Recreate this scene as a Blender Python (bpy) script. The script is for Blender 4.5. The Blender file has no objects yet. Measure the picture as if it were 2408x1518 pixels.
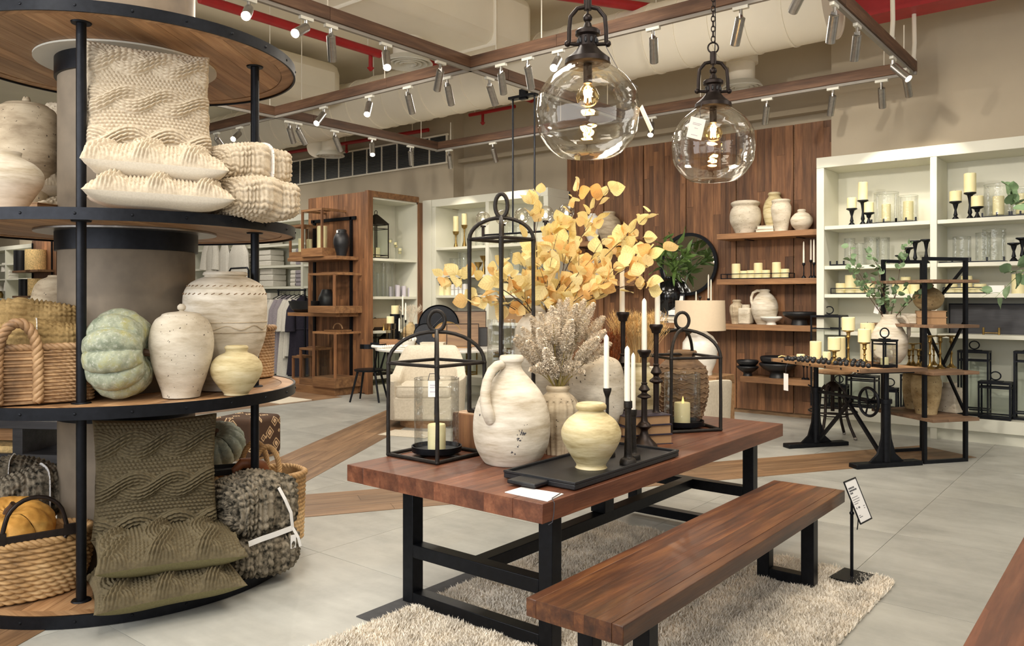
import bpy, math, random
import numpy as np
from mathutils import Vector, Matrix
random.seed(7); np.random.seed(7)
PI=math.pi
scn=bpy.context.scene; COL=scn.collection
# ---------- camera, sky, lights, exposure ----------
FX,CX,YH,EYE,YAW=1874.0,1204.0,701.0,1.6,math.radians(39.0)
cd=bpy.data.cameras.new('camera'); co=bpy.data.objects.new('camera',cd); COL.objects.link(co)
co.location=(0,0,EYE); co.rotation_euler=(PI/2,0,YAW)
cd.sensor_fit='HORIZONTAL'; cd.sensor_width=36; cd.lens=FX/2408*36; cd.shift_y=-(759-YH)/2408
cd.clip_start=.05; cd.clip_end=200
scn.camera=co
scn.cycles.transparent_max_bounces=40; scn.cycles.max_bounces=12; scn.cycles.diffuse_bounces=6
vs=scn.view_settings; vs.view_transform='Standard'; vs.look='None'; vs.gamma=1; vs.exposure=0.22
try: vs.use_curve_mapping=False
except Exception: pass
w=bpy.data.worlds.new('shop_air'); scn.world=w; w.use_nodes=True
w.node_tree.nodes['Background'].inputs[0].default_value=(1.0,.95,.87,1)
w.node_tree.nodes['Background'].inputs[1].default_value=.56
def area(x,y,z,sx,sy,e,col=(1,.93,.83)):
    l=bpy.data.lights.new('fill_area','AREA'); l.shape='RECTANGLE'; l.size=sx; l.size_y=sy; l.energy=e; l.color=col
    o=bpy.data.objects.new('fill_area',l); COL.objects.link(o); o.location=(x,y,z); return o
for (x,y,e) in [(-3.8,4.2,48),(-7.4,4.6,48),(-3.9,7.6,48),(-7.4,7.9,48),(-1,3.0,38),(-3.2,1.2,38),(-11.5,7.5,48),(-.3,6.5,38),(-15,8.5,48),(-20,8.5,48),(-25,8.6,60),(-29,8.6,60)]:
    area(x,y,4.35,1.2,1.2,e)  # added fill lights below the ceiling, without fixtures; the last ones brighten the far cabinet
# added stand-in for the shop front, tilted up to brighten the ceiling
_l=area(-3.6,-2.9,2.7,9,2.6,330,(.97,.98,1)); _l.rotation_euler=(math.radians(112),0,math.radians(8))
SPOT_W=42
def aim(x,y,z,tx,ty,tz,e,deg=60,soft=.06):
    l=bpy.data.lights.new('added_spot','SPOT'); l.energy=e; l.spot_size=math.radians(deg); l.spot_blend=.5; l.shadow_soft_size=soft; l.color=(1,.92,.80)
    o=bpy.data.objects.new('added_spot',l); COL.objects.link(o); o.location=(x,y,z); o.rotation_mode='QUATERNION'; o.rotation_quaternion=(-(Vector((tx,ty,tz))-Vector((x,y,z)))).to_track_quat('Z','Y')
# added spots without fixtures, brightening the stand, long table and back displays
aim(-3.2,-.9,3.6,-4.7,2.2,2.4,65,52); aim(-5.6,-1.2,3.4,-4.8,2.2,1.2,70,60); aim(-1.6,.2,3.7,-4.5,2.2,.6,80,50)
aim(-.6,1.6,3.8,-2.7,3.9,.8,120,50); aim(.3,3.2,3.8,-2.3,4.6,.8,110,50); aim(-1.2,-.2,3.8,-1.7,3.2,.3,100,60)
aim(-4.4,3.6,3.9,-4.2,10.7,2.0,260,62); aim(-2.0,4.6,3.9,-1.8,10.5,1.8,260,62); aim(-5.6,4.4,3.9,-8.7,10.2,1.6,220,60); aim(-7.6,3.6,3.9,-10.8,8.8,1.6,240,60); aim(-.4,5.2,3.9,-2.3,8.5,.9,160,50)
# ---------- pixel helpers: a pixel of the photograph on a known plane -> world point ----------
RX,RY=math.cos(YAW),math.sin(YAW); FWX,FWY=-RY,RX
def wd(px,d):
    r=(px-CX)/FX*d; return (RX*r+FWX*d, RY*r+FWY*d)
def at(px,py,z):
    d=FX*(EYE-z)/(py-YH); x,y=wd(px,d); return x,y,d
def on_y(px,Y):
    k=(px-CX)/FX; d=Y/(k*RY+FWY); return wd(px,d)[0],d
def on_x(px,X):
    k=(px-CX)/FX; d=X/(k*RX+FWX); return wd(px,d)[1],d
def zz(py,d): return EYE-(py-YH)*d/FX
# ---------- materials ----------
def C(h):
    h=h.lstrip('#'); v=[int(h[i:i+2],16)/255 for i in (0,2,4)]
    return tuple(((c/12.92) if c<=.04045 else ((c+.055)/1.055)**2.4) for c in v)+(1,)
MC={}
def newmat(name):
    m=bpy.data.materials.new(name); m.use_nodes=True; nt=m.node_tree; b=nt.nodes['Principled BSDF']; return m,nt,b
def mix(nt,fac,a,b,mode='MIX'):
    n=nt.nodes.new('ShaderNodeMix'); n.data_type='RGBA'; n.blend_type=mode
    for i,v in ((0,fac),(6,a),(7,b)):
        if hasattr(v,'links') or isinstance(v,bpy.types.NodeSocket): nt.links.new(v,n.inputs[i])
        else: n.inputs[i].default_value=v
    return n.outputs[2]
def noise(nt,vec,scale,detail=3,rough=.55):
    n=nt.nodes.new('ShaderNodeTexNoise'); n.inputs['Scale'].default_value=scale; n.inputs['Detail'].default_value=detail; n.inputs['Roughness'].default_value=rough
    if vec is not None: nt.links.new(vec,n.inputs['Vector'])
    return n.outputs['Fac']
def ramp(nt,fac,stops):
    n=nt.nodes.new('ShaderNodeValToRGB'); nt.links.new(fac,n.inputs[0]); e=n.color_ramp.elements
    e[0].position,e[0].color=stops[0]; e[1].position,e[1].color=stops[-1]
    for p,c in stops[1:-1]:
        q=e.new(p); q.color=c
    return n.outputs[0]
def coords(nt,scale=(1,1,1),rnd=False,kind='Object'):
    tc=nt.nodes.new('ShaderNodeTexCoord'); mp=nt.nodes.new('ShaderNodeMapping'); mp.inputs['Scale'].default_value=scale
    nt.links.new(tc.outputs[kind],mp.inputs['Vector'])
    if rnd:
        oi=nt.nodes.new('ShaderNodeObjectInfo'); mu=nt.nodes.new('ShaderNodeMath'); mu.operation='MULTIPLY'; mu.inputs[1].default_value=37
        nt.links.new(oi.outputs['Random'],mu.inputs[0]); cb=nt.nodes.new('ShaderNodeCombineXYZ')
        for i in range(3): nt.links.new(mu.outputs[0],cb.inputs[i])
        nt.links.new(cb.outputs[0],mp.inputs['Location']); return mp.outputs[0],oi.outputs['Random']
    return mp.outputs[0]
def bump(nt,b,h,strength=.2,dist=.01):
    n=nt.nodes.new('ShaderNodeBump'); n.inputs['Strength'].default_value=strength; n.inputs['Distance'].default_value=dist
    nt.links.new(h,n.inputs['Height']); nt.links.new(n.outputs[0],b.inputs['Normal'])
def plain(name,col,rough=.6,metal=0,var=.12,sc=12,bmp=.08,spec=.5):
    m,nt,b=newmat(name); c=C(col) if isinstance(col,str) else col
    v=coords(nt); f=noise(nt,v,sc,4)
    dk=tuple(x*(1-var*1.6) for x in c[:3])+(1,); lt=tuple(min(1,x*(1+var)) for x in c[:3])+(1,)
    nt.links.new(ramp(nt,f,[(.3,dk),(.7,lt)]),b.inputs['Base Color'])
    b.inputs['Roughness'].default_value=rough; b.inputs['Metallic'].default_value=metal
    b.inputs['Specular IOR Level'].default_value=spec
    if bmp: bump(nt,b,noise(nt,v,sc*6,3),bmp,.004)
    return m
def wood(name,dark,mid,light,axis='x',grain=1.0,rough=.5,rnd=.45,bmp=.25,patch=0):
    """long grain along axis; each board (object) gets its own tone"""
    m,nt,b=newmat(name); s=[9*grain]*3; s['xyz'.index(axis)]=.9*grain
    v,r=coords(nt,tuple(s),True)
    f=noise(nt,v,1.6,6,.62); s2=[70]*3; s2['xyz'.index(axis)]=3
    v2,_=coords(nt,tuple(s2),True); f2=noise(nt,v2,1.2,3,.6)
    c=ramp(nt,f,[(.28,C(dark)),(.5,C(mid)),(.74,C(light))])
    c=mix(nt,.35,c,ramp(nt,f2,[(.35,(.45,.4,.38,1)),(.65,(1.1,1.08,1.05,1))]),'MULTIPLY')
    rr=ramp(nt,r,[(0,(1-rnd,1-rnd,1-rnd,1)),(1,(1+rnd*.55,1+rnd*.5,1+rnd*.42,1))])
    c=mix(nt,1,c,rr,'MULTIPLY')
    if patch:
        v3=coords(nt,(1,1,1)); bk=nt.nodes.new('ShaderNodeTexVoronoi'); bk.inputs['Scale'].default_value=patch
        mp=nt.nodes.new('ShaderNodeMapping'); sc=[2.2]*3; sc['xyz'.index(axis)]=.5; mp.inputs['Scale'].default_value=sc
        nt.links.new(v3,mp.inputs[0]); nt.links.new(mp.outputs[0],bk.inputs['Vector'])
        c=mix(nt,.5,c,ramp(nt,bk.outputs['Color'],[(.15,(.5,.45,.42,1)),(.8,(1.25,1.2,1.15,1))]),'MULTIPLY')
    nt.links.new(c,b.inputs['Base Color']); b.inputs['Roughness'].default_value=rough
    bump(nt,b,f2,bmp,.003); return m
def ceramic(name,base,dark,light,rough=.75,speck=.0,streak=1,bmp=.25,speckcol='#3a3228',speckscale=60):
    m,nt,b=newmat(name); v=coords(nt,(3,3,16*streak)); f=noise(nt,v,1.4,5,.6)
    c=ramp(nt,f,[(.32,C(dark)),(.5,C(base)),(.68,C(light))])
    v2=coords(nt); f2=noise(nt,v2,6,4)
    c=mix(nt,.5,c,ramp(nt,f2,[(.3,(.8,.78,.74,1)),(.6,(1.04,1.03,1.0,1))]),'MULTIPLY')
    if speck:
        f3=noise(nt,v2,speckscale,2,.5); c=mix(nt,ramp(nt,f3,[(.72-speck,(0,0,0,1)),(.76-speck,(1,1,1,1))]),c,C(speckcol))
    nt.links.new(c,b.inputs['Base Color']); b.inputs['Roughness'].default_value=rough
    f4=noise(nt,coords(nt,(20,20,60)),1.5,4); bump(nt,b,f4,bmp,.004); return m
def glass(name,tint=(.96,.98,.97,1),gl=.12,rough=.02,wob=0):
    """thin clear glass: light passes, edges and highlights mirror"""
    m,nt,b=newmat(name); nt.nodes.remove(b); out=nt.nodes['Material Output']
    t=nt.nodes.new('ShaderNodeBsdfTransparent'); t.inputs[0].default_value=tint
    g=nt.nodes.new('ShaderNodeBsdfGlossy'); g.inputs['Roughness'].default_value=rough
    lw=nt.nodes.new('ShaderNodeFresnel'); lw.inputs[0].default_value=1.0+gl*3.2
    if wob:
        bn=nt.nodes.new('ShaderNodeBump'); bn.inputs['Strength'].default_value=wob; bn.inputs['Distance'].default_value=.03
        nt.links.new(noise(nt,coords(nt,(1,1,2.5)),5,2),bn.inputs['Height'])
        nt.links.new(bn.outputs[0],g.inputs['Normal'])
    mx=nt.nodes.new('ShaderNodeMixShader'); 
    mm=nt.nodes.new('ShaderNodeMath'); mm.operation='MINIMUM'; mm.inputs[1].default_value=.5; nt.links.new(lw.outputs[0],mm.inputs[0])
    nt.links.new(mm.outputs[0],mx.inputs[0]); nt.links.new(t.outputs[0],mx.inputs[1]); nt.links.new(g.outputs[0],mx.inputs[2])
    nt.links.new(mx.outputs[0],out.inputs[0]); return m
def emit(name,col,s):
    m,nt,b=newmat(name); b.inputs['Emission Color'].default_value=C(col); b.inputs['Emission Strength'].default_value=s; b.inputs['Base Color'].default_value=C(col); return m
def yarn(name,col,col2=None,rough=.95,fib=260):
    m,nt,b=newmat(name); v,r=coords(nt,(1,1,1),True); f=noise(nt,v,fib*.25,3)
    c1=C(col); c2=C(col2) if col2 else tuple(x*.72 for x in c1[:3])+(1,); c2=tuple(.45*a+.55*b_ for a,b_ in zip(c2,c1)) if fib>150 else c2
    nt.links.new(ramp(nt,f,[(.35,c2),(.62,c1)]),b.inputs['Base Color']); b.inputs['Roughness'].default_value=rough
    b.inputs['Specular IOR Level'].default_value=.15
    bump(nt,b,noise(nt,v,fib,2),.35,.003); return m
# ---------- mesh builder ----------
class MB:
    def __init__(s): s.v=[]; s.f=[]
    def add(s,vs,fs):
        n=len(s.v); s.v+=[tuple(p) for p in vs]; s.f+=[tuple(i+n for i in f) for f in fs]; return s
    def box(s,x,y,z,sx,sy,sz,rz=0,m=None):
        hx,hy,hz=sx/2,sy/2,sz/2; c,q=math.cos(rz),math.sin(rz); P=[]
        for k in (-hz,hz):
            for a,b in ((-hx,-hy),(hx,-hy),(hx,hy),(-hx,hy)):
                P.append((x+a*c-b*q,y+a*q+b*c,z+k))
        if m is not None: P=[tuple(m@Vector(p)) for p in P]
        return s.add(P,[(3,2,1,0),(4,5,6,7),(0,1,5,4),(1,2,6,5),(2,3,7,6),(3,0,4,7)])
    def bx(s,x0,x1,y0,y1,z0,z1): return s.box((x0+x1)/2,(y0+y1)/2,(z0+z1)/2,x1-x0,y1-y0,z1-z0)
    def bar(s,p0,p1,w,h=None,up=(0,0,1)):
        h=h or w; p0,p1=Vector(p0),Vector(p1); t=(p1-p0).normalized(); u=Vector(up)
        if abs(t.dot(u))>.98: u=Vector((1,0,0)) if abs(t.x)<.9 else Vector((0,1,0))
        a=t.cross(u).normalized()*w/2; b=a.cross(t).normalized()*h/2; P=[]
        for p in (p0,p1): P+=[p-a-b,p+a-b,p+a+b,p-a+b]
        return s.add(P,[(0,1,2,3),(7,6,5,4),(0,4,5,1),(1,5,6,2),(2,6,7,3),(3,7,4,0)])
    def tube(s,pts,r,n=8,closed=False,cap=True):
        pts=[Vector(p) for p in pts]; N=len(pts); rs=r if isinstance(r,(list,tuple)) else [r]*N
        P=[]; prev=None
        for i,p in enumerate(pts):
            a=pts[(i-1)%N] if (i>0 or closed) else p; b=pts[(i+1)%N] if (i<N-1 or closed) else p
            t=(b-a).normalized()
            if prev is None:
                u=Vector((0,0,1)) if abs(t.z)<.9 else Vector((1,0,0)); nrm=(u-t*u.dot(t)).normalized()
            else: nrm=(prev-t*prev.dot(t)).normalized()
            prev=nrm; bn=t.cross(nrm)
            for k in range(n):
                an=2*PI*k/n; P.append(p+(nrm*math.cos(an)+bn*math.sin(an))*rs[i])
        F=[]
        for i in range(N if closed else N-1):
            j=(i+1)%N
            for k in range(n): l=(k+1)%n; F.append((i*n+k,i*n+l,j*n+l,j*n+k))
        if cap and not closed: F+= [tuple(range(n-1,-1,-1)),tuple((N-1)*n+k for k in range(n))]
        return s.add(P,F)
    def cyl(s,p0,p1,r,n=14,r1=None): return s.tube([p0,p1],[r,r if r1 is None else r1],n)
    def lathe(s,prof,n=28,x=0,y=0,z=0):
        P=[];F=[];idx=[]
        for r,h in prof:
            if r<1e-5: idx.append((len(P),1)); P.append((x,y,z+h))
            else:
                idx.append((len(P),n))
                for k in range(n): a=2*PI*k/n; P.append((x+r*math.cos(a),y+r*math.sin(a),z+h))
        for (a,na),(b,nb) in zip(idx,idx[1:]):
            for k in range(n):
                l=(k+1)%n
                if na==1 and nb==1: break
                if na==1: F.append((a,b+l,b+k))
                elif nb==1: F.append((a+k,a+l,b))
                else: F.append((a+k,a+l,b+l,b+k))
        # profile runs top to bottom: flip so normals face out
        F=[f[::-1] for f in F]; return s.add(P,F)
    def prism(s,poly,z0,z1):
        n=len(poly); P=[(x,y,z0) for x,y in poly]+[(x,y,z1) for x,y in poly]
        ar=sum(poly[i][0]*poly[(i+1)%n][1]-poly[(i+1)%n][0]*poly[i][1] for i in range(n))
        F=[tuple(range(n-1,-1,-1)),tuple(range(n,2*n))]+[(i,(i+1)%n,n+(i+1)%n,n+i) for i in range(n)]
        if ar<0: F=[f[::-1] for f in F]
        return s.add(P,F)
    def ball(s,x,y,z,r,nu=12,nv=8,sc=(1,1,1)):
        pr=[(r*math.sin(PI*i/nv),r*math.cos(PI*i/nv)) for i in range(nv+1)]; pr[0]=(0,r); pr[-1]=(0,-r)
        b=MB().lathe(pr,nu); return s.add([(x+p[0]*sc[0],y+p[1]*sc[1],z+p[2]*sc[2]) for p in b.v],b.f)
    def ring(s,ro,ri,z0,z1,n=64,x=0,y=0):
        P=[];F=[]
        for r,h in ((ro,z0),(ro,z1),(ri,z1),(ri,z0)):
            for k in range(n): a=2*PI*k/n; P.append((x+r*math.cos(a),y+r*math.sin(a),h))
        for q in range(4):
            for k in range(n): l=(k+1)%n; a,b=q*n,((q+1)%4)*n; F.append((a+k,a+l,b+l,b+k))
        return s.add(P,F)
    def mesh(s,name,mat=None,ang=35):
        me=bpy.data.meshes.new(name); me.from_pydata(s.v,[],s.f); 
        if mat: me.materials.append(mat)
        me.polygons.foreach_set('use_smooth',[True]*len(me.polygons)); me.update()
        me.set_sharp_from_angle(angle=math.radians(ang)); return me
def link(name,me,parent=None,loc=(0,0,0),rot=(0,0,0),label=None,bev=0):
    o=bpy.data.objects.new(name,me); COL.objects.link(o); o.location=loc; o.rotation_euler=rot
    if parent is not None: o.parent=parent
    if label: o['label']=label
    if bev and me is not None:
        b=o.modifiers.new('edge','BEVEL'); b.width=bev; b.segments=2; b.limit_method='ANGLE'; b.angle_limit=math.radians(50)
    return o
def part(name,mb,mat,parent,label=None,bev=0,ang=35): return link(name,mb.mesh(name,mat,ang),parent,label=label,bev=bev)
def tag(o,label,cat,group=None):
    o['label']=label; o['category']=cat
    if group: o['group']=group
    return o
def thing(name,label,cat,loc=(0,0,0),rz=0,group=None):
    o=bpy.data.objects.new(name,None); o.empty_display_size=.05; COL.objects.link(o); o.location=loc; o.rotation_euler=(0,0,rz); return tag(o,label,cat,group)
def solo(name,label,mb,mat,cat,loc=(0,0,0),rz=0,group=None,bev=0,ang=35):
    return tag(link(name,mb.mesh(name,mat,ang),None,loc,(0,0,rz),bev=bev),label,cat,group)
def dup(root,loc,rz=None,label=None,group=None,scale=None):
    r=root.copy(); COL.objects.link(r); r.location=loc
    if rz is not None: r.rotation_euler=(0,0,rz)
    if scale: r.scale=(scale,)*3
    if label: r['label']=label
    if group: r['group']=group
    for ch in list(root.children):
        c=ch.copy(); COL.objects.link(c); c.parent=r
        for g in list(ch.children):
            e=g.copy(); COL.objects.link(e); e.parent=c
    return r
def struct(name,mb,mat,bev=0,parent=None):
    o=link(name,mb.mesh(name,mat),parent,bev=bev)
    if parent is None: o['kind']='structure'
    return o
# numpy grid surfaces with relief along the normal
def gridmesh(name,P,mat,cu=False,cv=False):
    if isinstance(P,MB): return P.mesh(name,mat,180)
    nu,nv=P.shape[:2]; me=bpy.data.meshes.new(name)
    iu=np.arange(nu if cu else nu-1); iv=np.arange(nv if cv else nv-1)
    A,B=np.meshgrid(iu,iv,indexing='ij'); A2=(A+1)%nu; B2=(B+1)%nv
    F=np.stack([A*nv+B,A2*nv+B,A2*nv+B2,A*nv+B2],-1).reshape(-1,4)
    me.vertices.add(nu*nv); me.vertices.foreach_set('co',P.reshape(-1).astype(np.float32))
    me.loops.add(F.size); me.loops.foreach_set('vertex_index',F.reshape(-1).astype(np.int32))
    me.polygons.add(len(F)); me.polygons.foreach_set('loop_start',(np.arange(len(F))*4).astype(np.int32)); me.polygons.foreach_set('loop_total',np.full(len(F),4,np.int32))
    me.polygons.foreach_set('use_smooth',np.ones(len(F),bool)); me.materials.append(mat); me.update(calc_edges=True); me.validate(); return me
def relief(fn,dfn,nu,nv,cu=False,cv=False,flip=False):
    u=np.linspace(0,1,nu,endpoint=not cu); v=np.linspace(0,1,nv,endpoint=not cv); U,V=np.meshgrid(u,v,indexing='ij')
    P=np.stack(fn(U,V),-1)
    def grad(P,ax,cyc):
        if cyc: return (np.roll(P,-1,ax)-np.roll(P,1,ax))
        return np.gradient(P,axis=ax)
    n=np.cross(grad(P,0,cu),grad(P,1,cv)); n/= (np.linalg.norm(n,axis=-1,keepdims=True)+1e-9)
    if flip: n=-n
    return P+n*dfn(U,V)[...,None]
# ---------- palette ----------
m_black=plain('blackened_steel','#1d1f24',.42,.75,.15,30,.05)
m_iron=plain('forged_iron','#2b2724',.5,.6,.25,25,.35)
m_bronze=plain('dark_bronze','#2e2623',.4,.7,.2,20,.08)
m_steel=plain('brushed_steel','#a9a6a2',.3,.95,.1,40,.03)
m_brass=plain('aged_brass','#9a7f4a',.32,.9,.18,20,.04)
m_white=plain('white_lacquer','#d2d0c4',.5,0,.02,3,0)
m_cabin=plain('cabinet_white','#d6d5c6',.55,0,.03,2,0)
m_wallp=plain('wall_paint','#b3a792',.85,0,.03,2,.03)
m_ceil=plain('ceiling_paint','#f0e8d4',.9,0,.03,1,.02)
m_duct=plain('duct_paint','#f0e9d8',.7,0,.02,2,0)
m_red=plain('red_pipe_paint','#a5171c',.45,0,.08,8,0)
m_col=plain('column_plaster','#786c5c',.7,0,.16,5,.06)
m_oak=wood('shelf_oak','#86623f','#ad8660','#c8a47c','x',1,.5,.28,.3)
m_oaky=wood('shelf_oak_y','#86623f','#ad8660','#c8a47c','y',1,.5,.3,.3)
m_teakx=wood('rustic_teak_x','#684730','#916a47','#b0855a','x',1,.6,.3,.35)
m_teakz=wood('rustic_teak_z','#573a27','#7f583b','#9f724c','z',1,.6,.36,.35)
m_floorw=wood('floor_plank','#6c523b','#8a6c4f','#a28262','x',1,.5,.22,.35)
m_tabley=wood('table_walnut_y','#4c2b1e','#6d422e','#8b5c42','y',1.0,.42,.2,.3,2.2)
m_benchy=wood('bench_acacia_y','#3f2317','#6f4226','#a06b3f','y',1.3,.34,.5,.3,1.2)
m_darkwood=wood('charcoal_wood','#26262b','#35353a','#47464a','x',1,.5,.2,.2)
m_greywood=wood('grey_driftwood','#5b4635','#7b6049','#957961','x',1,.6,.25,.3)
m_cream=ceramic('chalk_ceramic','#c9c0b0','#a99c86','#ddd6c9',.8,.0)
m_cream2=ceramic('chalk_ceramic_pocked','#c6bdac','#a89c88','#d8d0c1',.85,.035,.5,.4)
m_yell=ceramic('straw_ceramic','#c6b88f','#98865a','#dcd2b2',.7)
m_grey=ceramic('stone_ceramic','#b5a58c','#8d7d66','#cdbfa6',.8,.03,.6,.4)
m_brownc=ceramic('brown_ceramic','#7c6248','#5a4430','#94795a',.75,0,1.5)
m_sand=ceramic('sandstone_rough','#b39c73','#8a7149','#cdb88f',.95,.05,.3,1.0)
m_wht=ceramic('white_glaze','#e4e2dc','#d3d0c8','#f2f0ea',.25,0,.5,.05)
m_blk=plain('black_ceramic','#16171b',.45,0,.2,20,.2)
m_blkgl=plain('black_glaze','#0d0d10',.12,0,.1,10,0)
m_wax=plain('ivory_wax','#e6dcae',.5,0,.04,8,0); 
m_wax2=plain('white_wax','#ece7d8',.45,0,.02,8,0)
m_lilac=plain('grey_wax','#b9b4bd',.5,0,.03,8,0)
for _m in (m_wax,m_wax2):
    _b=_m.node_tree.nodes['Principled BSDF']; _b.inputs['Subsurface Weight'].default_value=.25; _b.inputs['Subsurface Radius'].default_value=(.03,.02,.01); _b.inputs['Subsurface Scale'].default_value=.5
m_glass=glass('clear_glass',(.97,.98,.97,1),.10,.03)
m_glassw=glass('wavy_glass',(.95,.96,.95,1),.16,.02,.5)
m_globe=glass('globe_glass',(.955,.93,.87,1),.17,.015,.22)
m_pane=glass('lantern_pane',(.93,.96,.95,1),.10,.02)
m_amber=glass('bulb_glass',(1,.86,.55,1),.15,.02)
m_smoke=glass('smoky_glass',(.8,.74,.62,1),.2,.04)
m_fil=emit('filament','#ffd79a',26)
m_lens=emit('lamp_lens','#fff3dc',22)
m_lensoff=plain('lamp_lens_dim','#55504a',.3,.2,.05,5,0)
m_led=emit('led_flame','#ffcf70',1.5)
m_bulbw=emit('small_bulb','#fff2d8',9)
m_knitw=yarn('cream_yarn','#c9bca6','#a19079')
m_knitg=yarn('olive_yarn','#6b614b','#4c4436')
m_knitt=yarn('tan_yarn','#a78d60','#75603d')
m_knitd=yarn('charcoal_tweed_yarn','#8b8170','#2a2822',.95,120)
m_linen=yarn('linen_back','#d9d0bf','#c3b9a6',.9,500)
m_olivec=yarn('olive_canvas','#767050','#605a40',.9,500)
m_cot=yarn('white_cotton','#d9d5cb','#c2bcae',.9,200)
m_boucle=yarn('boucle_cloth','#cfc6b5','#b5ab98',.95,180)
m_robeg=yarn('grey_cotton','#9b949a','#7d767d',.9,200)
m_robeb=yarn('navy_cotton','#35323d','#25232c',.9,200)
m_wick=ceramic('water_hyacinth','#9c7a56','#5a422d','#c6a47b',.6,0,.15,.5)
m_wick2=ceramic('seagrass_pale','#bd9868','#80603a','#dcbd8e',.65,0,.2,.5)
m_rib=plain('white_ribbon','#e9e7e4',.4,0,.02,5,0)
m_paper=plain('white_card','#eceae8',.6,0,.01,3,0)
m_ink=plain('printed_ink','#3b3b42',.6,0,.02,3,0)
m_shade=plain('lamp_linen','#cdbba2',.9,0,.02,30,.03)
m_green=plain('leaf_green','#5d7a3c',.5,0,.2,9,.05)
m_euc=plain('eucalyptus_leaf','#6f8a62',.55,0,.28,6,.05)
m_stem=plain('brown_stem','#4a3322',.7,0,.2,20,.1)
m_gstem=plain('straw_stem','#8a7a3c',.7,0,.2,20,.1)
m_pamp=plain('pampas_fluff','#e6dac6',.95,0,.22,40,0)
m_wheat=plain('wheat_straw','#dfbf85',.9,0,.25,30,0)
m_rust=plain('rust_reed','#8f4a1c',.9,0,.3,30,0)
m_book=plain('book_pages','#c9b18e',.8,0,.1,40,.1)
m_cover=plain('dark_book_cover','#2b2433',.6,0,.1,10,0)
m_kraft=plain('tan_book_cover','#9c7a56',.7,0,.1,10,.05)
m_ivoryb=plain('ivory_book_cover','#d8d0be',.7,0,.06,10,0)
m_blue=plain('dusky_blue_card','#2d3b5c',.6,0,.1,10,0)
def leafmat(name,a,b_):
    m,nt,b=newmat(name); v,r=coords(nt,(1,1,1),True); f=noise(nt,v,14,3)
    c=ramp(nt,r,[(0,C(a)),(.55,C(b_)),(1,C('#e2b06a'))]); c=mix(nt,.35,c,ramp(nt,f,[(.3,(.88,.78,.6,1)),(.7,(1.1,1.1,1.05,1))]),'MULTIPLY')
    nt.links.new(c,b.inputs['Base Color']); b.inputs['Roughness'].default_value=.6
    sx=nt.nodes.new('ShaderNodeSeparateXYZ'); nt.links.new(coords(nt),sx.inputs[0])
    def M(op,a,b2=None):
        q=nt.nodes.new('ShaderNodeMath'); q.operation=op
        for i,x in enumerate((a,b2)):
            if x is None: continue
            if isinstance(x,(int,float)): q.inputs[i].default_value=x
            else: nt.links.new(x,q.inputs[i])
        return q.outputs[0]
    ax=M('ABSOLUTE',sx.outputs[0]); fr=M('FRACT',M('DIVIDE',M('SUBTRACT',sx.outputs[1],M('MULTIPLY',ax,.8)),.015)); side=M('MULTIPLY',M('ABSOLUTE',M('SUBTRACT',fr,.5)),.015)
    vein=M('LESS_THAN',M('MINIMUM',ax,side),.0006); c=mix(nt,M('MULTIPLY',vein,.45),c,C('#b5793a')); nt.links.new(c,b.inputs['Base Color'])
    out=nt.nodes['Material Output']; tr=nt.nodes.new('ShaderNodeBsdfTranslucent'); nt.links.new(c,tr.inputs[0]); mx=nt.nodes.new('ShaderNodeMixShader'); mx.inputs[0].default_value=.35
    nt.links.new(b.outputs[0],mx.inputs[1]); nt.links.new(tr.outputs[0],mx.inputs[2]); nt.links.new(mx.outputs[0],out.inputs[0]); return m
m_leafy=leafmat('yellow_leaf','#e8d898','#efe3ac')
def tilemat():
    m,nt,b=newmat('concrete_tile'); v,r=coords(nt,(1,1,1),True); f=noise(nt,v,1.6,6,.65)
    v2,_=coords(nt,(.7,3,1),True); f2=noise(nt,v2,2.2,5,.6)
    c=ramp(nt,f,[(.3,C('#9c9c97')),(.55,C('#b3b3ad')),(.75,C('#bfbfb9'))]); c=mix(nt,.6,c,ramp(nt,f2,[(.35,(.8,.8,.8,1)),(.65,(1.06,1.06,1.06,1))]),'MULTIPLY')
    c=mix(nt,1,c,ramp(nt,r,[(0,(.92,.92,.92,1)),(1,(1.05,1.05,1.04,1))]),'MULTIPLY')
    nt.links.new(c,b.inputs['Base Color']); nt.links.new(ramp(nt,f,[(.3,(.42,)*3+(1,)),(.7,(.28,)*3+(1,))]),b.inputs['Roughness']); return m
m_tile=tilemat()
m_grout=plain('grey_grout','#77726a',.9,0,.05,10,0)

m_beam=wood('beam_timber','#3f2b1e','#5d4230','#785a42','x',1,.65,.2,.3)
m_rail=plain('grey_track','#8a847b',.6,0,.05,10,0)
m_burl=wood('burl_tray','#5c452f','#85674a','#a5875f','x',.6,.4,.2,.2)
m_grille=plain('grey_louvre','#565a55',.5,.3,.1,20,0)
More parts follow.
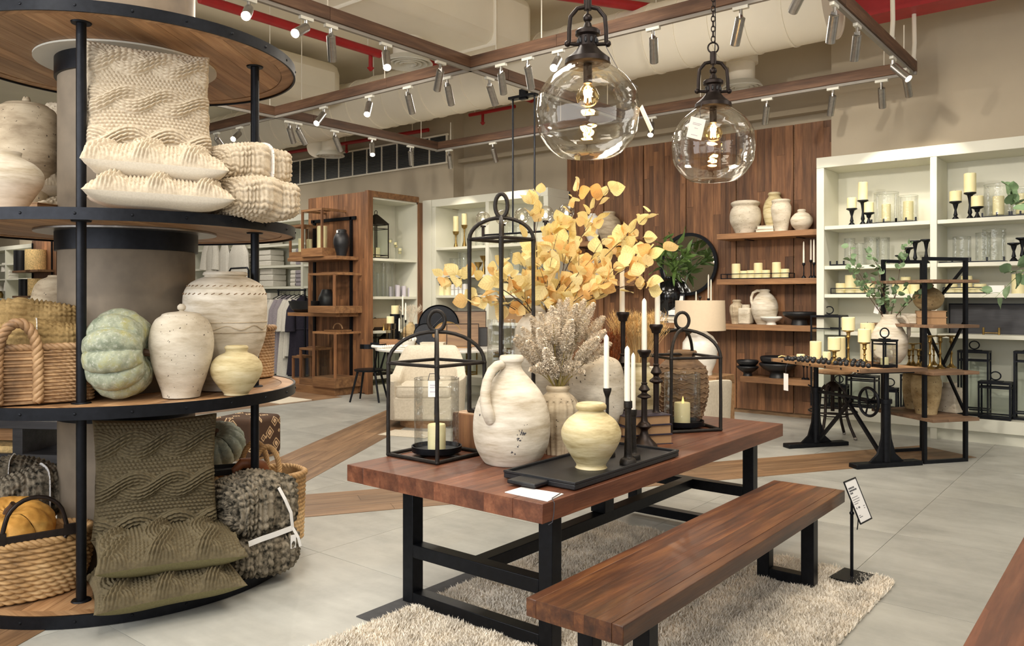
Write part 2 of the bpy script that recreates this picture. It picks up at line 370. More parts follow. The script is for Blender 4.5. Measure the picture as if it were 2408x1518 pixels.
# ---------- floor: slab, tiles, inlaid plank strips ----------
floor=struct('floor',MB().bx(-46,4,-4,11.2,-.12,-.006),m_grout)
tw,tl=1.365,1.35; tmb=MB().bx(-tw/2+.0015,tw/2-.0015,-tl/2+.0015,tl/2-.0015,-.02,0); tme=tmb.mesh('tile',m_tile)
for i in range(-20,4):
    for j in range(-5,5):
        x,y=-1.38+tw*(i+.5),4.49+tl*(j+.5)
        d=-x*RY+y*FWY; r=x*RX+y*RY
        if d<1.5 or abs(r)>d*.72+2.6: continue
        link('tile',tme,floor,(x,y,0))
def strip(ax,ay,ang,t0,t1,width,rows,seed):
    rnd=random.Random(seed); pw=width/rows; n=0
    for k in range(rows):
        t=t0-rnd.random()*1.2
        while t<t1:
            L=rnd.uniform(1.1,2.0); a,b=max(t,t0),min(t+L,t1); t+=L
            if b-a<.08: continue
            me=MB().box(0,0,.0015,b-a-.003,pw-.003,.003).mesh('plank',m_floorw)
            m=(a+b)/2; q=(k+.5)*pw
            link('plank',me,floor,(ax+math.cos(ang)*m-math.sin(ang)*q,ay+math.sin(ang)*m+math.cos(ang)*q,.0003*(seed%3)),(0,0,ang))
S=math.radians(58.5)
strip(-4.86,3.54,S,-1.0,6.6,.69,4,1)            # strip passing behind the table toward the far cabinet
strip(-5.70,4.15,math.radians(120),-1.2,5.4,.70,4,2) # strip toward the armchair
strip(-10.25,3.0,PI/2,0,5.3,1.4,8,5)
strip(-4.08,1.42,math.radians(120),-1.4,2.2,.7,4,7)
# ---------- walls ----------
struct('wall_back',MB().bx(-46,4,10.78,11.0,0,5.7),m_wallp)
struct('wall_pilaster_left',MB().bx(-30,-9.86,10.5,10.8,3.2,5.7),m_wallp)
struct('wall_right_upper',MB().bx(-3.2,3,10.36,10.8,3.34,5.7),m_wallp)
struct('ceiling',MB().bx(-46,4,-4,11,5.6,5.8),m_ceil)
struct('trim_soffit',MB().bx(-9.86,-3.2,10.62,10.8,4.05,4.12),m_wallp)
struct('wall_far',MB().bx(-46,-45.8,-4,11,0,5.7),m_wallp)
# shop side behind the camera, seen only in the round mirror
struct('wall_front',MB().bx(-30,-7.5,-3.3,-3.1,0,5.7),m_wallp)
# timber-clad wall: boards of uneven length
tp=struct('wall_timber',MB().bx(-7.5,-3.28,10.73,10.79,0,3.93),m_brownc)
rnd=random.Random(3); x=-7.5; k=0
while x<-3.3:
    bw=rnd.choice((.075,.09,.11)); x1=min(x+bw,-3.28); z=0
    if k%9==8: x1=x+.018; x=x1; k+=1; continue
    z=-rnd.random()*1.2
    while z<3.93:
        L=rnd.uniform(.9,2.6); a,b=max(z,.06),min(z+L,3.93); z+=L
        if b-a<.05: continue
        pr=rnd.uniform(0,.007)
        link('board',MB().bx(x+.0008,x1-.0008,10.70-pr,10.73,a+.0008,b-.0008).mesh('board',m_teakz),tp)
    x=x1; k+=1
# wall air grille
gv=thing('wall_air_grille','long dark slotted air grille set in the beige wall under the ceiling','air grille')
x0,x1=-15.2,-9.99; part('backing',MB().bx(x0,x1,10.47,10.499,4.07,4.55),m_darkwood,gv)
fm=MB(); 
for (a,b,c,d) in ((x0-.03,x1+.03,4.04,4.07),(x0-.03,x1+.03,4.55,4.58)): fm.bx(a,b,10.45,10.49,c,d)
part('frame',fm,m_duct,gv)
for i in range(13):
    x=x0+(x1-x0)*i/12; part('mullion',MB().bx(x-.012,x+.012,10.445,10.48,4.07,4.55),m_duct,gv)
sl=MB().bx(x0,x1,10.455,10.47,-.005,.005).mesh('slat',m_grille)
for i in range(15): link('slat',sl,gv,(0,0,4.09+i*.0315))
# ---------- ducts, diffusers, pipes ----------
def duct(name,label,x0,x1,y,z,r):
    t=thing(name,label,'air duct'); part('duct_shell',MB().tube([(x0,y,z),(x1,y,z)],r,40),m_duct,t)
    sm=MB().ring(r+.012,r-.01,-.012,.012,40).mesh('seam',m_duct)
    n=int((x1-x0)/.42)
    for i in range(n+1): link('seam',sm,t,(x0+(x1-x0)*i/n,y,z),(0,PI/2,0))
    for i in range(1,n,5): part('hanger_rod',MB().cyl((x0+(x1-x0)*(i+.5)/n,y,z+r-.01),(x0+(x1-x0)*(i+.5)/n,y,5.6),.008,6),m_duct,t)
    return t
duct('spiral_duct','long cream spiral duct running above the timber beams toward the timber wall',-15,-2.72,8.85,4.83,.42)
duct('spiral_duct','second cream spiral duct high behind the round display stand',-22,-9.9,9.85,4.98,.27)
t=thing('box_duct','cream rectangular duct crossing above the beams near the ceiling','air duct')
part('duct_shell',MB().bx(-7.3,-6.35,-2,8.3,4.75,5.5),m_duct,t,bev=.12)
for yy in (1.5,3.5,5.5,7.5): part('flange',MB().bx(-7.33,-6.32,yy-.02,yy+.02,4.72,5.53),m_duct,t,bev=.1)
t=thing('box_duct','wide cream duct with a sloped side above the round stand','air duct')
part('duct_shell',MB().bx(-11.6,-10.2,2,8.3,4.7,5.4),m_duct,t,bev=.2)
def diffuser(px,py,z,r,label,drop=.35):
    x,y,d=at(px,py,z); t=thing('ceiling_diffuser',label,'air diffuser',(x,y,z),0,'round ceiling air diffusers')
    part('collar',MB().cyl((0,0,.06),(0,0,.06+drop),r*.62,28),m_duct,t)
    for i,q in enumerate((1,.78,.56,.36)):
        part('ring',MB().lathe([(r*q*.80,.07),(r*q,.0),(r*q-.012,-.012),(r*q*.80-.03,.05)],36),m_white,t)
    part('core',MB().lathe([(0,.05),(r*.2,.03),(r*.2,.015),(0,.015)],24),m_white,t)
diffuser(960,150,4.45,.30,'round white ceiling diffuser beside the end of the red pipe',.24)
diffuser(777,366,4.2,.26,'round white diffuser on a drop collar above the wall grille',.3)
diffuser(1745,206,4.3,.26,'round white diffuser on the stub duct above the smaller pendant lamp',.3)
diffuser(528,232,4.4,.24,'round white diffuser partly hidden by the top disc of the stand',.25)
# stub duct to the diffuser by the timber wall
x,y,d=at(1745,206,4.3); t=thing('stub_duct','cream branch duct curving off the spiral duct to a diffuser','air duct',(x,y,4.3))
part('elbow',MB().tube([(0,0,.3),(0,0,.5),(.12,-.1,.6),(.45,-.2,.62),(.7,-.4,.62)],.2,24),m_duct,t)
x,y,d=at(735,360,4.3); t=thing('stub_duct','cream branch duct behind the timber beam above the wall grille','air duct',(x,y,4.3))
part('elbow',MB().tube([(-.3,.2,.5),(0,.1,.35),(.1,0,.12),(.25,-.1,.05)],.17,20),m_duct,t)
def pipe(label,pts,r,drops=()):
    t=thing('fire_pipe',label,'fire pipe'); part('pipe_run',MB().tube(pts,r,16),m_red,t)
    for q in (.12,.55,.92): p=Vector(pts[0]).lerp(Vector(pts[1]),q); part('hanger_rod',MB().cyl(p,(p.x,p.y,5.6),.006,6),m_duct,t)
    for p in drops:
        part('sprinkler',MB().cyl(p,(p[0],p[1],p[2]-.16),.025,10).cyl((p[0],p[1],p[2]-.16),(p[0],p[1],p[2]-.2),.045,10,.012),m_red,t)
    return t
xa,ya,_=at(470,-4,4.55); xb,yb,_=at(893,127,4.55)
pipe('red sprinkler pipe above the round stand ending by a round diffuser',[(xa,ya,4.55),(xb,yb,4.55)],.05,[(xb-.05,yb-.1,4.53)])
xa,ya,_=at(1000,145,4.9); xb,yb,_=at(1250,235,4.9)
pipe('red sprinkler pipe passing over the beam crossing behind the large pendant',[(xa,ya,4.9),(xb,yb,4.9)],.05)
pipe('thin red sprinkler pipe along the wall above the air grille',[(-15.5,10.3,4.75),(-10.3,10.3,4.66)],.035,[(-14.6,10.3,4.73),(-12.6,10.3,4.7)])
pipe('short red sprinkler drop under the spiral duct',[(-9.2,10.2,4.75),(-8.2,10.2,4.75)],.03,[(-8.9,10.2,4.74)])
xa,ya,_=at(1505,-4,5.2); xb,yb,_=at(1570,25,5.2)
pipe('red pipe glimpsed above the beam between the two pendants',[(xa-1,ya-1.2,5.2),(xb,yb,5.2)],.06)
t=thing('red_beam','heavy red steel beam high up over the white shelf wall','steel beam')
part('web',MB().bx(-2.6,3,9.2,9.26,4.66,5.0),m_red,t); part('lower_flange',MB().bx(-2.6,3,9.05,9.4,4.63,4.67),m_red,t); part('upper_flange',MB().bx(-2.6,3,9.05,9.4,5.0,5.03),m_red,t)
# ---------- timber beam grid with tracks ----------
ZB=4.0; BH,BW=.115,.075
XA,XE,XD,YB,YC=-5.58,-9.03,-2.02,6.2,9.25
def beam(label,p0,p1):
    t=thing('timber_beam',label,'ceiling beam')
    ln=math.hypot(p1[0]-p0[0],p1[1]-p0[1]); a=math.atan2(p1[1]-p0[1],p1[0]-p0[0])
    n=max(1,round(ln/2.4))
    for i in range(n):
        q=(i+.5)/n; me=MB().box(0,0,0,ln/n-.002,BW,BH).mesh('board',m_beam)
        link('board',me,t,(p0[0]+(p1[0]-p0[0])*q,p0[1]+(p1[1]-p0[1])*q,ZB+BH/2),(0,0,a),bev=.004)
    link('track_rail',MB().box(0,0,0,ln,.034,.03).mesh('track_rail',m_rail),t,((p0[0]+p1[0])/2,(p0[1]+p1[1])/2,ZB-.016),(0,0,a))
    for i in range(n+1):
        q=(i+.15)/(n+.3); x=p0[0]+(p1[0]-p0[0])*q; y=p0[1]+(p1[1]-p0[1])*q
        part('hanger_rod',MB().cyl((x,y,ZB+BH),(x,y,4.40 if 8.4<y<9.3 else 4.69 if (-11.7<x<-10.1 or -7.4<x<-6.3) else 5.6),.006,6),m_duct,t)
beam('timber track beam from over the camera to the middle of the linear globe chandelier',(XA,-.5),(XA,YC-.04))
beam('timber track beam nearest the camera, crossing behind the pendant lamps',(-14,YB),(XD-.04,YB))
beam('far timber track beam parallel to the timber wall',(XE-.04,YC),(XD+.04,YC))
beam('timber track beam behind the round display stand running to the far corner',(XE,-.5),(XE,YC-.04))
beam('timber track beam over the drafting table ending above the white shelf wall',(XD,2),(XD,YC-.04))
# ---------- track spotlights ----------
SP=[('A',585,3,597,56,1),('A',720,46,709,94,1),('A',778,58,773,123,0),('A',907,95,916,155,1),('A',1036,150,1024,200,0),('A',1151,184,1164,233,0),
('B',1052,184,1059,235,0),('B',959,204,966,255,0),('B',869,227,869,272,1),('B',761,249,752,289,1),('B',1178,154,1184,209,0),('B',1241,136,1251,196,0),('B',1313,122,1300,169,1),('B',1536,68,1545,133,0),('B',1742,19,1739,92,0),('B',563,292,560,322,1),('B',598,286,601,326,0),('B',509,310,518,341,0),
('E',680,278,683,318,0),('E',700,284,714,329,0),('E',787,306,798,350,0),('E',875,326,880,366,1),('E',965,346,965,384,0),
('C',1056,350,1058,387,0),('C',1159,334,1167,372,0),('C',1533,280,1525,323,1),('C',1804,232,1807,285,0),('C',1959,206,1963,266,0),('C',2073,187,2090,247,0),
('D',1891,-14,1888,35,0),('D',1962,12,1969,84,0),('D',2016,62,2025,131,0),('D',2100,137,2120,191,1),('D',2131,166,2154,215,0)]
bn={'A':'beam holding the globe chandelier','B':'beam behind the pendant lamps','C':'beam facing the timber wall','D':'beam over the drafting table','E':'beam behind the round stand'}
ordw=['first','second','third','fourth','fifth','sixth','seventh','eighth','ninth','tenth','eleventh','twelfth','thirteenth','fourteenth']
cnt={}
for k in 'ABCDE':
    for i,s in enumerate(sorted([s for s in SP if s[0]==k],key=lambda s:s[1])): cnt[s]=i
f_mb={}
def spot_meshes():
    f_mb['mount']=MB().box(0,0,-.012,.13,.036,.026).mesh('track_adapter',m_white)
    f_mb['arm']=MB().cyl((0,0,-.02),(0,0,-.07),.014,8).box(0,0,-.085,.012,.05,.05).mesh('swivel_arm',m_steel)
    f_mb['body']=MB().lathe([(0,0),(.03,0),(.0385,-.006),(.0385,-.23),(.036,-.232),(.034,-.222),(0,-.222)],20).mesh('lamp_body',m_steel)
    f_mb['lens']=MB().lathe([(0,-.2225),(.033,-.2225)],20).mesh('lens',m_lens)
    f_mb['lens0']=MB().lathe([(0,-.2225),(.033,-.2225)],20).mesh('lens',m_lensoff)
spot_meshes()
sl=bpy.data.lights.new('track_spot','SPOT'); sl.energy=SPOT_W; sl.spot_size=math.radians(62); sl.spot_blend=.45; sl.shadow_soft_size=.03; sl.color=(1,.89,.73)
for s in SP:
    k,px,py,tx,ty,lit=s
    if k=='A': X=XA; Y,d=on_x(px,X)
    elif k=='E': X=XE; Y,d=on_x(px,X)
    elif k=='D': X=XD; Y,d=on_x(px,X)
    else:
        Y=YB if k=='B' else YC; X,d=on_y(px,Y)
    z=ZB-.032
    lab=f'{"glowing" if lit else "steel"} spotlight, {ordw[cnt[s]]} from the left on the {bn[k]}'
    t=thing('track_spotlight',lab,'spotlight',(X,Y,z),0 if k in 'BC' else PI/2,'track spotlights under the timber beams')
    link('track_adapter',f_mb['mount'],t); link('swivel_arm',f_mb['arm'],t)
    dx,dz=(tx-px)*d/FX,-(ty-py)*d/FX+.06
    ln=math.hypot(dx,dz); dep=math.sqrt(max(.02,.225**2-min(ln,.22)**2))
    dep=-max(dep,.10) if lit else max(dep,.06)
    D=Vector((RX*dx+FWX*dep,RY*dx+FWY*dep,dz)).normalized()
    base=Vector((0,0,-.085)); q=(-D).to_track_quat('Z','Y')
    if t.rotation_euler.z: q=Matrix.Rotation(-PI/2,3,'Z').to_quaternion() @ q
    b=link('lamp_body',f_mb['body'],t,base); b.rotation_mode='QUATERNION'; b.rotation_quaternion=q
    link('lens',f_mb['lens' if lit else 'lens0'],b)
    l=bpy.data.objects.new('track_spot',sl); COL.objects.link(l); l.location=Vector((X,Y,z-.085))+D*.25; l.rotation_mode='QUATERNION'; l.rotation_quaternion=(-D).to_track_quat('Z','Y')
# ---------- white cabinets ----------
def cabinet(label,x0,x1,divs,shelves,yf=10.07,yb=10.68,zt=3.34,stile=.09,mat=m_cabin,base=.27,name='white_shelf_cabinet'):
    t=thing(name,label,'shelving'); e=.012
    part('back_panel',MB().bx(x0,x1,yb-.03,yb,.05,zt),mat,t)
    divs=sorted(divs)
    for x in [x0+stile/2]+divs+[x1-stile/2]:
        w_=stile if x in (x0+stile/2,x1-stile/2) else .07
        part('upright',MB().bx(x-w_/2,x+w_/2,yf,yb-.03,.0,zt-.13),mat,t,bev=.004)
    part('top_board',MB().bx(x0,x1,yf-.004,yb,zt-.13,zt),mat,t,bev=.004)
    part('plinth',MB().bx(x0+.02,x1-.02,yf+.05,yb-.03,0,.13),mat,t)
    part('base_shelf',MB().bx(x0,x1,yf-.006,yb-.03,.13,base),mat,t,bev=.004)
    ed=[x0+stile]+[q for dv in divs for q in (dv-.035,dv+.035)]+[x1-stile]
    for a,b in zip(ed[::2],ed[1::2]):
        for z in shelves: part('shelf',MB().bx(a+.002,b-.002,yf+.012,yb-.03,z-.045,z),mat,t,bev=.003)
    return t
div=on_y(2195,10.07)[0]; SZ=(2.49,2.0,1.652,1.196)
cabinet('large white open shelf cabinet standing behind the drafting table',-3.29,.9,[div,div+1.62],SZ)
cabinet('white open shelf cabinet between the timber pier and the timber wall',-9.98,-7.43,[on_y(1145,10.07)[0]],SZ)
cabinet('white bedding cabinet behind the clothes rail',-18.2,-11.85,[-13.75,-15.9],(2.75,2.3,1.85,1.3,.75))
cabinet('far white shelf cabinet glimpsed beside the column',-34,-22.0,[-24.6,-27.2,-30],(2.75,2.25,1.6,1.0))
# ---------- timber pier with shelf ladder and white niche ----------
t=pier=thing('timber_pier','tall timber-clad display pier with wall shelves beside the white niche','display pier')
rnd=random.Random(11)
def boards(xa,xb,fn,name='board'):
    x=xa
    while x<xb-.01:
        bw=rnd.choice((.075,.095,.115)); x1=min(x+bw,xb); z=-rnd.random()
        while z<3.38:
            L=rnd.uniform(.8,2.2); a,b=max(z,.02),min(z+L,3.38); z+=L
            if b-a>.04: fn(x+.0008,x1-.0008,a+.0008,b-.0008)
        x=x1
boards(-11.82,-10.28,lambda a,b,c,d: link('board',MB().bx(a,b,8.80,8.83,c,d).mesh('board',m_teakz),t))
part('carcass',MB().bx(-11.82,-10.25,8.83,8.86,0,3.38),m_teakz,t)
part('corner_post',MB().bx(-10.28,-10.2,8.79,8.9,0,3.4),m_teakz,t,bev=.003)
part('rear_post',MB().bx(-10.30,-10.2,9.97,10.06,0,3.3),m_teakz,t,bev=.003)
part('top_rail',MB().bx(-10.28,-10.2,8.9,9.97,3.3,3.4),m_teakx,t,bev=.003)
part('cap',MB().bx(-11.82,-10.28,8.83,10.05,3.36,3.39),m_teakx,t)
part('niche_lining',MB().bx(-10.85,-10.8,8.88,9.98,.1,3.3).bx(-10.85,-10.24,8.86,8.885,.1,3.3).bx(-10.85,-10.24,9.95,9.975,.1,3.3).bx(-10.85,-10.24,8.86,9.97,3.27,3.3),m_cabin,t)
part('plinth',MB().bx(-10.85,-10.26,8.88,9.97,0,.13),m_cabin,t)
NZ=(2.28,1.63,1.05,.28)
for z in NZ: part('niche_shelf',MB().bx(-10.8,-10.24,8.885,9.95,z-.045,z),m_cabin,t,bev=.003)
for x in (-11.62,-10.62):
    part('shelf_upright',MB().bx(x-.025,x+.025,8.765,8.80,.1,2.98),m_black,t)
part('shelf_rail',MB().bx(-11.7,-10.5,8.765,8.80,2.93,2.985),m_black,t)
PZ=(2.30,1.355,.13)
for z in PZ[:2]: part('wall_shelf',MB().bx(-11.78,-10.45,8.33,8.80,z-.06,z),m_teakx,t,bev=.004)
part('floor_platform',MB().bx(-11.9,-10.45,8.3,8.80,0,.13),m_teakx,t,bev=.004)
struct('trim_filler',MB().bx(-10.2,-9.985,10.06,10.12,0,3.34),m_cabin)
# ---------- shelves on the timber wall ----------
WZ=(2.48,1.86,1.25,.55)
def wshelf(label,x0,x1,z): 
    tt=thing('wall_shelf',label,'wall shelf',group='oak shelves on the timber wall'); part('shelf_board',MB().bx(x0,x1,10.28,10.70,z-.075,z),m_teakx,tt,bev=.004)
    n=max(2,round((x1-x0)/.9))
    for i in range(n):
        x=x0+(x1-x0)*(i+.5)/n; part('bracket',MB().bx(x-.02,x+.02,10.45,10.70,z-.085,z-.07),m_black,tt)
xs=on_y(1685,10.28)[0]
wshelf('timber wall shelf with the four tall pale pots',xs,-3.31,WZ[0]); wshelf('timber wall shelf with the candle tray and tapers',xs,-3.31,WZ[1])
wshelf('long timber wall shelf with the pale jug and the photo frames',on_y(1545,10.28)[0],-3.31,WZ[2]); wshelf('lowest timber wall shelf with black bowls',on_y(1740,10.28)[0],-3.31,WZ[3])
wshelf('timber wall shelf with a ribbed pot behind the yellow branches',-7.42,-6.0,WZ[0]); wshelf('timber wall shelf mostly hidden by the yellow branches',-7.42,-6.0,WZ[1])

for px,py,lb in ((2097,95,'beside the red beam'),(2148,142,'nearer the end of the short beam')):
    y,d=on_x(px,XD); zb=ZB+BH
    t=thing('cable_conduit','cream cable conduit dropping to the timber beam '+lb,'conduit',(XD,y,zb)); part('conduit',MB().tube([(0,0,.0),(.01,0,.2),(.0,.02,.6),(0,0,5.6-zb)],.022,10),m_duct,t); part('gland',MB().cyl((0,0,0),(0,0,.03),.032,12),m_white,t)
# ---------- soft goods generators ----------
def face(x,y): return math.atan2(-x,y)
def cable(X,Y,period=.40,pitch=.225,a=.040,s=.046,amp=.040,off=0.0):
    yl=((Y+off+pitch/2)%pitch)-pitch/2; ph=2*PI*X/period
    ya=a*np.sin(ph); yb=-ya; ov=np.cos(ph)
    def strand(yc,o,ph2):
        dd=(yl-yc); h=np.sqrt(np.clip(1-(dd/s)**2,0,1)); rope=np.abs(np.sin(PI*(dd/s*2.5)))**.7
        st=.78+.22*np.abs(np.sin(PI*(X/.030+np.abs(np.modf(dd/s*2.5)[0])*.6+ph2)))
        return h*(.45+.55*rope)*st*(1+.3*o)
    A=strand(ya,ov,0); B=strand(yb,-ov,.5); c=np.maximum(A,B)*amp
    g=.014*np.abs(np.sin(PI*(X/.022+.5*np.floor(Y/.019)+.35*(Y/.019-np.floor(Y/.019)))))**.8*np.abs(np.sin(PI*Y/.019))**.8
    return np.where(c>g,c,g)
def chain(Uc,Vc,cw=.045,rh=.03,amp=.019):
    c=Uc/cw; fc=c-np.floor(c)-.5; row=Vc/rh+np.abs(fc)*1.1
    return amp*np.abs(np.sin(2*PI*fc))**.7*(.25+.75*np.abs(np.sin(PI*row))**.8)
def pillow(name,label,loc,rot,w,h,t,mk,mb,along='x',off=0.,group=None,N=250,cat='cushion',sag=0):
    o=thing(name,label,cat,loc,0,group); o.rotation_euler=rot
    def shp(u,v,sg):
        bu,bv=1-np.abs(u)**2.8,1-np.abs(v)**2.8; T=t/2*(np.clip(bu*bv,0,1))**.5
        x=u*w/2*(.94+.06*v*v); y=v*h/2*(.94+.06*u*u)
        return x,y,sg*(T)-sag*(np.clip(np.abs(u),0,1)**2*.5+np.abs(v)**2*.5)
    def f1(U,V): return shp(U*2-1,V*2-1,1)
    def d1(U,V):
        X,Y=(U-.5)*w,(V-.5)*h
        if along=='y': X,Y=Y,X
        return cable(X,Y,off=off)*np.clip(np.minimum(np.minimum(U,1-U),np.minimum(V,1-V))*22,0,1)
    link('knit_front',gridmesh('knit_front',relief(f1,d1,N,N),mk),o)
    def f2(U,V): return shp(1-U*2,V*2-1,-1)
    def d2(U,V): return .003*np.sin(9*U+4*V)*np.sin(11*V)
    link('plain_back',gridmesh('plain_back',relief(f2,d2,60,60),mb),o); return o
def spow(c,e): return np.sign(c)*np.abs(c)**e
def slab(a,b,c,e1=.55,e2=.5,nu=300,nv=150,cw=.045,rh=.03,amp=.020,dent=0.):
    """chunky-knit folded throw: a rounded block; a,b,c half sizes"""
    def fn(U,V):
        th=U*2*PI; ph=(V-.5)*PI*.998; k=spow(np.cos(ph),e1)
        x=a*spow(np.sin(ph),e1); y=b*k*spow(np.cos(th),e2); z=c*k*spow(np.sin(th),e2)
        return x,y+.010*np.sin(9*x/a+2*th),z+.008*np.sin(5*x/a+th)*k
    P=np.stack(fn(*np.meshgrid(np.linspace(0,1,nu,endpoint=False),np.linspace(0,1,nv),indexing='ij')),-1)
    su=np.concatenate([[0],np.cumsum(np.linalg.norm(np.diff(P[:,nv//2],axis=0),axis=1))])
    sv=np.concatenate([[0],np.cumsum(np.linalg.norm(np.diff(P[0],axis=0),axis=1))])
    def dfn(U,V): return chain(np.repeat(sv[None],nu,0),np.repeat(su[:,None],nv,1),cw,rh,amp)
    return relief(fn,dfn,nu,nv,cu=True)
def ribbon(parent,pts,w=.018,mat=None,name='ribbon'):
    mb=MB(); pts=[Vector(p) for p in pts]
    for p,q in zip(pts,pts[1:]): mb.bar(p,q,w,.003,up=(0,1,0))
    return part(name,mb,mat or m_rib,parent)
def throw(name,label,loc,rz,a,b,c,mat,group=None,band=True,tagp=None,**k):
    o=thing(name,label,'throw',loc,rz,group); link('knit_body',gridmesh('knit_body',slab(a,b,c,**k),mat),o,(0,0,c)); 
    if band:
        mb=MB(); n=28; P=[]
        for i in range(n+1):
            t=2*PI*i/n; P.append((math.copysign(abs(math.cos(t))**.5,math.cos(t))*(a+.016)*.98*0+.02, math.copysign(abs(math.cos(t))**.5,math.cos(t))*(b+.014), c+math.copysign(abs(math.sin(t))**.5,math.sin(t))*(c+.014)))
        for p,q in zip(P,P[1:]): mb.bar(p,q,.03,.004,up=(1,0,0))
        part('ribbon',mb,m_rib,o)
    return o
def weave(rows,cols,amp,slant=.5):
    def f(U,V):
        r=V*rows; k=np.floor(r); fr=r-k
        return amp*np.abs(np.sin(PI*fr))**.6*(.15+.85*np.abs(np.sin(PI*(U*cols+.5*k+1.3*slant*(fr-.5))))**.7)
    return f
def basket(name,label,loc,rz,a,b,h,mat,rows=14,cols=60,e=.6,flare=1.08,amp=.010,group=None,nu=360,nv=130,belly=0):
    o=thing(name,label,'basket',loc,rz,group)
    def fn(U,V):
        th=U*2*PI; k=(1/flare+(1-1/flare)*V+belly*np.sin(PI*V)); return a*k*spow(np.cos(th),e),b*k*spow(np.sin(th),e),h*V+.002
    link('woven_body',gridmesh('woven_body',relief(fn,weave(rows,cols,amp),nu,nv,cu=True),mat),o)
    n=72; q=1+belly*0
    out=[(a*q*math.copysign(abs(math.cos(2*PI*i/n))**e,math.cos(2*PI*i/n)),b*q*math.copysign(abs(math.sin(2*PI*i/n))**e,math.sin(2*PI*i/n)),h) for i in range(n)]
    link('rim',gridmesh('rim',ropetube(out,.019,12,True,4.5),mat),o)
    inn=MB(); P=[(x*.93,y*.93,h) for x,y,_ in out]+[(x*.85,y*.85,.03) for x,y,_ in out]
    inn.add(P,[(i,n+i,n+(i+1)%n,(i+1)%n) for i in range(n)]+[tuple(range(n,2*n))]); part('inside',inn,mat,o)
    return o
def ropetube(pts,r,n=10,closed=False,tw=5,sub=7,amp=.34):
    """three-strand rope twisted around points"""
    pts=[Vector(p) for p in pts]; N=len(pts); Q=[]; L=0
    M=N*sub if closed else (N-1)*sub+1
    for i in range(M):
        k=i//sub; f=(i%sub)/sub; p=pts[k%N]; q=pts[(k+1)%N] if (closed or k+1<N) else pts[k]; Q.append(p.lerp(q,f))
    for p,q in zip(Q,Q[1:]): L+=(q-p).length
    turns=max(1,round(L/(r*tw))); mb=MB(); S=0; prev=None; fr=[]
    for i,p in enumerate(Q):
        a=Q[i-1] if (i or closed) else p; b=Q[(i+1)%M] if (i<M-1 or closed) else p; t=(b-a).normalized()
        if prev is None: u=Vector((0,0,1)) if abs(t.z)<.9 else Vector((1,0,0)); nr=(u-t*u.dot(t)).normalized()
        else: nr=(prev-t*prev.dot(t)).normalized()
        prev=nr; fr.append((p,nr,t.cross(nr),S)); 
        if i<M-1: S+=(Q[i+1]-p).length
    for k in range(3):
        P=[p+(nr*math.cos(2*PI*(turns*s_/L)+2*PI*k/3)+bn*math.sin(2*PI*(turns*s_/L)+2*PI*k/3))*r*.5 for p,nr,bn,s_ in fr]
        mb.tube(P,r*.62,7,closed)
    return mb
def pumpkin(name,label,loc,R,hh,mat,rot=(0,0,0),ribs=10,depth=.13,stem=True,group=None,cat='pumpkin',stemmat=None,nu=220,nv=90):
    o=thing(name,label,cat,loc,0,group); o.rotation_euler=rot
    def fn(U,V):
        th=U*2*PI; ph=V*PI; k=np.sin(ph)**.75*(1-depth*(1-np.abs(np.sin(th*ribs/2))**.55)*np.sin(ph)**.4)
        z=hh*(np.cos(ph)-.28*np.exp(-(np.sin(ph)/.28)**2)*np.sign(np.cos(ph)))
        return R*k*np.cos(th),R*k*np.sin(th),z
    link('flesh',gridmesh('flesh',relief(fn,lambda U,V:.002*np.sin(U*2*PI*14)*np.sin(V*50),nu,nv,cu=True,flip=True),mat),o)
    if stem: part('stem',MB().tube([(0,0,hh*.66),(.005,0,hh*.85),(.02,.01,hh*1.02),(.03,.015,hh*1.12)],[.024,.017,.013,.016],8),stemmat or m_stem,o)
    return o
def pumpskin(name,a,b,c,sp):
    m,nt,bs=newmat(name); v=coords(nt); f=noise(nt,v,9,5,.7); f2=noise(nt,v,70,3,.6)
    cc=ramp(nt,f,[(.3,C(a)),(.5,C(b)),(.7,C(c))]); cc=mix(nt,ramp(nt,f2,[(.54,(0,0,0,1)),(.66,(.55,.55,.55,1))]),cc,C(sp))
    nt.links.new(cc,bs.inputs['Base Color']); bs.inputs['Roughness'].default_value=.7; bump(nt,bs,f2,.2,.004); return m
m_pgreen=pumpskin('green_pumpkin_skin','#69735f','#9aa08a','#9c9649','#bfc0b4')
m_pgrey=pumpskin('grey_pumpkin_skin','#7d8a82','#94a197','#a9b3a6','#c3cbc4')
m_pyel=pumpskin('golden_pumpkin_skin','#c98d3c','#dba14b','#e3b25f','#d29a45')
# ---------- lathe vases given by photo outline ----------
def vprof(prof,d,yb,wall=True):
    P=[(hw*d/FX,max(0,(yb-y)*d/FX)) for y,hw in prof]; P[-1]=(P[-1][0],0.0)
    # smooth outline (Catmull-Rom)
    Q=[]
    for i in range(len(P)-1):
        p0,p1,p2,p3=P[max(i-1,0)],P[i],P[i+1],P[min(i+2,len(P)-1)]
        for k in range(5):
            t=k/5; Q.append(tuple(.5*((2*p1[j])+(-p0[j]+p2[j])*t+(2*p0[j]-5*p1[j]+4*p2[j]-p3[j])*t*t+(-p0[j]+3*p1[j]-3*p2[j]+p3[j])*t**3) for j in (0,1)))
    Q.append(P[-1]); Q=[(max(r,.002),max(z,0)) for r,z in Q]; Q[-1]=(Q[-1][0],0)
    if wall:
        r0,z0=Q[0]; th=min(.012,r0*.25); Q=[(0,z0*.55),(r0*.8,z0*.6),(max(r0-th*1.6,.003),z0-.05*min(1,z0)),(r0-th,z0-.004),(r0-th*.5,z0+.003)]+Q
    else: Q=[(0,Q[0][1])]+Q
    return Q+[(0,0)]
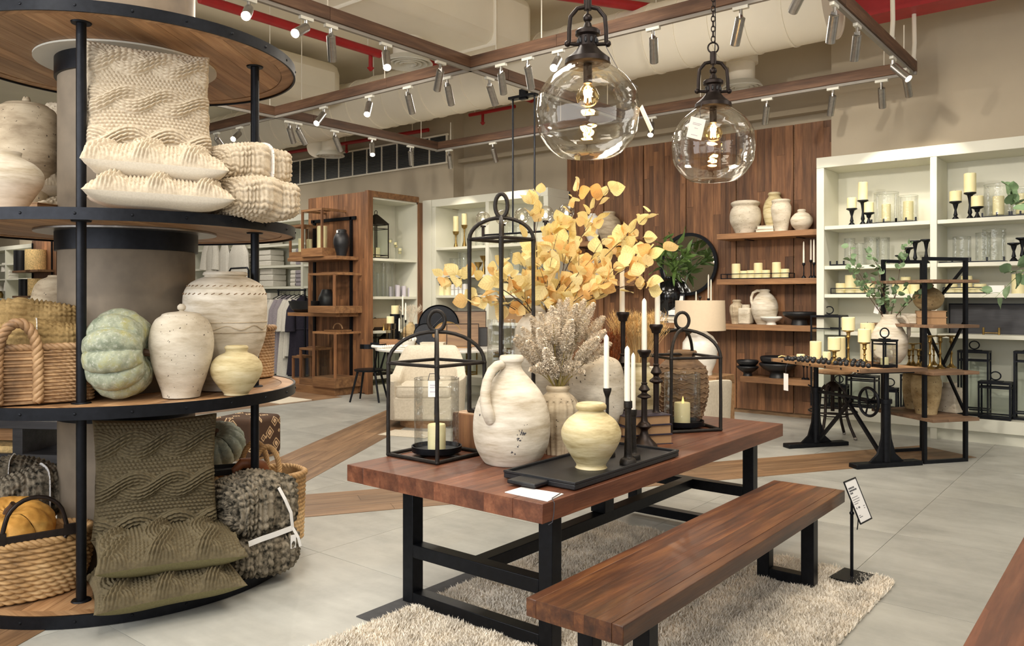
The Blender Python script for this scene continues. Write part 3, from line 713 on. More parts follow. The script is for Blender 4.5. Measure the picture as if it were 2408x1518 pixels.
def vase(name,label,cx,prof,mat,z0,cat='vase',d=None,dx=0,group=None,n=44,wall=True,parent_part=None,flute=0):
    if flute: n=112
    yl,hl=prof[-1]
    if d is None:
        d=FX*(EYE-z0)/(yl-YH); d=d/(1-hl/FX)
    yb=YH+FX*(EYE-z0)/d; x,y=wd(cx,d)
    Q=vprof(prof,d,yb,wall); mb=MB().lathe(Q,n)
    if flute:
        mb.v=[(p[0]*(1-flute*(.5+.5*math.cos(math.atan2(p[1],p[0])*flute_n))*(0 if p[2]>.8*Q[3][1] else 1)),p[1]*(1-flute*(.5+.5*math.cos(math.atan2(p[1],p[0])*flute_n))*(0 if p[2]>.8*Q[3][1] else 1)),p[2]) for p in mb.v]
    o=solo(name,label,mb,mat,cat,(x,y,z0),0,group,ang=60); o['d']=d; o['yb']=yb; return o
flute_n=16
# ---------- round display stand around the column ----------
SXr,SYd,SR=-2.315,4.81,.973
SX,SY=RX*SXr+FWX*SYd,RY*SXr+FWY*SYd
cm=MB().lathe([(.375,5.7),(.375,0)],64); o=struct('column',cm,m_col); o.location=(SX,SY,0)
t=stand=thing('round_display_stand','round four-tier wood and black steel display stand built around the plaster column','display stand',(SX,SY,0))
def planks(parent,z0,z1,ang,pw,R,mat,hole=.40):
    n=int(2*R/pw)+1; c,s=math.cos(ang),math.sin(ang)
    for i in range(n):
        a=-R+2*R*i/n; b=-R+2*R*(i+1)/n-.002
        def edge(v,sg): return sg*math.sqrt(max(R*R-v*v,0))
        def piece(lo,hi):
            pts=[]
            m=6
            for k in range(m+1): v=a+(b-a)*k/m; pts.append((lo(v),v))
            for k in range(m,-1,-1): v=a+(b-a)*k/m; pts.append((hi(v),v))
            out=[]
            for p in pts:
                q=(p[0]*c-p[1]*s,p[0]*s+p[1]*c)
                if not out or math.hypot(q[0]-out[-1][0],q[1]-out[-1][1])>1e-4: out.append(q)
            if len(out)>3 and math.hypot(out[0][0]-out[-1][0],out[0][1]-out[-1][1])<1e-4: out.pop()
            mb=MB().prism(out,z0,z1)
            rot=Matrix.Rotation(-ang,4,'Z'); mb.v=[tuple(rot@Vector(p)) for p in mb.v]
            link('plank',mb.mesh('plank',mat),parent,(0,0,0),(0,0,ang))
        if max(abs(a),abs(b))<hole-.02:
            h=lambda v: math.sqrt(hole*hole-v*v)
            piece(lambda v: edge(v,-1),lambda v:-h(v)); piece(h,lambda v: edge(v,1))
        else: piece(lambda v: edge(v,-1),lambda v: edge(v,1))
TZ=((2.99,3.05),(1.982,2.042),(1.009,1.07),(.004,.065))
for i,(a,b) in enumerate(TZ):
    bd=part('tier_rim',MB().ring(SR,SR-.012,a,b,128),m_black,t)
    part('edge_band',MB().ring(SR-.012,SR-.085,a+.012,b-.004,96),m_oak,bd)
    planks(bd,a+.016,b-.006,YAW+PI/2-.06,.125,SR-.088,m_oak)
    if i<3:
        part('collar_plate',MB().ring(.50,.372,a+.004,a+.014,64),m_white if i==0 else m_steel,t,label='pale round plate under the tier')
        part('collar_band',MB().ring(.392,.373,a-.105,a+.004,64),m_black,t)
rivet=MB().lathe([(0,.006),(.006,.004),(.008,0)],8).mesh('rivet',m_black)
for (a,b) in TZ:
    for k in range(24):
        an=2*PI*k/24+.1; link('rivet',rivet,t,(SR*math.cos(an),SR*math.sin(an),(a+b)/2),(0,PI/2,an))
for ang in (-81,2,93,196):
    an=math.radians(ang)+YAW; px_,py_=.755*math.cos(an),.755*math.sin(an)
    for (a,b),(c_,e_) in zip(TZ[1:],TZ[:-1]):
        part('post',MB().cyl((px_,py_,b-.005),(px_,py_,c_+.016),.0245,18),m_black,t)
        fl=MB().lathe([(0,.008),(.044,.006),(.048,0),(0,0)],24,px_,py_,b-.004).lathe([(0,0),(.05,0),(.046,-.008),(0,-.009)],24,px_,py_,c_+.016); part('flange',fl,m_black,t)
T1,T2,T3=TZ[1][1],TZ[2][1],TZ[3][1]
def sp(px,d): return wd(px,d)
# --- upper tier: cream cushions and throws
x,y=sp(352,4.28); a=face(x,y)
pillow('knit_cushion','cream cable-knit cushion standing upright under the top disc of the stand',(x,y,T1+.605),(PI/2-.2,0,a+.10),.63,.63,.16,m_knitw,m_linen,'x',.03,N=230)
x,y=sp(372,4.19); pillow('knit_cushion','cream cable-knit cushion lying flat, the upper of two with linen undersides',(x,y,T1+.245),(.05,.03,a-.03),.68,.52,.20,m_knitw,m_linen,'y',.05,N=210,sag=.012)
x,y=sp(375,4.17); pillow('knit_cushion','cream cable-knit cushion lying flat on the tier under another one',(x,y,T1+.092),(.04,.02,a+.02),.70,.54,.18,m_knitw,m_linen,'y',.0,N=210,sag=.012)
x,y=sp(580,4.55); throw('chunky_throw','cream chunky-knit throw folded on top of another cream throw',(x,y,T1+.20),a+.5,.21,.20,.105,m_knitw,None,True,nu=250,nv=120,cw=.05,rh=.034)
x,y=sp(592,4.45); throw('chunky_throw','cream chunky-knit throw folded beneath, directly on the upper tier',(x,y,T1),a+.5,.215,.215,.105,m_knitw,None,False,nu=250,nv=120,cw=.05,rh=.034)
x,y=sp(118,4.95); pillow('knit_cushion','cream knit cushion lying flat beyond the front post, upper of two',(x,y,T1+.24),(.04,0,a-.9),.44,.44,.17,m_knitw,m_linen,'y',.1,N=100,sag=.01)
pillow('knit_cushion','cream knit cushion lying flat beyond the front post, lower of two',(x-.02,y,T1+.088),(.04,0,a-.8),.46,.46,.17,m_knitw,m_linen,'y',.0,N=100,sag=.01)
x,y=sp(128,5.12); pillow('knit_cushion','cream knit cushion leaning upright on the column behind the front post',(x,y,T1+.56),(PI/2-.2,0,a-.9),.5,.5,.16,m_knitw,m_linen,'x',.0,N=100)
vase('lidded_jar','large speckled stoneware jar with a knobbed lid beside the column',62,[(228,6),(237,9),(243,5),(246,40),(252,50),(262,62),(300,74),(350,75),(400,63),(440,50),(487,38)],m_grey,T1,'jar',d=4.75,wall=False)
vase('round_jar','round chalky jar with a short neck in front of the lidded stoneware jar',15,[(358,32),(368,31),(374,40),(385,60),(405,76),(430,76),(455,62),(487,36)],m_cream,T1,'jar',d=4.1)
def book(name,label,loc,rz,sx,sy,sz,mcov,group=None,mp=None):
    o=thing(name,label,'book',loc,rz,group)
    part('pages',MB().box(0,.004,sz/2,sx-.012,sy-.012,sz-.008),mp or m_book,o); part('cover',MB().box(0,0,.002,sx,sy,.004).box(0,0,sz-.002,sx,sy,.004).box(0,sy/2-.002,sz/2,sx,.004,sz),mcov,o); return o
x,y=sp(105,4.6); book('flat_book','tan book lying flat at the bottom of a pair by the jars',(x,y,T1),a+.5,.27,.2,.045,m_kraft,None,m_kraft); book('flat_book','smaller tan book on top of another by the jars',(x,y,T1+.046),a+.8,.23,.17,.05,m_kraft,None,m_kraft)
# --- middle tier
x,y=sp(52,4.12); a2=face(x,y)
bk=basket('rope_basket','rectangular water-hyacinth rope basket holding tan knit throws',(x,y,T2),a2+.06,.315,.2,.285,m_wick,rows=17,cols=52,e=.35,flare=1.03,amp=.018,nu=460,nv=150)
for sx_ in (-1,1):
    pts=[(-.0+.085*math.cos(q)-.03,-.215*sx_,.24+.17*math.sin(q)) for q in np.linspace(0,PI,10)]
    pts=[(.055,-.222*sx_,.0+.012)]+[(.055,-.222*sx_,.12)]+pts+[(-.115,-.222*sx_,.12),(-.115,-.222*sx_,.012)]
    link('braided_handle',gridmesh('braided_handle',ropetube(pts,.024,10,False,4),m_wick),bk)
x2,y2=sp(75,4.15); throw('chunky_throw','tan chunky-knit throw rolled in the rope basket, tied with white ribbon',(x2,y2,T2+.20),a2+.0,.30,.13,.10,m_knitt,None,True,e1=.8,e2=.45,nu=260,nv=110,cw=.04,rh=.034,amp=.019)
x2,y2=sp(48,4.34); throw('chunky_throw','tan chunky-knit throw behind the ribboned one, higher in the basket',(x2,y2,T2+.30),a2-.03,.31,.14,.105,m_knitt,None,False,e1=.8,e2=.45,nu=220,nv=100,cw=.045,rh=.034,amp=.019)
pumpkin('heirloom_pumpkin','big mottled green-grey ribbed pumpkin resting on its side next to the front post',(sp(284,4.2)[0],sp(284,4.2)[1],T2+.238),.24,.165,m_pgreen,(0,PI/2-.06,face(*sp(284,4.2))-.35),ribs=11,depth=.16)
vase('lidded_jar','pale speckled jar with a small knobbed lid standing by the green pumpkin',427,[(714,4),(719,9),(726,9),(731,6),(734,30),(738,42),(742,45),(752,58),(775,68),(805,72),(840,68),(880,57),(915,45),(937,41)],m_cream2,T2,'jar',wall=False)
vase('large_jar','tall wide pale clay jar with rope-pattern bands behind the straw-coloured pot',530,[(640,48),(646,50),(650,46),(656,60),(668,80),(690,92),(720,94),(765,93),(800,88),(840,74),(880,62),(920,55)],m_cream,T2,'jar')
vase('round_jar','small straw-coloured round pot at the front of the middle tier',556,[(813,25),(817,27),(822,25),(828,26),(836,42),(850,55),(866,59),(884,55),(905,42),(922,29),(930,28)],m_yell,T2,'jar')
x,y=sp(588,5.4); basket('rope_basket','tall seagrass basket half hidden behind the banded clay jar',(x,y,T2),a2,.155,.155,.33,m_wick,rows=17,cols=34,e=1,flare=1.05,amp=.01,nu=160,nv=110)
vase('round_jar','grey stone jar behind the tan throws next to the column',135,[(648,20),(652,22),(660,38),(680,50),(720,55),(770,40),(800,30)],m_grey,T2,'jar',d=5.3)
for jx,jy0,n_,amp_ in ((530,672,60,.0),(530,690,60,.0)): pass
jar=[o for o in scn.objects if o.name.startswith('large_jar')][0]; dj=jar['d']; yb_=jar['yb']
def band(py,hw,wavy=0,dash=True,name='incised_band'):
    R_=hw*dj/FX+.0015; z=(yb_-py)*dj/FX; mb=MB(); N_=72
    for i in range(N_):
        if dash and i%2: continue
        a0,a1=2*PI*i/N_,2*PI*(i+(.9 if dash else 1))/N_
        za=z+wavy*math.sin(a0*9); zb=z+wavy*math.sin(a1*9)
        mb.bar((R_*math.cos(a0),R_*math.sin(a0),za-(.004 if dash else 0)),(R_*math.cos(a1),R_*math.sin(a1),zb+(.004 if dash else 0)),.004,.004)
    part(name,mb,m_grey if not dash else m_brownc,jar)
band(673,84); band(691,92); band(756,93.5,0,False); band(768,93,.012,False); band(779,91.5,0,False)
# --- lowest tier
x,y=sp(368,4.3); a=face(x,y)
pillow('knit_cushion','olive cable-knit cushion standing upright on the lowest tier',(x,y,T3+.585),(PI/2-.16,0,a+.02),.62,.62,.17,m_knitg,m_olivec,'x',.05,N=250)
x,y=sp(395,4.16); pillow('knit_cushion','olive cable-knit cushion lying flat, upper of the two olive ones',(x,y,T3+.245),(.03,.03,a+.10),.70,.56,.19,m_knitg,m_olivec,'y',.06,N=240,sag=.014)
x,y=sp(388,4.12); pillow('knit_cushion','olive cable-knit cushion lying flat, the lower one overhanging the rim',(x,y,T3+.085),(.02,-.01,a+.14),.70,.56,.165,m_knitg,m_olivec,'y',.02,N=210,sag=.012)
x,y=sp(601,4.56); th=throw('chunky_throw','dark tweed chunky-knit throw tied with a white ribbon bow',(x,y,T3+.21),a+.45,.19,.19,.155,m_knitd,None,False,nu=260,nv=140,cw=.058,rh=.042,amp=.025)
rb=[(-.17,-.205,.0),(-.1,-.213,.012),(0,-.215,.02),(.1,-.213,.03)]; ribbon(th,rb,.03); ribbon(th,[(.1,-.215,.03),(.085,-.222,.12),(.05,-.218,.2),(.02,-.200,.27)],.018); ribbon(th,[(.1,-.217,.03),(.13,-.228,-.03),(.14,-.232,-.08)],.016); part('care_tag',MB().box(.10,-.222,-.045,.034,.003,.075),m_paper,th)
x,y=sp(603,4.55); throw('chunky_throw','dark tweed chunky-knit throw underneath the ribboned tweed throw',(x,y,T3),a+.45,.195,.195,.11,m_knitd,None,False,nu=240,nv=100,cw=.058,rh=.042,amp=.025)
x,y=sp(550,4.75); throw('chunky_throw','dark tweed throw partly hidden behind the upright olive cushion',(x,y,T3+.19),a+.3,.17,.15,.13,m_knitd,None,False,nu=200,nv=100,cw=.055,rh=.042,amp=.016)
x,y=sp(612,5.05); b3=basket('rope_basket','braided straw basket with two looped handles behind the tweed throws',(x,y,T3),a+.25,.27,.19,.42,m_wick2,rows=16,cols=44,e=.7,flare=1.06,amp=.012,nu=220,nv=90)
for sg in (-1,1):
    pts=[(.085*math.cos(q),sg*.10,.42+.02+.17*math.sin(q)) for q in np.linspace(0,PI,14)]
    link('looped_handle',gridmesh('looped_handle',ropetube([(.085,sg*.14,.33)]+pts+[(-.085,sg*.14,.33)],.016,10,False,3),m_wick2),b3)
x,y=sp(508,5.3); pumpkin('grey_pumpkin','blue-grey ribbed pumpkin peeping out beside the straw basket',(x,y,T3+.56),.19,.12,m_pgrey,(.5,.3,.2),ribs=13,depth=.12,nu=130,nv=50)
x,y=sp(585,4.9); o=solo('gourd','rust brown curled gourd lying in the straw basket',MB().tube([(-.06,0,0),(-.075,0,.06),(-.04,0,.095),(.02,0,.09),(.07,.03,.06),(.09,.05,0)],[.022,.028,.032,.036,.045,.05],14),plain('gourd_skin','#7a4524',.5,0,.2,8,.1),'gourd'); o.location=(x,y,T3+.43); o.rotation_euler=(0,0,a)
x,y=sp(525,5.0); solo('black_tray','black rectangular tray tucked between the basket and the olive cushion',MB().box(0,0,.01,.28,.16,.014).box(0,-.085,.02,.28,.01,.035).box(0,.085,.02,.28,.01,.035),m_blk,'tray',(x,y,T3+.44),a)
x,y=sp(60,4.16); a3=face(x,y)
b4=basket('rope_basket','oval braided straw basket with arched dark metal handle on the lowest tier',(x,y,T3),a3+.12,.31,.20,.30,m_wick2,rows=11,cols=34,e=.95,flare=1.28,amp=.020,nu=260,nv=100,belly=.06)
hp=[(-.11,-.19,.305),(-.12,-.19,.32),(-.125,-.185,.35)]+[(.02+.13*math.cos(q),-.18,.40+.13*math.sin(q)) for q in np.linspace(PI*.95,PI*.05,12)]+[(.165,-.185,.35),(.16,-.19,.32),(.15,-.19,.305)]
hd=part('arched_handle',MB().tube(hp,.011,10),m_bronze,b4); part('handle_bar',MB().box(.02,-.19,.335,.36,.012,.035),m_bronze,hd,bev=.002); part('handle_bracket',MB().box(-.14,-.193,.345,.07,.016,.055).box(.18,-.193,.345,.07,.016,.055),m_bronze,hd)
x,y=sp(20,4.25); pumpkin('golden_pumpkin','golden ribbed pumpkin inside the oval straw basket',(x,y,T3+.30),.225,.145,m_pyel,(.25,.2,.4),ribs=9,depth=.12,nu=160,nv=60)
x,y=sp(95,4.62); throw('chunky_throw','dark tweed throw behind the golden pumpkin, tied with grey ribbon',(x,y,T3+.30),a3+.15,.22,.15,.12,m_knitd,None,True,e1=.8,nu=220,nv=110,cw=.055,rh=.04,amp=.016)
x,y=sp(20,4.85); throw('chunky_throw','second dark tweed throw at the back of the lowest tier by the column',(x,y,T3+.27),a3-.1,.26,.16,.14,m_knitd,None,True,e1=.8,nu=220,nv=110,cw=.055,rh=.04,amp=.016)
x,y=sp(182,4.52); throw('chunky_throw','dark tweed throw low behind the front post between basket and cushions',(x,y,T3),a3-.5,.14,.13,.12,m_knitd,None,False,e1=.8,nu=160,nv=80,cw=.055,rh=.04,amp=.016)
# ---------- dining table, bench, rug ----------
def plankedtop(t,x0,x1,y0,y1,z0,z1,n,mat,seed,bev=.003):
    rnd=random.Random(seed); ws=[rnd.uniform(.8,1.25) for _ in range(n)]; s=sum(ws); x=x0
    for k in range(n):
        w_=ws[k]/s*(x1-x0)
        o=link('board',MB().box(0,0,0,w_-.0002,y1-y0,z1-z0).mesh('board',mat),t,(x+w_/2,(y0+y1)/2,(z0+z1)/2),bev=bev if k in (0,n-1) else .0003); x+=w_
def legframe(t,x0,x1,y,z0,z1,w,name='leg_frame',rail=None):
    f=part(name,MB().bx(x0,x0+w,y-w/2,y+w/2,z0,z1).bx(x1-w,x1,y-w/2,y+w/2,z0,z1).bx(x0+w,x1-w,y-w/2,y+w/2,z0,z0+w*.8).bx(x0+w,x1-w,y-w/2,y+w/2,z1-.012,z1),m_black,t,bev=.003)
    if rail: part('cross_rail',MB().bx(x0+w,x1-w,y-w/2,y+w/2,rail-w*.9,rail),m_black,f,bev=.003)
TX0,TX1,TY0,TY1,TT,TB=-3.25,-1.99,2.66,5.405,.743,.658
t=thing('dining_table','long walnut-brown block table on black steel frame legs','table')
plankedtop(t,TX0,TX1,TY0,TY1,TB,TT,9,m_tabley,4)
Z0=.028
legframe(t,-3.05,-2.09,2.90,Z0,TB,.075,rail=.335); legframe(t,-3.05,-2.09,5.17,Z0,TB,.075,rail=.335)
part('long_stretcher',MB().bx(-2.61,-2.53,2.93,5.14,.27,.335),m_black,t,bev=.003)
t.location=(0,0,0)
part('center_post',MB().bx(-2.62,-2.52,3.98,4.08,.335,TB),m_black,t,bev=.003)
t=thing('bench','reddish plank bench on black steel sled legs drawn up to the long table','bench')
plankedtop(t,-1.812,-1.397,2.32,4.77,.428,.496,8,m_benchy,8)
for y in (2.62,4.42): legframe(t,-1.765,-1.447,y,Z0,.428,.07)
# right-hand second table
t=thing('dining_table','brown plank table at the picture edge carrying a timber crate','table')
plankedtop(t,-.374,.7,1.2,4.6,TB,TT,7,m_tabley,14)
legframe(t,-.2,.6,1.6,0,TB,.075); legframe(t,-.2,.6,4.2,0,TB,.075)
x,y,d=at(2396,1500,TT)
o=thing('timber_crate','rustic timber crate standing on the table at the picture edge','crate',(x+.21,y+.21,TT))
part('side',MB().bx(-.2,-.18,-.2,.2,0,.20),m_greywood,o,bev=.003); part('side',MB().bx(.18,.2,-.2,.2,0,.20),m_greywood,o,bev=.003); part('end_board',MB().bx(-.18,.18,-.2,-.18,0,.2),m_greywood,o,bev=.003); part('end_board',MB().bx(-.18,.18,.18,.2,0,.2),m_greywood,o,bev=.003); part('bottom_board',MB().bx(-.18,.18,-.18,.18,0,.02),m_teakx,o)
# rug with long pile
def pile(x0,x1,y0,y1,n,h,seed,wob=.02):
    r=np.random.RandomState(seed); x=r.uniform(x0,x1,n); y=r.uniform(y0,y1,n)
    row=np.sin((x-x0)*26+np.sin(y*1.7)*.5)
    hh=h*(.72+.32*r.rand(n)+.16*row); an=r.rand(n)*2*PI; le=.55*hh*(.3+r.rand(n)); la=r.rand(n)*2*PI
    wd_=.0035+.0025*r.rand(n); dx,dy=np.cos(an)*wd_,np.sin(an)*wd_; lx,ly=np.cos(la)*le,np.sin(la)*le
    z0=.006
    P=np.stack([np.stack([x-dx,y-dy,np.full(n,z0)],-1),np.stack([x+dx,y+dy,np.full(n,z0)],-1),np.stack([x+lx*.45+dx*.9,y+ly*.45+dy*.9,hh*.62],-1),np.stack([x+lx*.45-dx*.9,y+ly*.45-dy*.9,hh*.62],-1),np.stack([x+lx,y+ly,hh],-1)],1)
    me=bpy.data.meshes.new('pile'); F=[]
    b=np.arange(n)*5
    q=np.stack([b,b+1,b+2,b+3],-1); tr=np.stack([b+3,b+2,b+4],-1)
    me.vertices.add(n*5); me.vertices.foreach_set('co',P.reshape(-1).astype(np.float32))
    li=np.concatenate([q.reshape(-1),tr.reshape(-1)]); me.loops.add(len(li)); me.loops.foreach_set('vertex_index',li.astype(np.int32))
    ls=np.concatenate([np.arange(n)*4,n*4+np.arange(n)*3]); lt=np.concatenate([np.full(n,4),np.full(n,3)])
    me.polygons.add(2*n); me.polygons.foreach_set('loop_start',ls.astype(np.int32)); me.polygons.foreach_set('loop_total',lt.astype(np.int32))
    me.update(calc_edges=True); return me
m_pile=plain('wool_pile','#efe7d9',.95,0,.10,7,0)
rg=thing('shag_rug','pale beige long-pile rug under the long table and bench','rug')
part('backing',MB().bx(-2.96,-1.16,1.7,4.80,.001,.010),m_pile,rg)
me=pile(-2.98,-1.14,1.7,4.82,150000,.042,5); me.materials.append(m_pile); o=link('pile',me,rg); o['kind']='stuff'
solo('rug_underlay','dark grey anti-slip underlay sticking out beyond the long-pile rug',MB().bx(-3.13,-2.9,2.62,3.5,.0005,.004),plain('underlay_felt','#4a4a4c',.9,0,.1,20,0),'rug pad')
# sign stand on the rug
x,y,d=at(2003,1357,Z0)
t=thing('sign_stand','black pedestal holding a tilted printed price sheet beside the bench','sign stand',(x,y,.030),face(x,y)+1.2)
part('base_plate',MB().box(0,0,.005,.22,.17,.008),m_black,t,bev=.002); part('pole',MB().cyl((0,0,.005),(0,0,.36),.009,12),m_black,t); part('pole_top',MB().cyl((0,0,.36),(0,.0,.44),.007,10).ball(0,0,.36,.013),m_black,t)
fr=part('sign_frame',MB().bx(-.105,.105,-.006,.0,-.155,-.145).bx(-.105,.105,-.006,.0,.145,.155).bx(-.105,-.097,-.006,.0,-.145,.145).bx(.097,.105,-.006,.0,-.145,.145).bx(-.1,.1,.0,.004,-.15,.15),m_black,t)
fr.location=(0.03,-.02,.43); fr.rotation_euler=(-.40,.0,0); fr.scale=(.8,.8,.78)
part('printed_sheet',MB().bx(-.097,.097,-.003,-.001,-.145,.145),m_paper,fr)
ink=MB(); rnd=random.Random(4)
def words(z,x0,x1,h):
    xx=x0
    while xx<x1: L=rnd.uniform(.008,.026); ink.bx(xx,min(xx+L,x1),-.0042,-.003,z,z+h); xx+=L+.005
for z,x0,x1,h in ((.09,-.075,.02,.011),(.072,-.075,.05,.011),(.054,-.075,-.03,.011),(.028,-.075,.02,.003),(.012,-.075,.04,.003),(-.004,-.075,.03,.003),(-.018,-.075,-.01,.003),(-.10,-.075,-.045,.003),(-.112,-.075,-.02,.004),(-.05,.05,.075,.003),(-.065,.05,.07,.003)): words(z,x0,x1,h)
for xx in (-.07,-.035,-.02): ink.lathe([(0,0.0012),(.006,0.0012),(.006,0)],8,0,0,0) if 0 else ink.bx(xx,xx+.010,-.0042,-.003,-.052,-.04)
part('printing',ink,m_ink,fr)
part('chain',MB().tube([(.02,-.02,.36),(.015,-.03,.33),(.01,-.03,.30),(.012,-.025,.27)],.003,6),m_black,t)
# ---------- things on the long table ----------
def P3(px,d): return wd(px,d)
def lantern(label,cx,cy,z0,half,hp,ha,rz,loop=.11,r=.0105,loopw=.045):
    t=thing('iron_lantern',label,'lantern',(cx,cy,z0),rz,'forged iron arch lanterns on the long table')
    h=half; cs=[(-h,-h),(h,-h),(h,h),(-h,h)]
    for i,(a,b) in enumerate(cs):
        part('post',MB().tube([(a,b,r),(a*1.01,b,hp*.4),(a*.995,b*1.005,hp*.75),(a,b,hp)],[r*1.1,r,r*.95,r*1.15],10),m_iron,t)
    bs=MB(); tp=MB()
    for (a,b),(c,e) in zip(cs,cs[1:]+cs[:1]): bs.cyl((a,b,r),(c,e,r),r,10); tp.cyl((a,b,hp),(c,e,hp),r*.9,10)
    bs.cyl((-h,0,r),(h,0,r),r*.75,8).cyl((0,-h,r),(0,h,r),r*.75,8)
    for a,b in cs: bs.ball(a,b,r,r*1.25,8,6); tp.ball(a,b,hp,r*1.3,8,6)
    part('base_ring',bs,m_iron,t); part('top_ring',tp,m_iron,t)
    for a,b in cs:
        pts=[(a*(math.cos(q)),b*(math.cos(q)),hp+(ha-hp)*math.sin(q)) for q in np.linspace(0,PI/2,9)]
        part('arch',MB().tube(pts,[r*1.15]+[r]*7+[r*1.15],10),m_iron,t)
    c_,s_=math.cos(-rz+YAW),math.sin(-rz+YAW)
    part('ring_handle',MB().tube([(loopw*math.cos(q)*c_,loopw*math.cos(q)*s_,ha+loop*.5+loop*.5*math.sin(q)+.004) for q in np.linspace(0,2*PI,20,endpoint=False)],r*1.05,10,True).ball(0,0,ha,r*1.5,10,8),m_iron,t); return t
LC=(-3.065,3.13); LR=(-2.44,4.80); 
dT=4.62; LT=P3(1179,dT)
lantern('squat forged iron lantern with round arch at the near end of the long table',LC[0],LC[1],TT,.185,.505,.675,0)
lantern('squat forged iron lantern at the far end of the long table',LR[0],LR[1],TT,.178,.475,.65,math.atan2(.3,.2))
zblk=.938
o=thing('timber_block','rustic timber block riser under the tall iron lantern','riser',(LT[0],LT[1],TT),.78+math.atan2(.3,.2)-.2)
part('block',MB().box(0,0,(zblk-TT)/2,.34,.46,zblk-TT),m_teakz,o,bev=.006); part('top_slice',MB().box(0,0,zblk-TT+.001,.33,.45,.002),wood('endgrain_pale','#a98562','#c9a684','#dcc0a0','y',.8,.6,.1,.3),o)
zblk+=.003
lantern('tall narrow forged iron lantern raised on a timber block',LT[0],LT[1],zblk,.131,1.0,1.125,YAW+PI/4,.135,.0115,.036)
def hurricane(label,cx,cy,z0,r,h,mat=None,tray=None,candle=None,flame=True):
    if tray:
        solo('candle_tray','round black metal tray '+label[1],MB().lathe([(0,.012),(tray*.93,.012),(tray*.95,.032),(tray,.032),(tray*.97,0),(0,0)],44),m_black,'tray',(cx,cy,z0)); z0+=.0125
    solo('hurricane_glass',label[0],MB().lathe([(r,h),(r,0.001)],48).tube([(r*math.cos(q),r*math.sin(q),h) for q in np.linspace(0,2*PI,40,endpoint=False)],.0022,5,True),mat or m_glassw,'hurricane glass',(cx,cy,z0))
    if candle:
        cr,ch=candle; c=thing('pillar_candle',label[2],'candle',(cx,cy,z0))
        part('wax',MB().lathe([(0,ch-.012),(cr*.55,ch-.010),(cr*.85,ch-.002),(cr*.93,ch),(cr,ch-.006),(cr,.0),(0,0)],32),m_wax,c)
        if flame: part('led_flame',MB().lathe([(0,.055),(.004,.04),(.008,.02),(.006,.006),(0,0)],10,cr*.1,0,ch-.012),m_led,c)
        else: part('wick',MB().cyl((0,0,ch-.012),(0,.002,ch+.012),.0015,6),m_ink,c)
hurricane(('clear hurricane glass inside the near squat iron lantern','inside the near squat iron lantern','ivory pillar candle inside the near squat iron lantern'),LC[0],LC[1],TT+.0225,.122,.385,m_glassw,.138,(.049,.135))
hurricane(('clear hurricane glass inside the far squat iron lantern','inside the far squat iron lantern','ivory pillar candle inside the far squat iron lantern'),LR[0],LR[1],TT+.0225,.118,.33,m_glassw,.142,(.052,.135))
solo('hurricane_glass','tall clear hurricane glass inside the tall iron lantern',MB().lathe([(.082,.515),(.082,.001)],44),m_glassw,'hurricane glass',(LT[0],LT[1],zblk+.0215))
# clay jug
jug=vase('clay_jug','large chalky clay jug with loop handle and dark flecks on the long table',1203,[(836,27),(842,29),(848,28),(852,24),(862,23),(874,30),(892,46),(925,72),(965,87),(1005,91),(1040,87),(1065,77),(1085,63),(1097,52)],m_cream,TT,'jug',n=56)
dj=jug['d']; sj=dj/FX; q0=face(*jug.location[:2])
def hl(px,py,back=0): # handle point in the jug's frame
    r=(px-1203)*sj; z=(jug['yb']-py)*sj; c,s=math.cos(q0),math.sin(q0); return (r*c-back*s*-1*-1, r*s+back*c*-1*-1, z) if 0 else (r*c-back*s, r*s+back*c, z)
hp=[(1182,856,-.02),(1170,857,-.055),(1157,868,-.085),(1147,890,-.115),(1143,915,-.14),(1144,940,-.165),(1149,958,-.175),(1155,974,-.165),(1160,990,-.12)]
part('handle',MB().tube([hl(*p) for p in hp],[.026,.026,.025,.025,.026,.028,.031,.031,.024],12),m_cream,jug)
rnd=random.Random(9); fk=MB()
for (px,py,n,sx_,sy_) in ((1228,1003,16,9,10),(1218,1018,14,5,8),(1128,940,9,4,22),(1240,985,5,6,6),(1205,1048,6,3,6)):
    for _ in range(n):
        a=px+rnd.gauss(0,sx_*.6); b=py+rnd.gauss(0,sy_*.6); 
        ys=[836,848,874,925,965,1005,1040,1065,1085,1097]; hw=[27,28,30,72,87,91,87,77,63,52]; R_=float(np.interp(b,ys,hw))
        if abs(a-1203)>R_*.97: continue
        bk=-math.sqrt(max(R_**2-(a-1203)**2,1))*sj; p=Vector(hl(a,b,bk)); fk.ball(p.x,p.y,p.z,rnd.uniform(.0015,.0045),6,4,(1,1,rnd.uniform(.8,2.0)))
part('dark_fleck',fk,m_ink,jug)['kind']='stuff'
# black serving board tray
BT=TT
bdt=thing('serving_board','long black rectangular serving tray with a paddle handle on the long table','tray',(-2.215,3.42,TT))
part('board',MB().box(0,0,.016,.41,.99,.024),m_blk,bdt,bev=.004); part('raised_edge',MB().box(-.2,0,.034,.014,.99,.012).box(.2,0,.034,.014,.99,.012).box(0,.489,.034,.40,.014,.012).box(0,-.489,.034,.40,.014,.012),m_blk,bdt,bev=.002)
part('paddle_handle',MB().box(-.02,-.545,.02,.16,.11,.02),m_blk,bdt,bev=.006)
ZT=TT+.029
sp1=vase('round_jar','small straw-coloured round pot standing on the black serving tray',1390,[(948,33),(953,36),(960,35),(964,29),(972,38),(988,58),(1012,70),(1035,67),(1060,54),(1080,41),(1090,35),(1097,36),(1106,38)],m_yell,ZT,'jar',n=48)
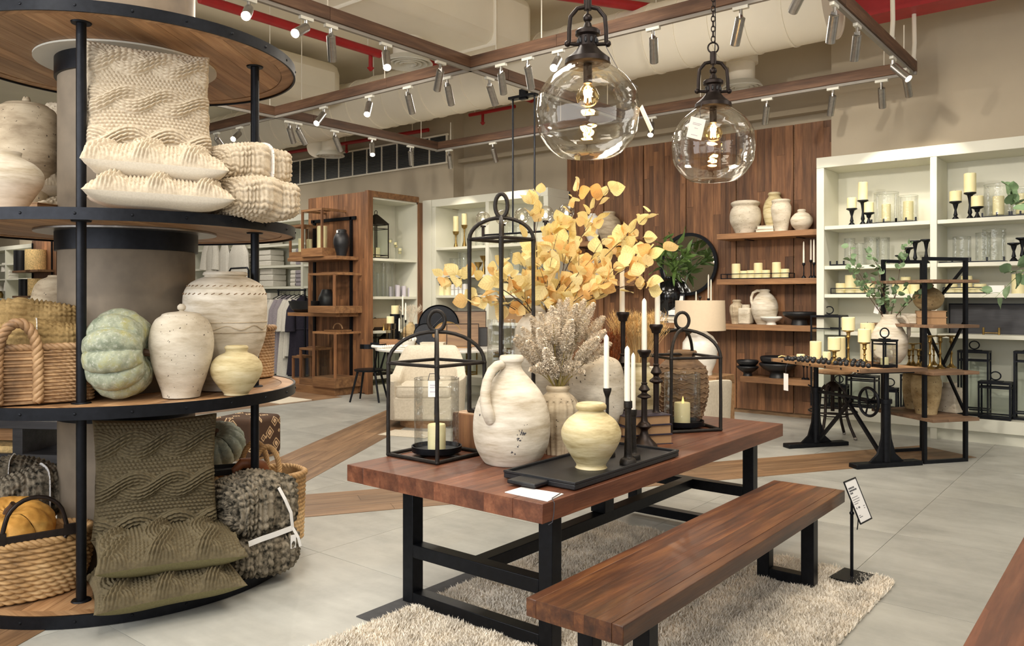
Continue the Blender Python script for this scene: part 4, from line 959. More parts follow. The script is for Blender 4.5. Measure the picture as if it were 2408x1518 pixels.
# fluted vase
flv=vase('fluted_vase','fluted grey clay vase holding dried reed plumes',1312,[(907,26),(911,28),(916,27),(922,26),(932,38),(948,49),(965,51),(1000,44),(1040,37),(1070,34)],m_grey,TT,'vase',d=4.42,flute=.11)
spv=vase('speckled_vase','big rounded speckled white vase behind the fluted vase',1404,[(838,16),(836,22),(838,30),(846,48),(862,58),(890,64),(930,66),(970,60),(1010,46),(1035,38)],m_cream2,TT,'vase',d=4.75)
tv=vase('tall_vase','tall pale clay vase holding the yellow-leaved branches',1275,[(719,27),(724,29),(728,28),(734,30),(744,46),(770,62),(820,70),(880,66),(950,52),(1022,38)],m_cream,TT,'vase',d=4.95)
wv=vase('round_vase','rounded sand-coloured vase holding the wheat bunch',1502,[(852,26),(856,27),(862,25),(872,34),(890,48),(910,52),(930,48),(955,36),(975,28)],m_yell,TT,'vase',d=5.25)
xw,yw=wv.location[:2]
rv=vase('ribbed_vase','brown clay vase with wavy horizontal ridges behind the far squat lantern',1604,[(824,33),(829,34),(836,30),(846,38),(860,52),(875,58),(920,60),(950,54),(985,44)],m_brownc,TT,'vase',d=5.55)
sd=5.55/FX
for i in range(11):
    py=862+i*11; R_=float(np.interp(py,[846,860,875,920,950,985],[38,52,58,60,54,44]))*sd+.002
    part('wavy_ridge',MB().tube([(R_*math.cos(q),R_*math.sin(q),(rv['yb']-py)*sd+.006*math.sin(q*17+i)) for q in np.linspace(0,2*PI,80,endpoint=False)],.006,6,True),m_brownc,rv)
# books + candlesticks
x,y=wd(1500,4.78)
for i in range(3): book('flat_book',('lowest','middle','top')[i]+' of the dark-edged books stacked beside the candlesticks',(x+.01*i,y-.008*i,TT+.058*i),.93+.05*i,.34-.02*i,.25-.01*i,.057,m_cover,None,m_kraft)
def turned(name,label,px,prof,z0,mat=None,d=None,cat='candlestick',group=None,n=24):
    return vase(name,label,px,prof,mat or m_bronze,z0,cat,d,0,group,n,wall=False)
def taper(label,px,py_top,py_bot,hw,d,mat=None,group='white taper candles on the long table'):
    x,y=wd(px,d); s=d/FX; z0=zz(py_bot,d); h=(py_bot-py_top)*s; r=hw*s
    o=thing('taper_candle',label,'candle',(x,y,z0),0,group)
    part('wax',MB().lathe([(0,h),(r*.25,h*.985),(r*.62,h*.965),(r*.9,h*.93),(r,h*.5),(r*1.02,0),(0,0)],18),mat or m_wax2,o); part('wick',MB().cyl((0,0,h-.002),(.001,0,h+.008),.0012,5),m_ink,o)
S1=[(740,17),(746,15),(752,9),(768,8),(772,6),(830,5),(864,5),(868,9),(872,14),(877,8),(884,9),(890,15),(896,8),(902,6),(955,7),(966,16),(975,9),(990,12),(1010,24),(1030,33),(1036,34)]
def cs(label,px,ptop,pbot,scale,z0,tp,d):
    # turned stick profile fitted between rim and foot
    pbot=YH+FX*(EYE-z0)/d; H_=pbot-ptop; base=[(0,15),(.02,16),(.05,12),(.075,10),(.085,6.5),(.32,5.5),(.335,5.5),(.345,8),(.36,6.5),(.40,12),(.415,13),(.43,8),(.45,7),(.475,15),(.49,16),(.505,8),(.53,7),(.72,7.5),(.76,13),(.785,17),(.80,16),(.83,9),(.87,10),(.92,17),(.965,27),(.99,31),(1,31)]
    turned('candlestick',label,px,[(ptop+H_*a,b*scale) for a,b in base],z0,None,d)
cs('turned dark bronze candlestick on the long table, the nearer of the pair beside the books',1515,822,1048,1.0,TT,0,4.62); taper('white taper candle in the nearer bronze candlestick beside the books',1515,700,823,6.2,4.62)
cs('turned dark bronze candlestick, the farther and taller of the pair beside the books',1543,762,1038,.98,TT,0,4.78); taper('white taper candle in the taller bronze candlestick beside the books',1546,646,763,6.2,4.78)
cs('tall dark bronze candlestick standing behind the speckled white vase',1465,733,1000,.95,TT,0,5.0); taper('white taper candle above the rust-coloured reeds',1463,622,733,6.0,5.0)
turned('candlestick','slim black candlestick with flared cup behind the small straw pot',1428,[(912,10),(918,9.5),(926,7),(934,4.5),(945,4),(1000,4),(1050,5),(1062,18),(1066,19)],ZT,m_iron,3.98+.2); taper('white taper candle in the slim flared candlestick',1426,785,913,6.5,4.18)
turned('candlestick','rough black iron candlestick with peg foot on the black tray',1477,[(942,10),(946,10),(958,10),(960,8),(990,7),(1050,9),(1072,10),(1078,17),(1086,20),(1090,20)],ZT,m_iron,3.98); taper('white taper candle in the rough iron candlestick',1475,812,943,6.8,3.98)
turned('candlestick','second rough iron candlestick close behind the other on the tray',1490,[(962,8),(966,8),(976,7),(980,6),(1020,6),(1060,8),(1068,15),(1074,16)],ZT,m_iron,4.12); taper('white taper candle partly hidden behind the rough iron candlestick',1489,828,963,5.5,4.12)
# price card with black thread
cn=[at(px,py,TT+.002)[:2] for px,py in ((1187,1157),(1227,1145),(1325,1161),(1288,1178.5))]
cd_=thing('price_card','white price card lying on the near corner of the long table','card'); part('card',MB().prism(cn,TT+.001,TT+.004),m_paper,cd_)
cx_=sum(p[0] for p in cn)/4; cy_=sum(p[1] for p in cn)/4
part('thread',MB().tube([(cn[2][0]-.01,cn[2][1]-.01,TT+.006),(-2.0,2.74,TT+.008),(-1.984,2.735,TT-.01),(-1.984,2.73,TT-.06),(-1.984,2.72,TT-.088),(-1.99,2.70,TT-.095)],.002,6),m_ink,cd_)
# ---------- pendant lamps over the long table ----------
def pendant(label,px,py,rp,d,tagside,lab2):
    s=d/FX; x,y=wd(px,d); zc=zz(py,d); R_=rp*s; k=R_/.30
    t=thing('globe_pendant',label,'pendant lamp',(x,y,zc),YAW,'glass globe pendant lamps over the long table')
    nv=40; ang0=math.asin(.30); pr=[]
    for i in range(nv+1):
        a=ang0+(PI*.80-ang0)*i/nv; wv_=1+.012*math.sin(a*7)+.006*math.sin(a*17); pr.append((R_*math.sin(a)*wv_,R_*math.cos(a)))
    zb_=pr[-1][1]; pr+=[(pr[-1][0]*.8,zb_-.006*k),(0,zb_+.006*k)]
    part('glass_globe',MB().lathe(pr,72),m_globe,t,ang=80)
    zt=pr[0][1]
    part('cap',MB().lathe([(0,.235*k+zt),(.02*k,.232*k+zt),(.03*k,.20*k+zt),(.062*k,.195*k+zt),(.072*k,.185*k+zt),(.072*k,.165*k+zt),(.055*k,.155*k+zt),(.052*k,.10*k+zt),(.062*k,.085*k+zt),(.085*k,.06*k+zt),(.115*k,.035*k+zt),(.13*k,.022*k+zt),(.133*k,-.005*k+zt),(.125*k,-.012*k+zt),(.10*k,0*k+zt),(0,.01*k+zt)],40),m_bronze,t)
    for i in range(10):
        a=2*PI*i/10; part('vent_slot',MB().ball(.0535*k*math.cos(a),.0535*k*math.sin(a),.128*k+zt,.0095*k,8,6,(1,1,2.1)),m_blk,t)
    hw=.108*k; zk=.115*k+zt; zt2=.33*k+zt
    pts=[(-hw,0,zk),(-hw*.99,0,zk+.08*k),(-hw*.92,0,zt2-.06*k),(-hw*.55,0,zt2-.012*k),(0,0,zt2),(hw*.55,0,zt2-.012*k),(hw*.92,0,zt2-.06*k),(hw*.99,0,zk+.08*k),(hw,0,zk)]
    Q=[]
    for i in range(len(pts)-1):
        for j in range(3): Q.append(Vector(pts[i]).lerp(Vector(pts[i+1]),j/3))
    Q.append(Vector(pts[-1])); part('yoke',MB().tube(Q,.0125*k,12).cyl((-hw*1.1,0,zk),(-.05*k,0,zk-.004*k),.011*k,10).cyl((.05*k,0,zk-.004*k),(hw*1.1,0,zk),.011*k,10).ball(-hw*1.08,0,zk,.019*k).ball(hw*1.08,0,zk,.019*k),m_bronze,t)
    part('finial',MB().ball(0,0,.262*k+zt,.027*k).cyl((0,0,.28*k+zt),(0,0,.31*k+zt),.006*k,8).cyl((0,0,.31*k+zt),(0,0,.40*k+zt),.023*k,16).cyl((0,0,.21*k+zt),(0,0,.25*k+zt),.016*k,12),m_bronze,t)
    part('hanging_ring',MB().tube([(.038*k*math.cos(q),0,.43*k+zt+.038*k*math.sin(q)) for q in np.linspace(0,2*PI,18,endpoint=False)],.006*k,8,True),m_bronze,t)
    ch=part('chain',MB(),m_bronze,t) if 0 else None
    lk=MB().tube([(.013*math.cos(q),0,.022*math.sin(q)) for q in np.linspace(0,2*PI,12,endpoint=False)],.0038,6,True).mesh('chain_link',m_bronze)
    z=.475*k+zt; i=0
    while z+zc<5.55: link('chain_link',lk,t,(0,0,z+.018),(0,0,PI/2*(i%2))); z+=.035; i+=1
    part('flex',MB().tube([(.012,0,.4*k+zt),(.018,.006,.6*k+zt),(.012,-.006,1.0),(.014,0,1.5),(.012,.004,5.56-zc)],.003,6),m_black,t)
    part('ceiling_rose',MB().lathe([(0,.04),(.06,.03),(.065,0),(0,0)],24,0,0,5.555-zc),m_bronze,t)
    so=part('bulb_socket',MB().cyl((0,0,zt-.0),(0,0,zt-.115*k),.026*k,16),m_bronze,t)
    zb2=zt-.115*k-.072*k
    bu=part('bulb',MB().lathe([(.018*k,.078*k),(.022*k,.066*k),(.050*k,.040*k),(.068*k,0),(.060*k,-.034*k),(.036*k,-.058*k),(0,-.068*k)],28,0,0,zb2),m_amber,t,label='clear glowing filament bulb')
    fl=MB()
    for i in range(6):
        a=2*PI*i/6; fl.cyl((.016*k*math.cos(a),.016*k*math.sin(a),zb2+.035*k),(.020*k*math.cos(a),.020*k*math.sin(a),zb2-.036*k),.0022*k,6)
    part('filament',fl,m_fil,bu)
    l=bpy.data.lights.new('pendant_bulb','POINT'); l.energy=14; l.color=(1,.72,.42); l.shadow_soft_size=.04; lo=bpy.data.objects.new('pendant_bulb',l); COL.objects.link(lo); lo.location=(x,y,zc+zb2)
    if tagside>0: pts=[(.10*k,-.03*k,zk-.02),(.17*k,-.10*k,.19*k+.02),(.268*k,-.13*k,.115*k)]; cc=(.298*k,-.10*k,-.0*k); ry=.30
    else: pts=[(-.075*k,-.04*k,zt+.06*k),(-.13*k,-.14*k,zt-.06*k),(-.15*k,-.245*k,zt-.13*k)]; cc=(-.18*k,-.30*k,.145*k-.02); ry=.25
    g=part('price_tag',MB().box(0,0,-.06*k,.105*k if tagside<0 else .004,.002 if tagside<0 else .08*k,.15*k),m_paper,t); g.location=cc; g.rotation_euler=(0 if tagside>0 else -.1,ry if tagside<0 else -.42,0)
    if tagside<0:
        im=MB(); 
        for z_,a_,b_ in ((-.025,-.03,.03),(-.035,-.03,.02),(-.06,-.012,.012),(-.11,-.025,.02)): im.box((a_+b_)/2*k,-.0018,z_*k,(b_-a_)*k,.001,.004*k)
        part('printing',im,m_lilac,g)
    part('tag_thread',MB().tube(pts,.002,6),m_ink,t)
pendant('large clear glass globe pendant lamp, the one nearer the camera',1382,266,122,4.32,1,0)
pendant('smaller-looking clear glass globe pendant lamp with a white card hung at its front',1677,344,97,5.54,-1,0)

o=thing('price_tag','small white price tag hooked to the glass in the near squat lantern','tag',(*wd(1019,4.22),zz(905,4.22)),YAW)
part('card',MB().box(0,0,-.02,.055,.0025,.085),m_paper,o); part('hook',MB().tube([(-.028,0,.024),(-.02,0,.06),(.03,0,.062),(.034,.0,.03)],.0022,5),m_ink,o)
im=MB()
for z_,a_,b_ in ((.0,-.018,.016),(-.012,-.018,.006),(-.035,-.018,.012)): im.box((a_+b_)/2,-.0018,z_,b_-a_,.001,.004)
part('printing',im,m_lilac,o)
# ---------- plants ----------
def leafmesh(name,L,W,mat,curl=.25,nu=5,nv=7,tip=1.0,rnd=0):
    mb=MB(); P=[]
    r=random.Random(rnd)
    for j in range(nv+1):
        v=j/nv; wv=W*math.sin(PI*min(.999,v**.8))**.75*(1-.25*v*tip)+.0004
        for i in range(nu+1):
            u=i/nu*2-1; x=u*wv; y=v*L
            P.append((x+.02*L*math.sin(v*5+rnd),y,curl*L*(.5*v*v)*(1 if rnd%2 else -1)+.22*abs(u)*wv+.04*L*math.sin(6*v+u*2+rnd)))
    F=[(j*(nu+1)+i,j*(nu+1)+i+1,(j+1)*(nu+1)+i+1,(j+1)*(nu+1)+i) for j in range(nv) for i in range(nu)]
    return mb.add(P,F).mesh(name,mat,80)
def leafat(me,parent,p,dirv,scale,rnd,name='leaf'):
    o=link(name,me,parent,p); q=Vector(dirv).normalized().to_track_quat('Y','Z'); o.rotation_mode='QUATERNION'
    o.rotation_quaternion=q@Matrix.Rotation(rnd.uniform(-1.6,1.6),3,'Y').to_quaternion()@Matrix.Rotation(rnd.uniform(-.5,.5),3,'X').to_quaternion(); o.scale=(scale,)*3; return o
LY=[leafmesh('leaf',.080,.041,m_leafy,.14,rnd=i) for i in range(4)]
def bezier(p0,p1,p2,n=12):
    p0,p1,p2=Vector(p0),Vector(p1),Vector(p2); return [(p0*(1-t)**2+p1*2*t*(1-t)+p2*t*t) for t in [i/n for i in range(n+1)]]
vx,vy,_=tv.location; vz=TT+(tv['yb']-735)*tv['d']/FX; dv=tv['d']
BR=[('reaching out lowest beyond the tall iron lantern',1050,650,-.10,30,.55),('arching over the squat lantern side, drooping tip',1120,700,-.25,26,.35),('leaning toward the white shelf cabinet, with a lone top leaf',1253,478,.1,26,0),('rising under the large pendant lamp',1345,500,.0,30,0),('rising toward the ribbed pot on the timber wall',1400,490,.15,32,0),('leaning toward the round mirror, upper',1505,530,.1,34,.1),('leaning toward the round mirror, lower',1545,600,-.1,34,.1),('fanning out just above the wheat bunch',1520,660,-.3,32,.1),('in the middle of the bunch, facing the front',1300,600,-.3,30,0),('short one filling the middle above the plumes',1400,600,-.35,34,0),('short one low over the rust reeds',1430,660,-.4,34,0),('upright between the lantern ring and the large pendant',1300,540,.05,30,0),('behind the tall candle, near the ribbed pot',1460,560,.3,30,0),('far side, toward the middle white cabinet',1215,600,.25,26,.1),('low and wide just over the plumes at the lantern side',1190,660,-.2,26,.2)]
def leafybranch(name,label,base,tip,nleaf,meshes,mat,seed,spread=.1,bow=.12,rad=.0045,lscale=1,group=None,t0=.3,cat='branch',twigs=4):
    r=random.Random(seed); o=thing(name,label,cat,base,0,group); T=Vector(tip)-Vector(base); up=Vector((0,0,1))
    mid=T*.5+up*bow*T.length+Vector((r.uniform(-.04,.04),r.uniform(-.04,.04),0))
    pts=bezier((0,0,0),mid,T,14); n=len(pts)
    sm=MB().tube(pts,[rad*(1-.8*i/(n-1)) for i in range(n)],6); anch=[]
    for k in range(twigs):
        t=t0+(.95-t0)*k/max(1,twigs-1); i=min(n-2,int(t*(n-1))); p=pts[i]; tg=(pts[i+1]-pts[i]).normalized()
        dv_=(tg+Vector((r.uniform(-1,1),r.uniform(-1,1),r.uniform(-.5,.9)))*.8).normalized(); L=r.uniform(.8,1.4)*spread*1.5
        tw=bezier(p,p+dv_*L*.5+up*.03,p+dv_*L,5); sm.tube(tw,[rad*.45,rad*.4,rad*.35,rad*.3,rad*.25,rad*.2],5); anch+=[(q,dv_) for q in tw[1:]]
    part('stem',sm,mat,o)
    for k in range(nleaf):
        if k%3==0 or not anch:
            t=t0+(1-t0)*r.random()**.8; i=min(n-2,int(t*(n-1))); p=pts[i].lerp(pts[i+1],r.random()); tg=(pts[i+1]-pts[i]).normalized()
        else: p,tg=r.choice(anch); p=Vector(p)
        off=Vector((r.uniform(-1,1),r.uniform(-1,1),r.uniform(-.7,.8))); p=p+off*spread*.18
        leafat(r.choice(meshes),o,p,tg*.5+off,lscale*r.uniform(.7,1.2),r)
    return o
for i,(lb,px,py,dd,nl,bw) in enumerate(BR):
    d=dv+dd*.9; x,y=wd(px,d); b=(vx+.035*math.cos(i*2.4),vy+.035*math.sin(i*2.4),vz-.12)
    leafybranch('yellow_bough','yellow-leaved branch '+lb,b,(x,y,zz(py,d)),nl-3,LY,m_stem,20+i,.10,.10+bw*.35,.0045,1.12,'yellow-leaved branches in the tall pale vase',.28)
# dried plumes in the fluted vase
def plume(seed):
    r=np.random.RandomState(seed); mb=MB(); L=.21
    rr=random.Random(seed)
    for k in range(1300):
        t=rr.random(); a=rr.random()*2*PI; R_=.030*math.sin(PI*min(1,t*.92+.08))**.7; z=t*L; ln=rr.uniform(.005,.012)
        a3=a+rr.uniform(-1.3,1.3); d=Vector((math.cos(a3)*.75,math.sin(a3)*.75,rr.uniform(-.1,.9))).normalized(); p=Vector((math.cos(a)*R_*rr.random()**.5,math.sin(a)*R_*rr.random()**.5,z)); s=Vector((-math.sin(a),math.cos(a),0))*.0030
        mb.add([p-s,p+s,p+d*ln+s*.6,p+d*ln-s*.6],[(0,1,2,3)])
    mb.cyl((0,0,0),(0,0,L*.95),.002,4); return mb.mesh('plume',m_pamp,180)
PM=[plume(i) for i in range(3)]
fz=TT+(flv['yb']-907)*flv['d']/FX; fx_,fy_=flv.location[:2]
t=thing('dried_plume_bunch','bunch of pale dried reed plumes standing in the fluted grey vase','dried plumes',(fx_,fy_,fz-.05))
rnd=random.Random(5); sfl=flv['d']/FX
stm=MB()
PL=[(1228,770),(1215,790),(1250,745),(1270,735),(1295,720),(1318,705),(1335,700),(1352,715),(1372,705),(1392,712),(1425,745),(1418,775),(1400,790),(1440,808),(1398,815),(1245,865),(1262,855),(1360,850),(1370,870),(1325,800),(1300,800),(1280,815),(1345,790),(1240,800),(1225,820),(1210,800),(1310,760),(1340,750),(1365,745),(1380,760),(1265,770),(1285,760)]
for i,(px,py) in enumerate(PL):
    tipr=(px-1312)*sfl; tipz=(907-py)*sfl+.05; dep=rnd.uniform(-.15,.12)
    if py>840: dep=-.1
    tip=Vector((RX*tipr+FWX*dep,RY*tipr+FWY*dep,tipz)); st=Vector((rnd.uniform(-.012,.012),rnd.uniform(-.012,.012),.0))
    mid=st*.4+Vector((tip.x*.32,tip.y*.32,max(.12,tipz*.55)))
    pts=bezier(st,mid,tip,10); D_=(pts[-1]-pts[-3]).normalized()
    if py>840: D_=(D_+Vector((0,0,-.35))).normalized()
    L=rnd.uniform(.8,1.05)*.21; stm.tube([pts[k] for k in range(0,9)],.0022,5)
    o=link('plume',PM[i%3],t,tip-D_*L); o.rotation_mode='QUATERNION'; o.rotation_quaternion=D_.to_track_quat('Z','Y'); o.scale=(1.15,1.15,L/.21)
part('stems',stm,m_gstem,t)['kind']='stuff'
def bunch(label,px,py0,d,z0,h,n,mat,spread,earw,seed,name='dried_grass_bunch',cat='dried grass'):
    x,y=wd(px,d); t=thing(name,label,cat,(x,y,z0)); r=random.Random(seed); st=MB(); er=MB()
    for i in range(n):
        a=r.random()*2*PI; q=r.random()**.6; hx,hy=math.cos(a)*spread*q,math.sin(a)*spread*q; hz=h*r.uniform(.72,1)
        b=Vector((hx*.12,hy*.12,0)); T=Vector((hx,hy,hz)); pts=bezier(b,Vector((hx*.3,hy*.3,hz*.6)),T,5); st.tube(pts,.0011,3,cap=False)
        dr=(pts[-1]-pts[-2]).normalized()
        for k in range(14):
            a2=r.random()*6.3; p=T-dr*(k/14*earw*2.2); s=Vector((math.cos(a2),math.sin(a2),r.uniform(.6,2.2))).normalized()*earw*r.uniform(.6,1.5); w_=Vector((-math.sin(a2),math.cos(a2),0))*.0017
            er.add([p-w_,p+w_,p+s],[(0,1,2)])
    part('stalks',st,mat,t)['kind']='stuff'; part('ears',er,mat,t)['kind']='stuff'; return t
bunch('bunch of golden wheat ears in the round sand-coloured vase',1502,850,5.25,TT+.30,.47,300,m_wheat,.21,.034,3)
bunch('rust-brown dried reed bunch between the plumes and the wheat',1422,860,5.15,TT+.02,.64,260,m_rust,.15,.022,4)
# ---------- timber wall shelf things ----------
def wv_(name,label,cx,prof,mat,z0,Y=10.47,cat='vase',group=None,wall=True,n=32,flute=0):
    x,d=on_y(cx,Y); yb=YH+FX*(EYE-z0)/d; dy=yb-prof[-1][0]
    return vase(name,label,cx,[(y+dy,h) for y,h in prof],mat,z0,cat,d,0,group,n,wall,flute=flute)
wv_('white_pot','wide-mouthed chalky pot with rubbed flecks on the top timber shelf',1753,[(467,28),(470,33),(474,33),(480,29),(486,33),(500,36),(515,35),(530,28),(543,22)],m_cream2,WZ[0],cat='pot')
wv_('tall_vase','glossy beige bottle vase at the back of the top timber shelf',1821,[(446,13),(450,15),(455,13),(465,20),(480,25),(500,25),(530,18),(541,16)],m_yell,WZ[0],10.58)
wv_('white_vase','tapered white textured vase on the top timber shelf',1837,[(466,19),(469,22),(475,20),(484,23),(500,22),(520,18),(541,15)],m_cream2,WZ[0],10.42)
wv_('round_vase','round pale pot at the end of the top timber shelf next to the white cabinet',1885,[(488,9),(491,10),(494,9),(498,16),(508,24),(517,25),(527,21),(538,11)],m_cream,WZ[0])
x,d=on_y(1803,10.45); book('flat_book','ivory book under the beige bottle vase on the top timber shelf, upper of two',(x,10.45,WZ[0]+.045),.1,.22,.17,.045,m_ivoryb,None,m_ivoryb); book('flat_book','ivory book under the beige bottle vase on the top timber shelf, lower of two',(x,10.46,WZ[0]),0,.25,.19,.044,m_ivoryb,None,m_ivoryb)
def ptray(label,x0,x1,Y,z):
    t=thing('candle_tray',label,'tray',((x0+x1)/2,Y,z)); w_=(x1-x0)/2
    part('tray_base',MB().box(0,0,.008,2*w_,.2,.012),m_black,t); part('rail',MB().bar((-w_,-.1,.07),(w_,-.1,.07),.01).bar((-w_,.1,.07),(w_,.1,.07),.01).bar((-w_,-.1,.07),(-w_,.1,.07),.01).bar((w_,-.1,.07),(w_,.1,.07),.01),m_black,t)
    for a in (-w_,w_):
        for b in (-.1,.1): part('corner_post',MB().bar((a,b,0),(a,b,.07),.01),m_black,t)
    return t
def pillar(label,x,y,z,r,h,mat=None,group=None,wick=True):
    o=thing('pillar_candle',label,'candle',(x,y,z),0,group)
    part('wax',MB().lathe([(0,h-.006),(r*.5,h-.005),(r*.9,h),(r,h-.006),(r,0),(0,0)],22),mat or m_wax,o)
    if wick: part('wick',MB().cyl((0,0,h-.006),(0,0,h+.012),.002,5),m_ink,o)
    return o
nth=['first','second','third','fourth','fifth','sixth','seventh','eighth','ninth','tenth']
ptray('long black wire-railed candle tray on the second timber shelf',on_y(1703,10.42)[0],on_y(1862,10.42)[0],10.42,WZ[1])
for i,(px,yt) in enumerate([(1731,614),(1750,631),(1766,630),(1783,613),(1801,630),(1826,612),(1846,628)]):
    x,d=on_y(px,10.42); pillar(f'{"tall" if yt<620 else "short"} ivory pillar candle, {nth[i]} from the left in the wire-railed tray',x,10.42,WZ[1]+.0145,10*d/FX,(648-yt)*d/FX)
def taperstand(label,px,Y,z,hs,hc,mat=None,wax=None,k=1):
    x,d=on_y(px,Y); o=thing('taper_holder',label+' holder','candlestick',(x,Y,z)); part('stand',MB().lathe([(0,hs),(.018*k,hs),(.02*k,hs-.02),(.008*k,hs-.04),(.006*k,hs*.5),(.009*k,hs*.3),(.007*k,.04),(.03*k,.012),(.033*k,0),(0,0)],16),mat or m_black,o)
    c=thing('taper_candle',label,'candle',(x,Y,z+hs+.0005)); part('wax',MB().lathe([(0,hc),(.004*k,hc*.98),(.009*k,hc*.93),(.0115*k,hc*.5),(.012*k,0),(0,0)],14),wax or m_wax2,c); part('wick',MB().cyl((0,0,hc),(0,0,hc+.012),.001,4),m_ink,c)
taperstand('white taper at the end of the second timber shelf, nearest the candle tray',1890,10.42,WZ[1],.20,.28); taperstand('white taper in the middle at the end of the second timber shelf',1907,10.5,WZ[1],.24,.27); taperstand('white taper closest to the white cabinet on the second timber shelf',1914,10.38,WZ[1],.20,.30)
wv_('ribbed_vase','vertically ribbed stone vase on the third timber shelf',1733,[(704,9),(707,11),(711,9),(718,16),(730,17),(745,14),(760,12)],m_grey,WZ[2],10.5,flute=.06)
x,d=on_y(1754,10.42); o=thing('square_bottle','square white ceramic bottle on the third timber shelf','bottle',(x,10.42,WZ[2]),.0); part('body',MB().box(0,0,.11,.165,.165,.22),m_cream2,o,bev=.02); part('neck',MB().cyl((0,0,.22),(0,0,.265),.055,20),m_cream2,o)
jg=wv_('round_jug','round pale clay jug with ear handle on the third timber shelf',1798,[(680,11),(683,13),(687,11),(694,19),(708,28),(725,31),(742,27),(762,18)],m_cream,WZ[2],10.48,'jug')
sj2=jg['d']/FX; q2=.66; part('handle',MB().tube([(-math.cos(q2)*a*sj2,-math.sin(q2)*a*sj2,(762-b)*sj2) for a,b in ((8,684),(18,683),(27,688),(31,698),(31,708),(28,716))],3.2*sj2,10),m_cream,jg)
wv_('footed_bowl','small white footed bowl on the third timber shelf',1814,[(743,24),(746,25),(752,18),(756,10),(762,12)],m_wht,WZ[2],10.38,'bowl')
wv_('footed_bowl','wide black footed bowl on the third timber shelf',1880,[(731,36),(734,38),(740,35),(747,22),(750,17),(762,19)],m_blk,WZ[2],10.45,'bowl')
wv_('black_bowl','black footed bowl, lower of a nested pair on the lowest timber shelf',1758,[(862,24),(865,25),(872,18),(878,10),(885,11)],m_blk,WZ[3],10.42,'bowl')
wv_('black_bowl','black bowl resting in the other one on the lowest timber shelf',1758,[(851,24),(854,25),(860,22),(866,14)],m_blk,WZ[3]+.125,10.42,'bowl')
wv_('black_bowl','large black bowl with foot on the lowest timber shelf',1829,[(856,41),(860,42),(870,32),(878,18),(890,20)],m_blk,WZ[3],10.42,'bowl')
wv_('black_bowl','large black bowl stacked in the footed one on the lowest timber shelf',1829,[(839,38),(843,40),(852,36),(862,22)],m_blk,WZ[3]+.15,10.42,'bowl')
for i,px in enumerate((1890,1898)):
    x,d=on_y(px,10.4); solo('taper_holder',('thin black taper holder beside the large black bowls','second thin black taper holder beside the large black bowls')[i],MB().lathe([(0,.2),(.02,.2),(.016,.17),(.006,.15),(.006,.03),(.03,.01),(.03,0),(0,0)],14),m_black,'candlestick',(x,10.4,WZ[3]))
wv_('ribbed_vase','ribbed grey-white bulging vase on the timber shelf behind the yellow branches',1433,[(496,14),(500,15),(505,13),(515,24),(530,27),(545,25),(565,18)],m_grey,WZ[0],10.5)
wv_('round_vase','smooth white round vase on the timber shelf behind the yellow branches',1394,[(499,7),(502,8),(508,14),(530,19),(550,16),(565,10)],m_wht,WZ[0],10.45)
wv_('round_vase','pale vase low on the second timber shelf behind the yellow branches',1400,[(600,12),(610,20),(630,24),(650,15)],m_cream,WZ[1],10.5)
# round mirror
x,d=on_y(1618,10.62); zm=zz(621,d); R_=74*d/FX
t=thing('round_mirror','round black-framed mirror leaning on the timber wall behind the green leaves','mirror',(x,10.63,zm)); t.rotation_euler=(-.04,0,0)
fm=MB().ring(R_,R_*.90,-.02,.025,72); fm.v=[(a,-c,b) for a,b,c in fm.v]; part('frame',fm,m_black,t)
mm_,nt_,b_=newmat('mirror_silver'); b_.inputs['Metallic'].default_value=1; b_.inputs['Roughness'].default_value=.03; b_.inputs['Base Color'].default_value=(.9,.92,.92,1)
gm=MB().lathe([(0,.004),(R_*.9,.004)],64); gm.v=[(a,-c,b) for a,b,c in gm.v]; gm.f=[f for f in gm.f]; part('mirror_glass',gm,mm_,t)
# black vase with green stems, frames, books, tapers on the long shelf
bv=wv_('black_vase','glossy black round vase holding long green leaves beside the mirror',1575,[(655,10),(660,12),(668,22),(690,34),(715,34),(745,22),(762,16)],m_blkgl,WZ[2],10.5)
LG=[leafmesh('leaf',.24,.032,m_green,.4,rnd=i,nv=8) for i in range(3)]
bz=WZ[2]+(762-655)*bv['d']/FX
for i,(px,py,lb) in enumerate([(1545,600,'toward the yellow branches'),(1570,560,'standing upright'),(1605,575,'across the mirror, upper'),(1625,600,'across the mirror, lower'),(1590,630,'short, over the vase rim')]):
    x2,_=on_y(px,10.4); d2=bv['d']-.1; leafybranch('green_sprig','green long-leaved stem in the glossy black vase, '+lb,(bv.location.x,bv.location.y,bz-.05),(x2,10.22+.03*i,zz(py,d2)),11,LG,m_green,70+i,.12,.08,.006,1.0,'green stems in the black vase',.25,'plant stem',0)
def photoframe(label,px,Y,z,w_,h_,rz,mat=None):
    x,d=on_y(px,Y); t=thing('photo_frame',label,'photo frame',(x,Y,z),rz); t.rotation_euler=(-.18,0,rz)
    part('frame',MB().bx(-w_/2,w_/2,-.01,.01,0,.02).bx(-w_/2,w_/2,-.01,.01,h_-.02,h_).bx(-w_/2,-w_/2+.02,-.01,.01,.02,h_-.02).bx(w_/2-.02,w_/2,-.01,.01,.02,h_-.02),mat or m_black,t)
    part('mount',MB().bx(-w_/2+.02,w_/2-.02,-.002,.004,.02,h_-.02),m_paper,t); part('photograph',MB().bx(-w_*.22,w_*.22,-.004,-.002,h_*.3,h_*.72),plain('grey_photo','#6b6b6b',.5,0,.6,30,0),t)
photoframe('larger black-and-white framed photo leaning beside the table lamp',1588,10.36,WZ[2]+.09,.25,.32,.25); photoframe('smaller framed photo beside the wheat, next to the black vase',1560,10.33,WZ[2],.2,.25,.1)
x,d=on_y(1583,10.36)
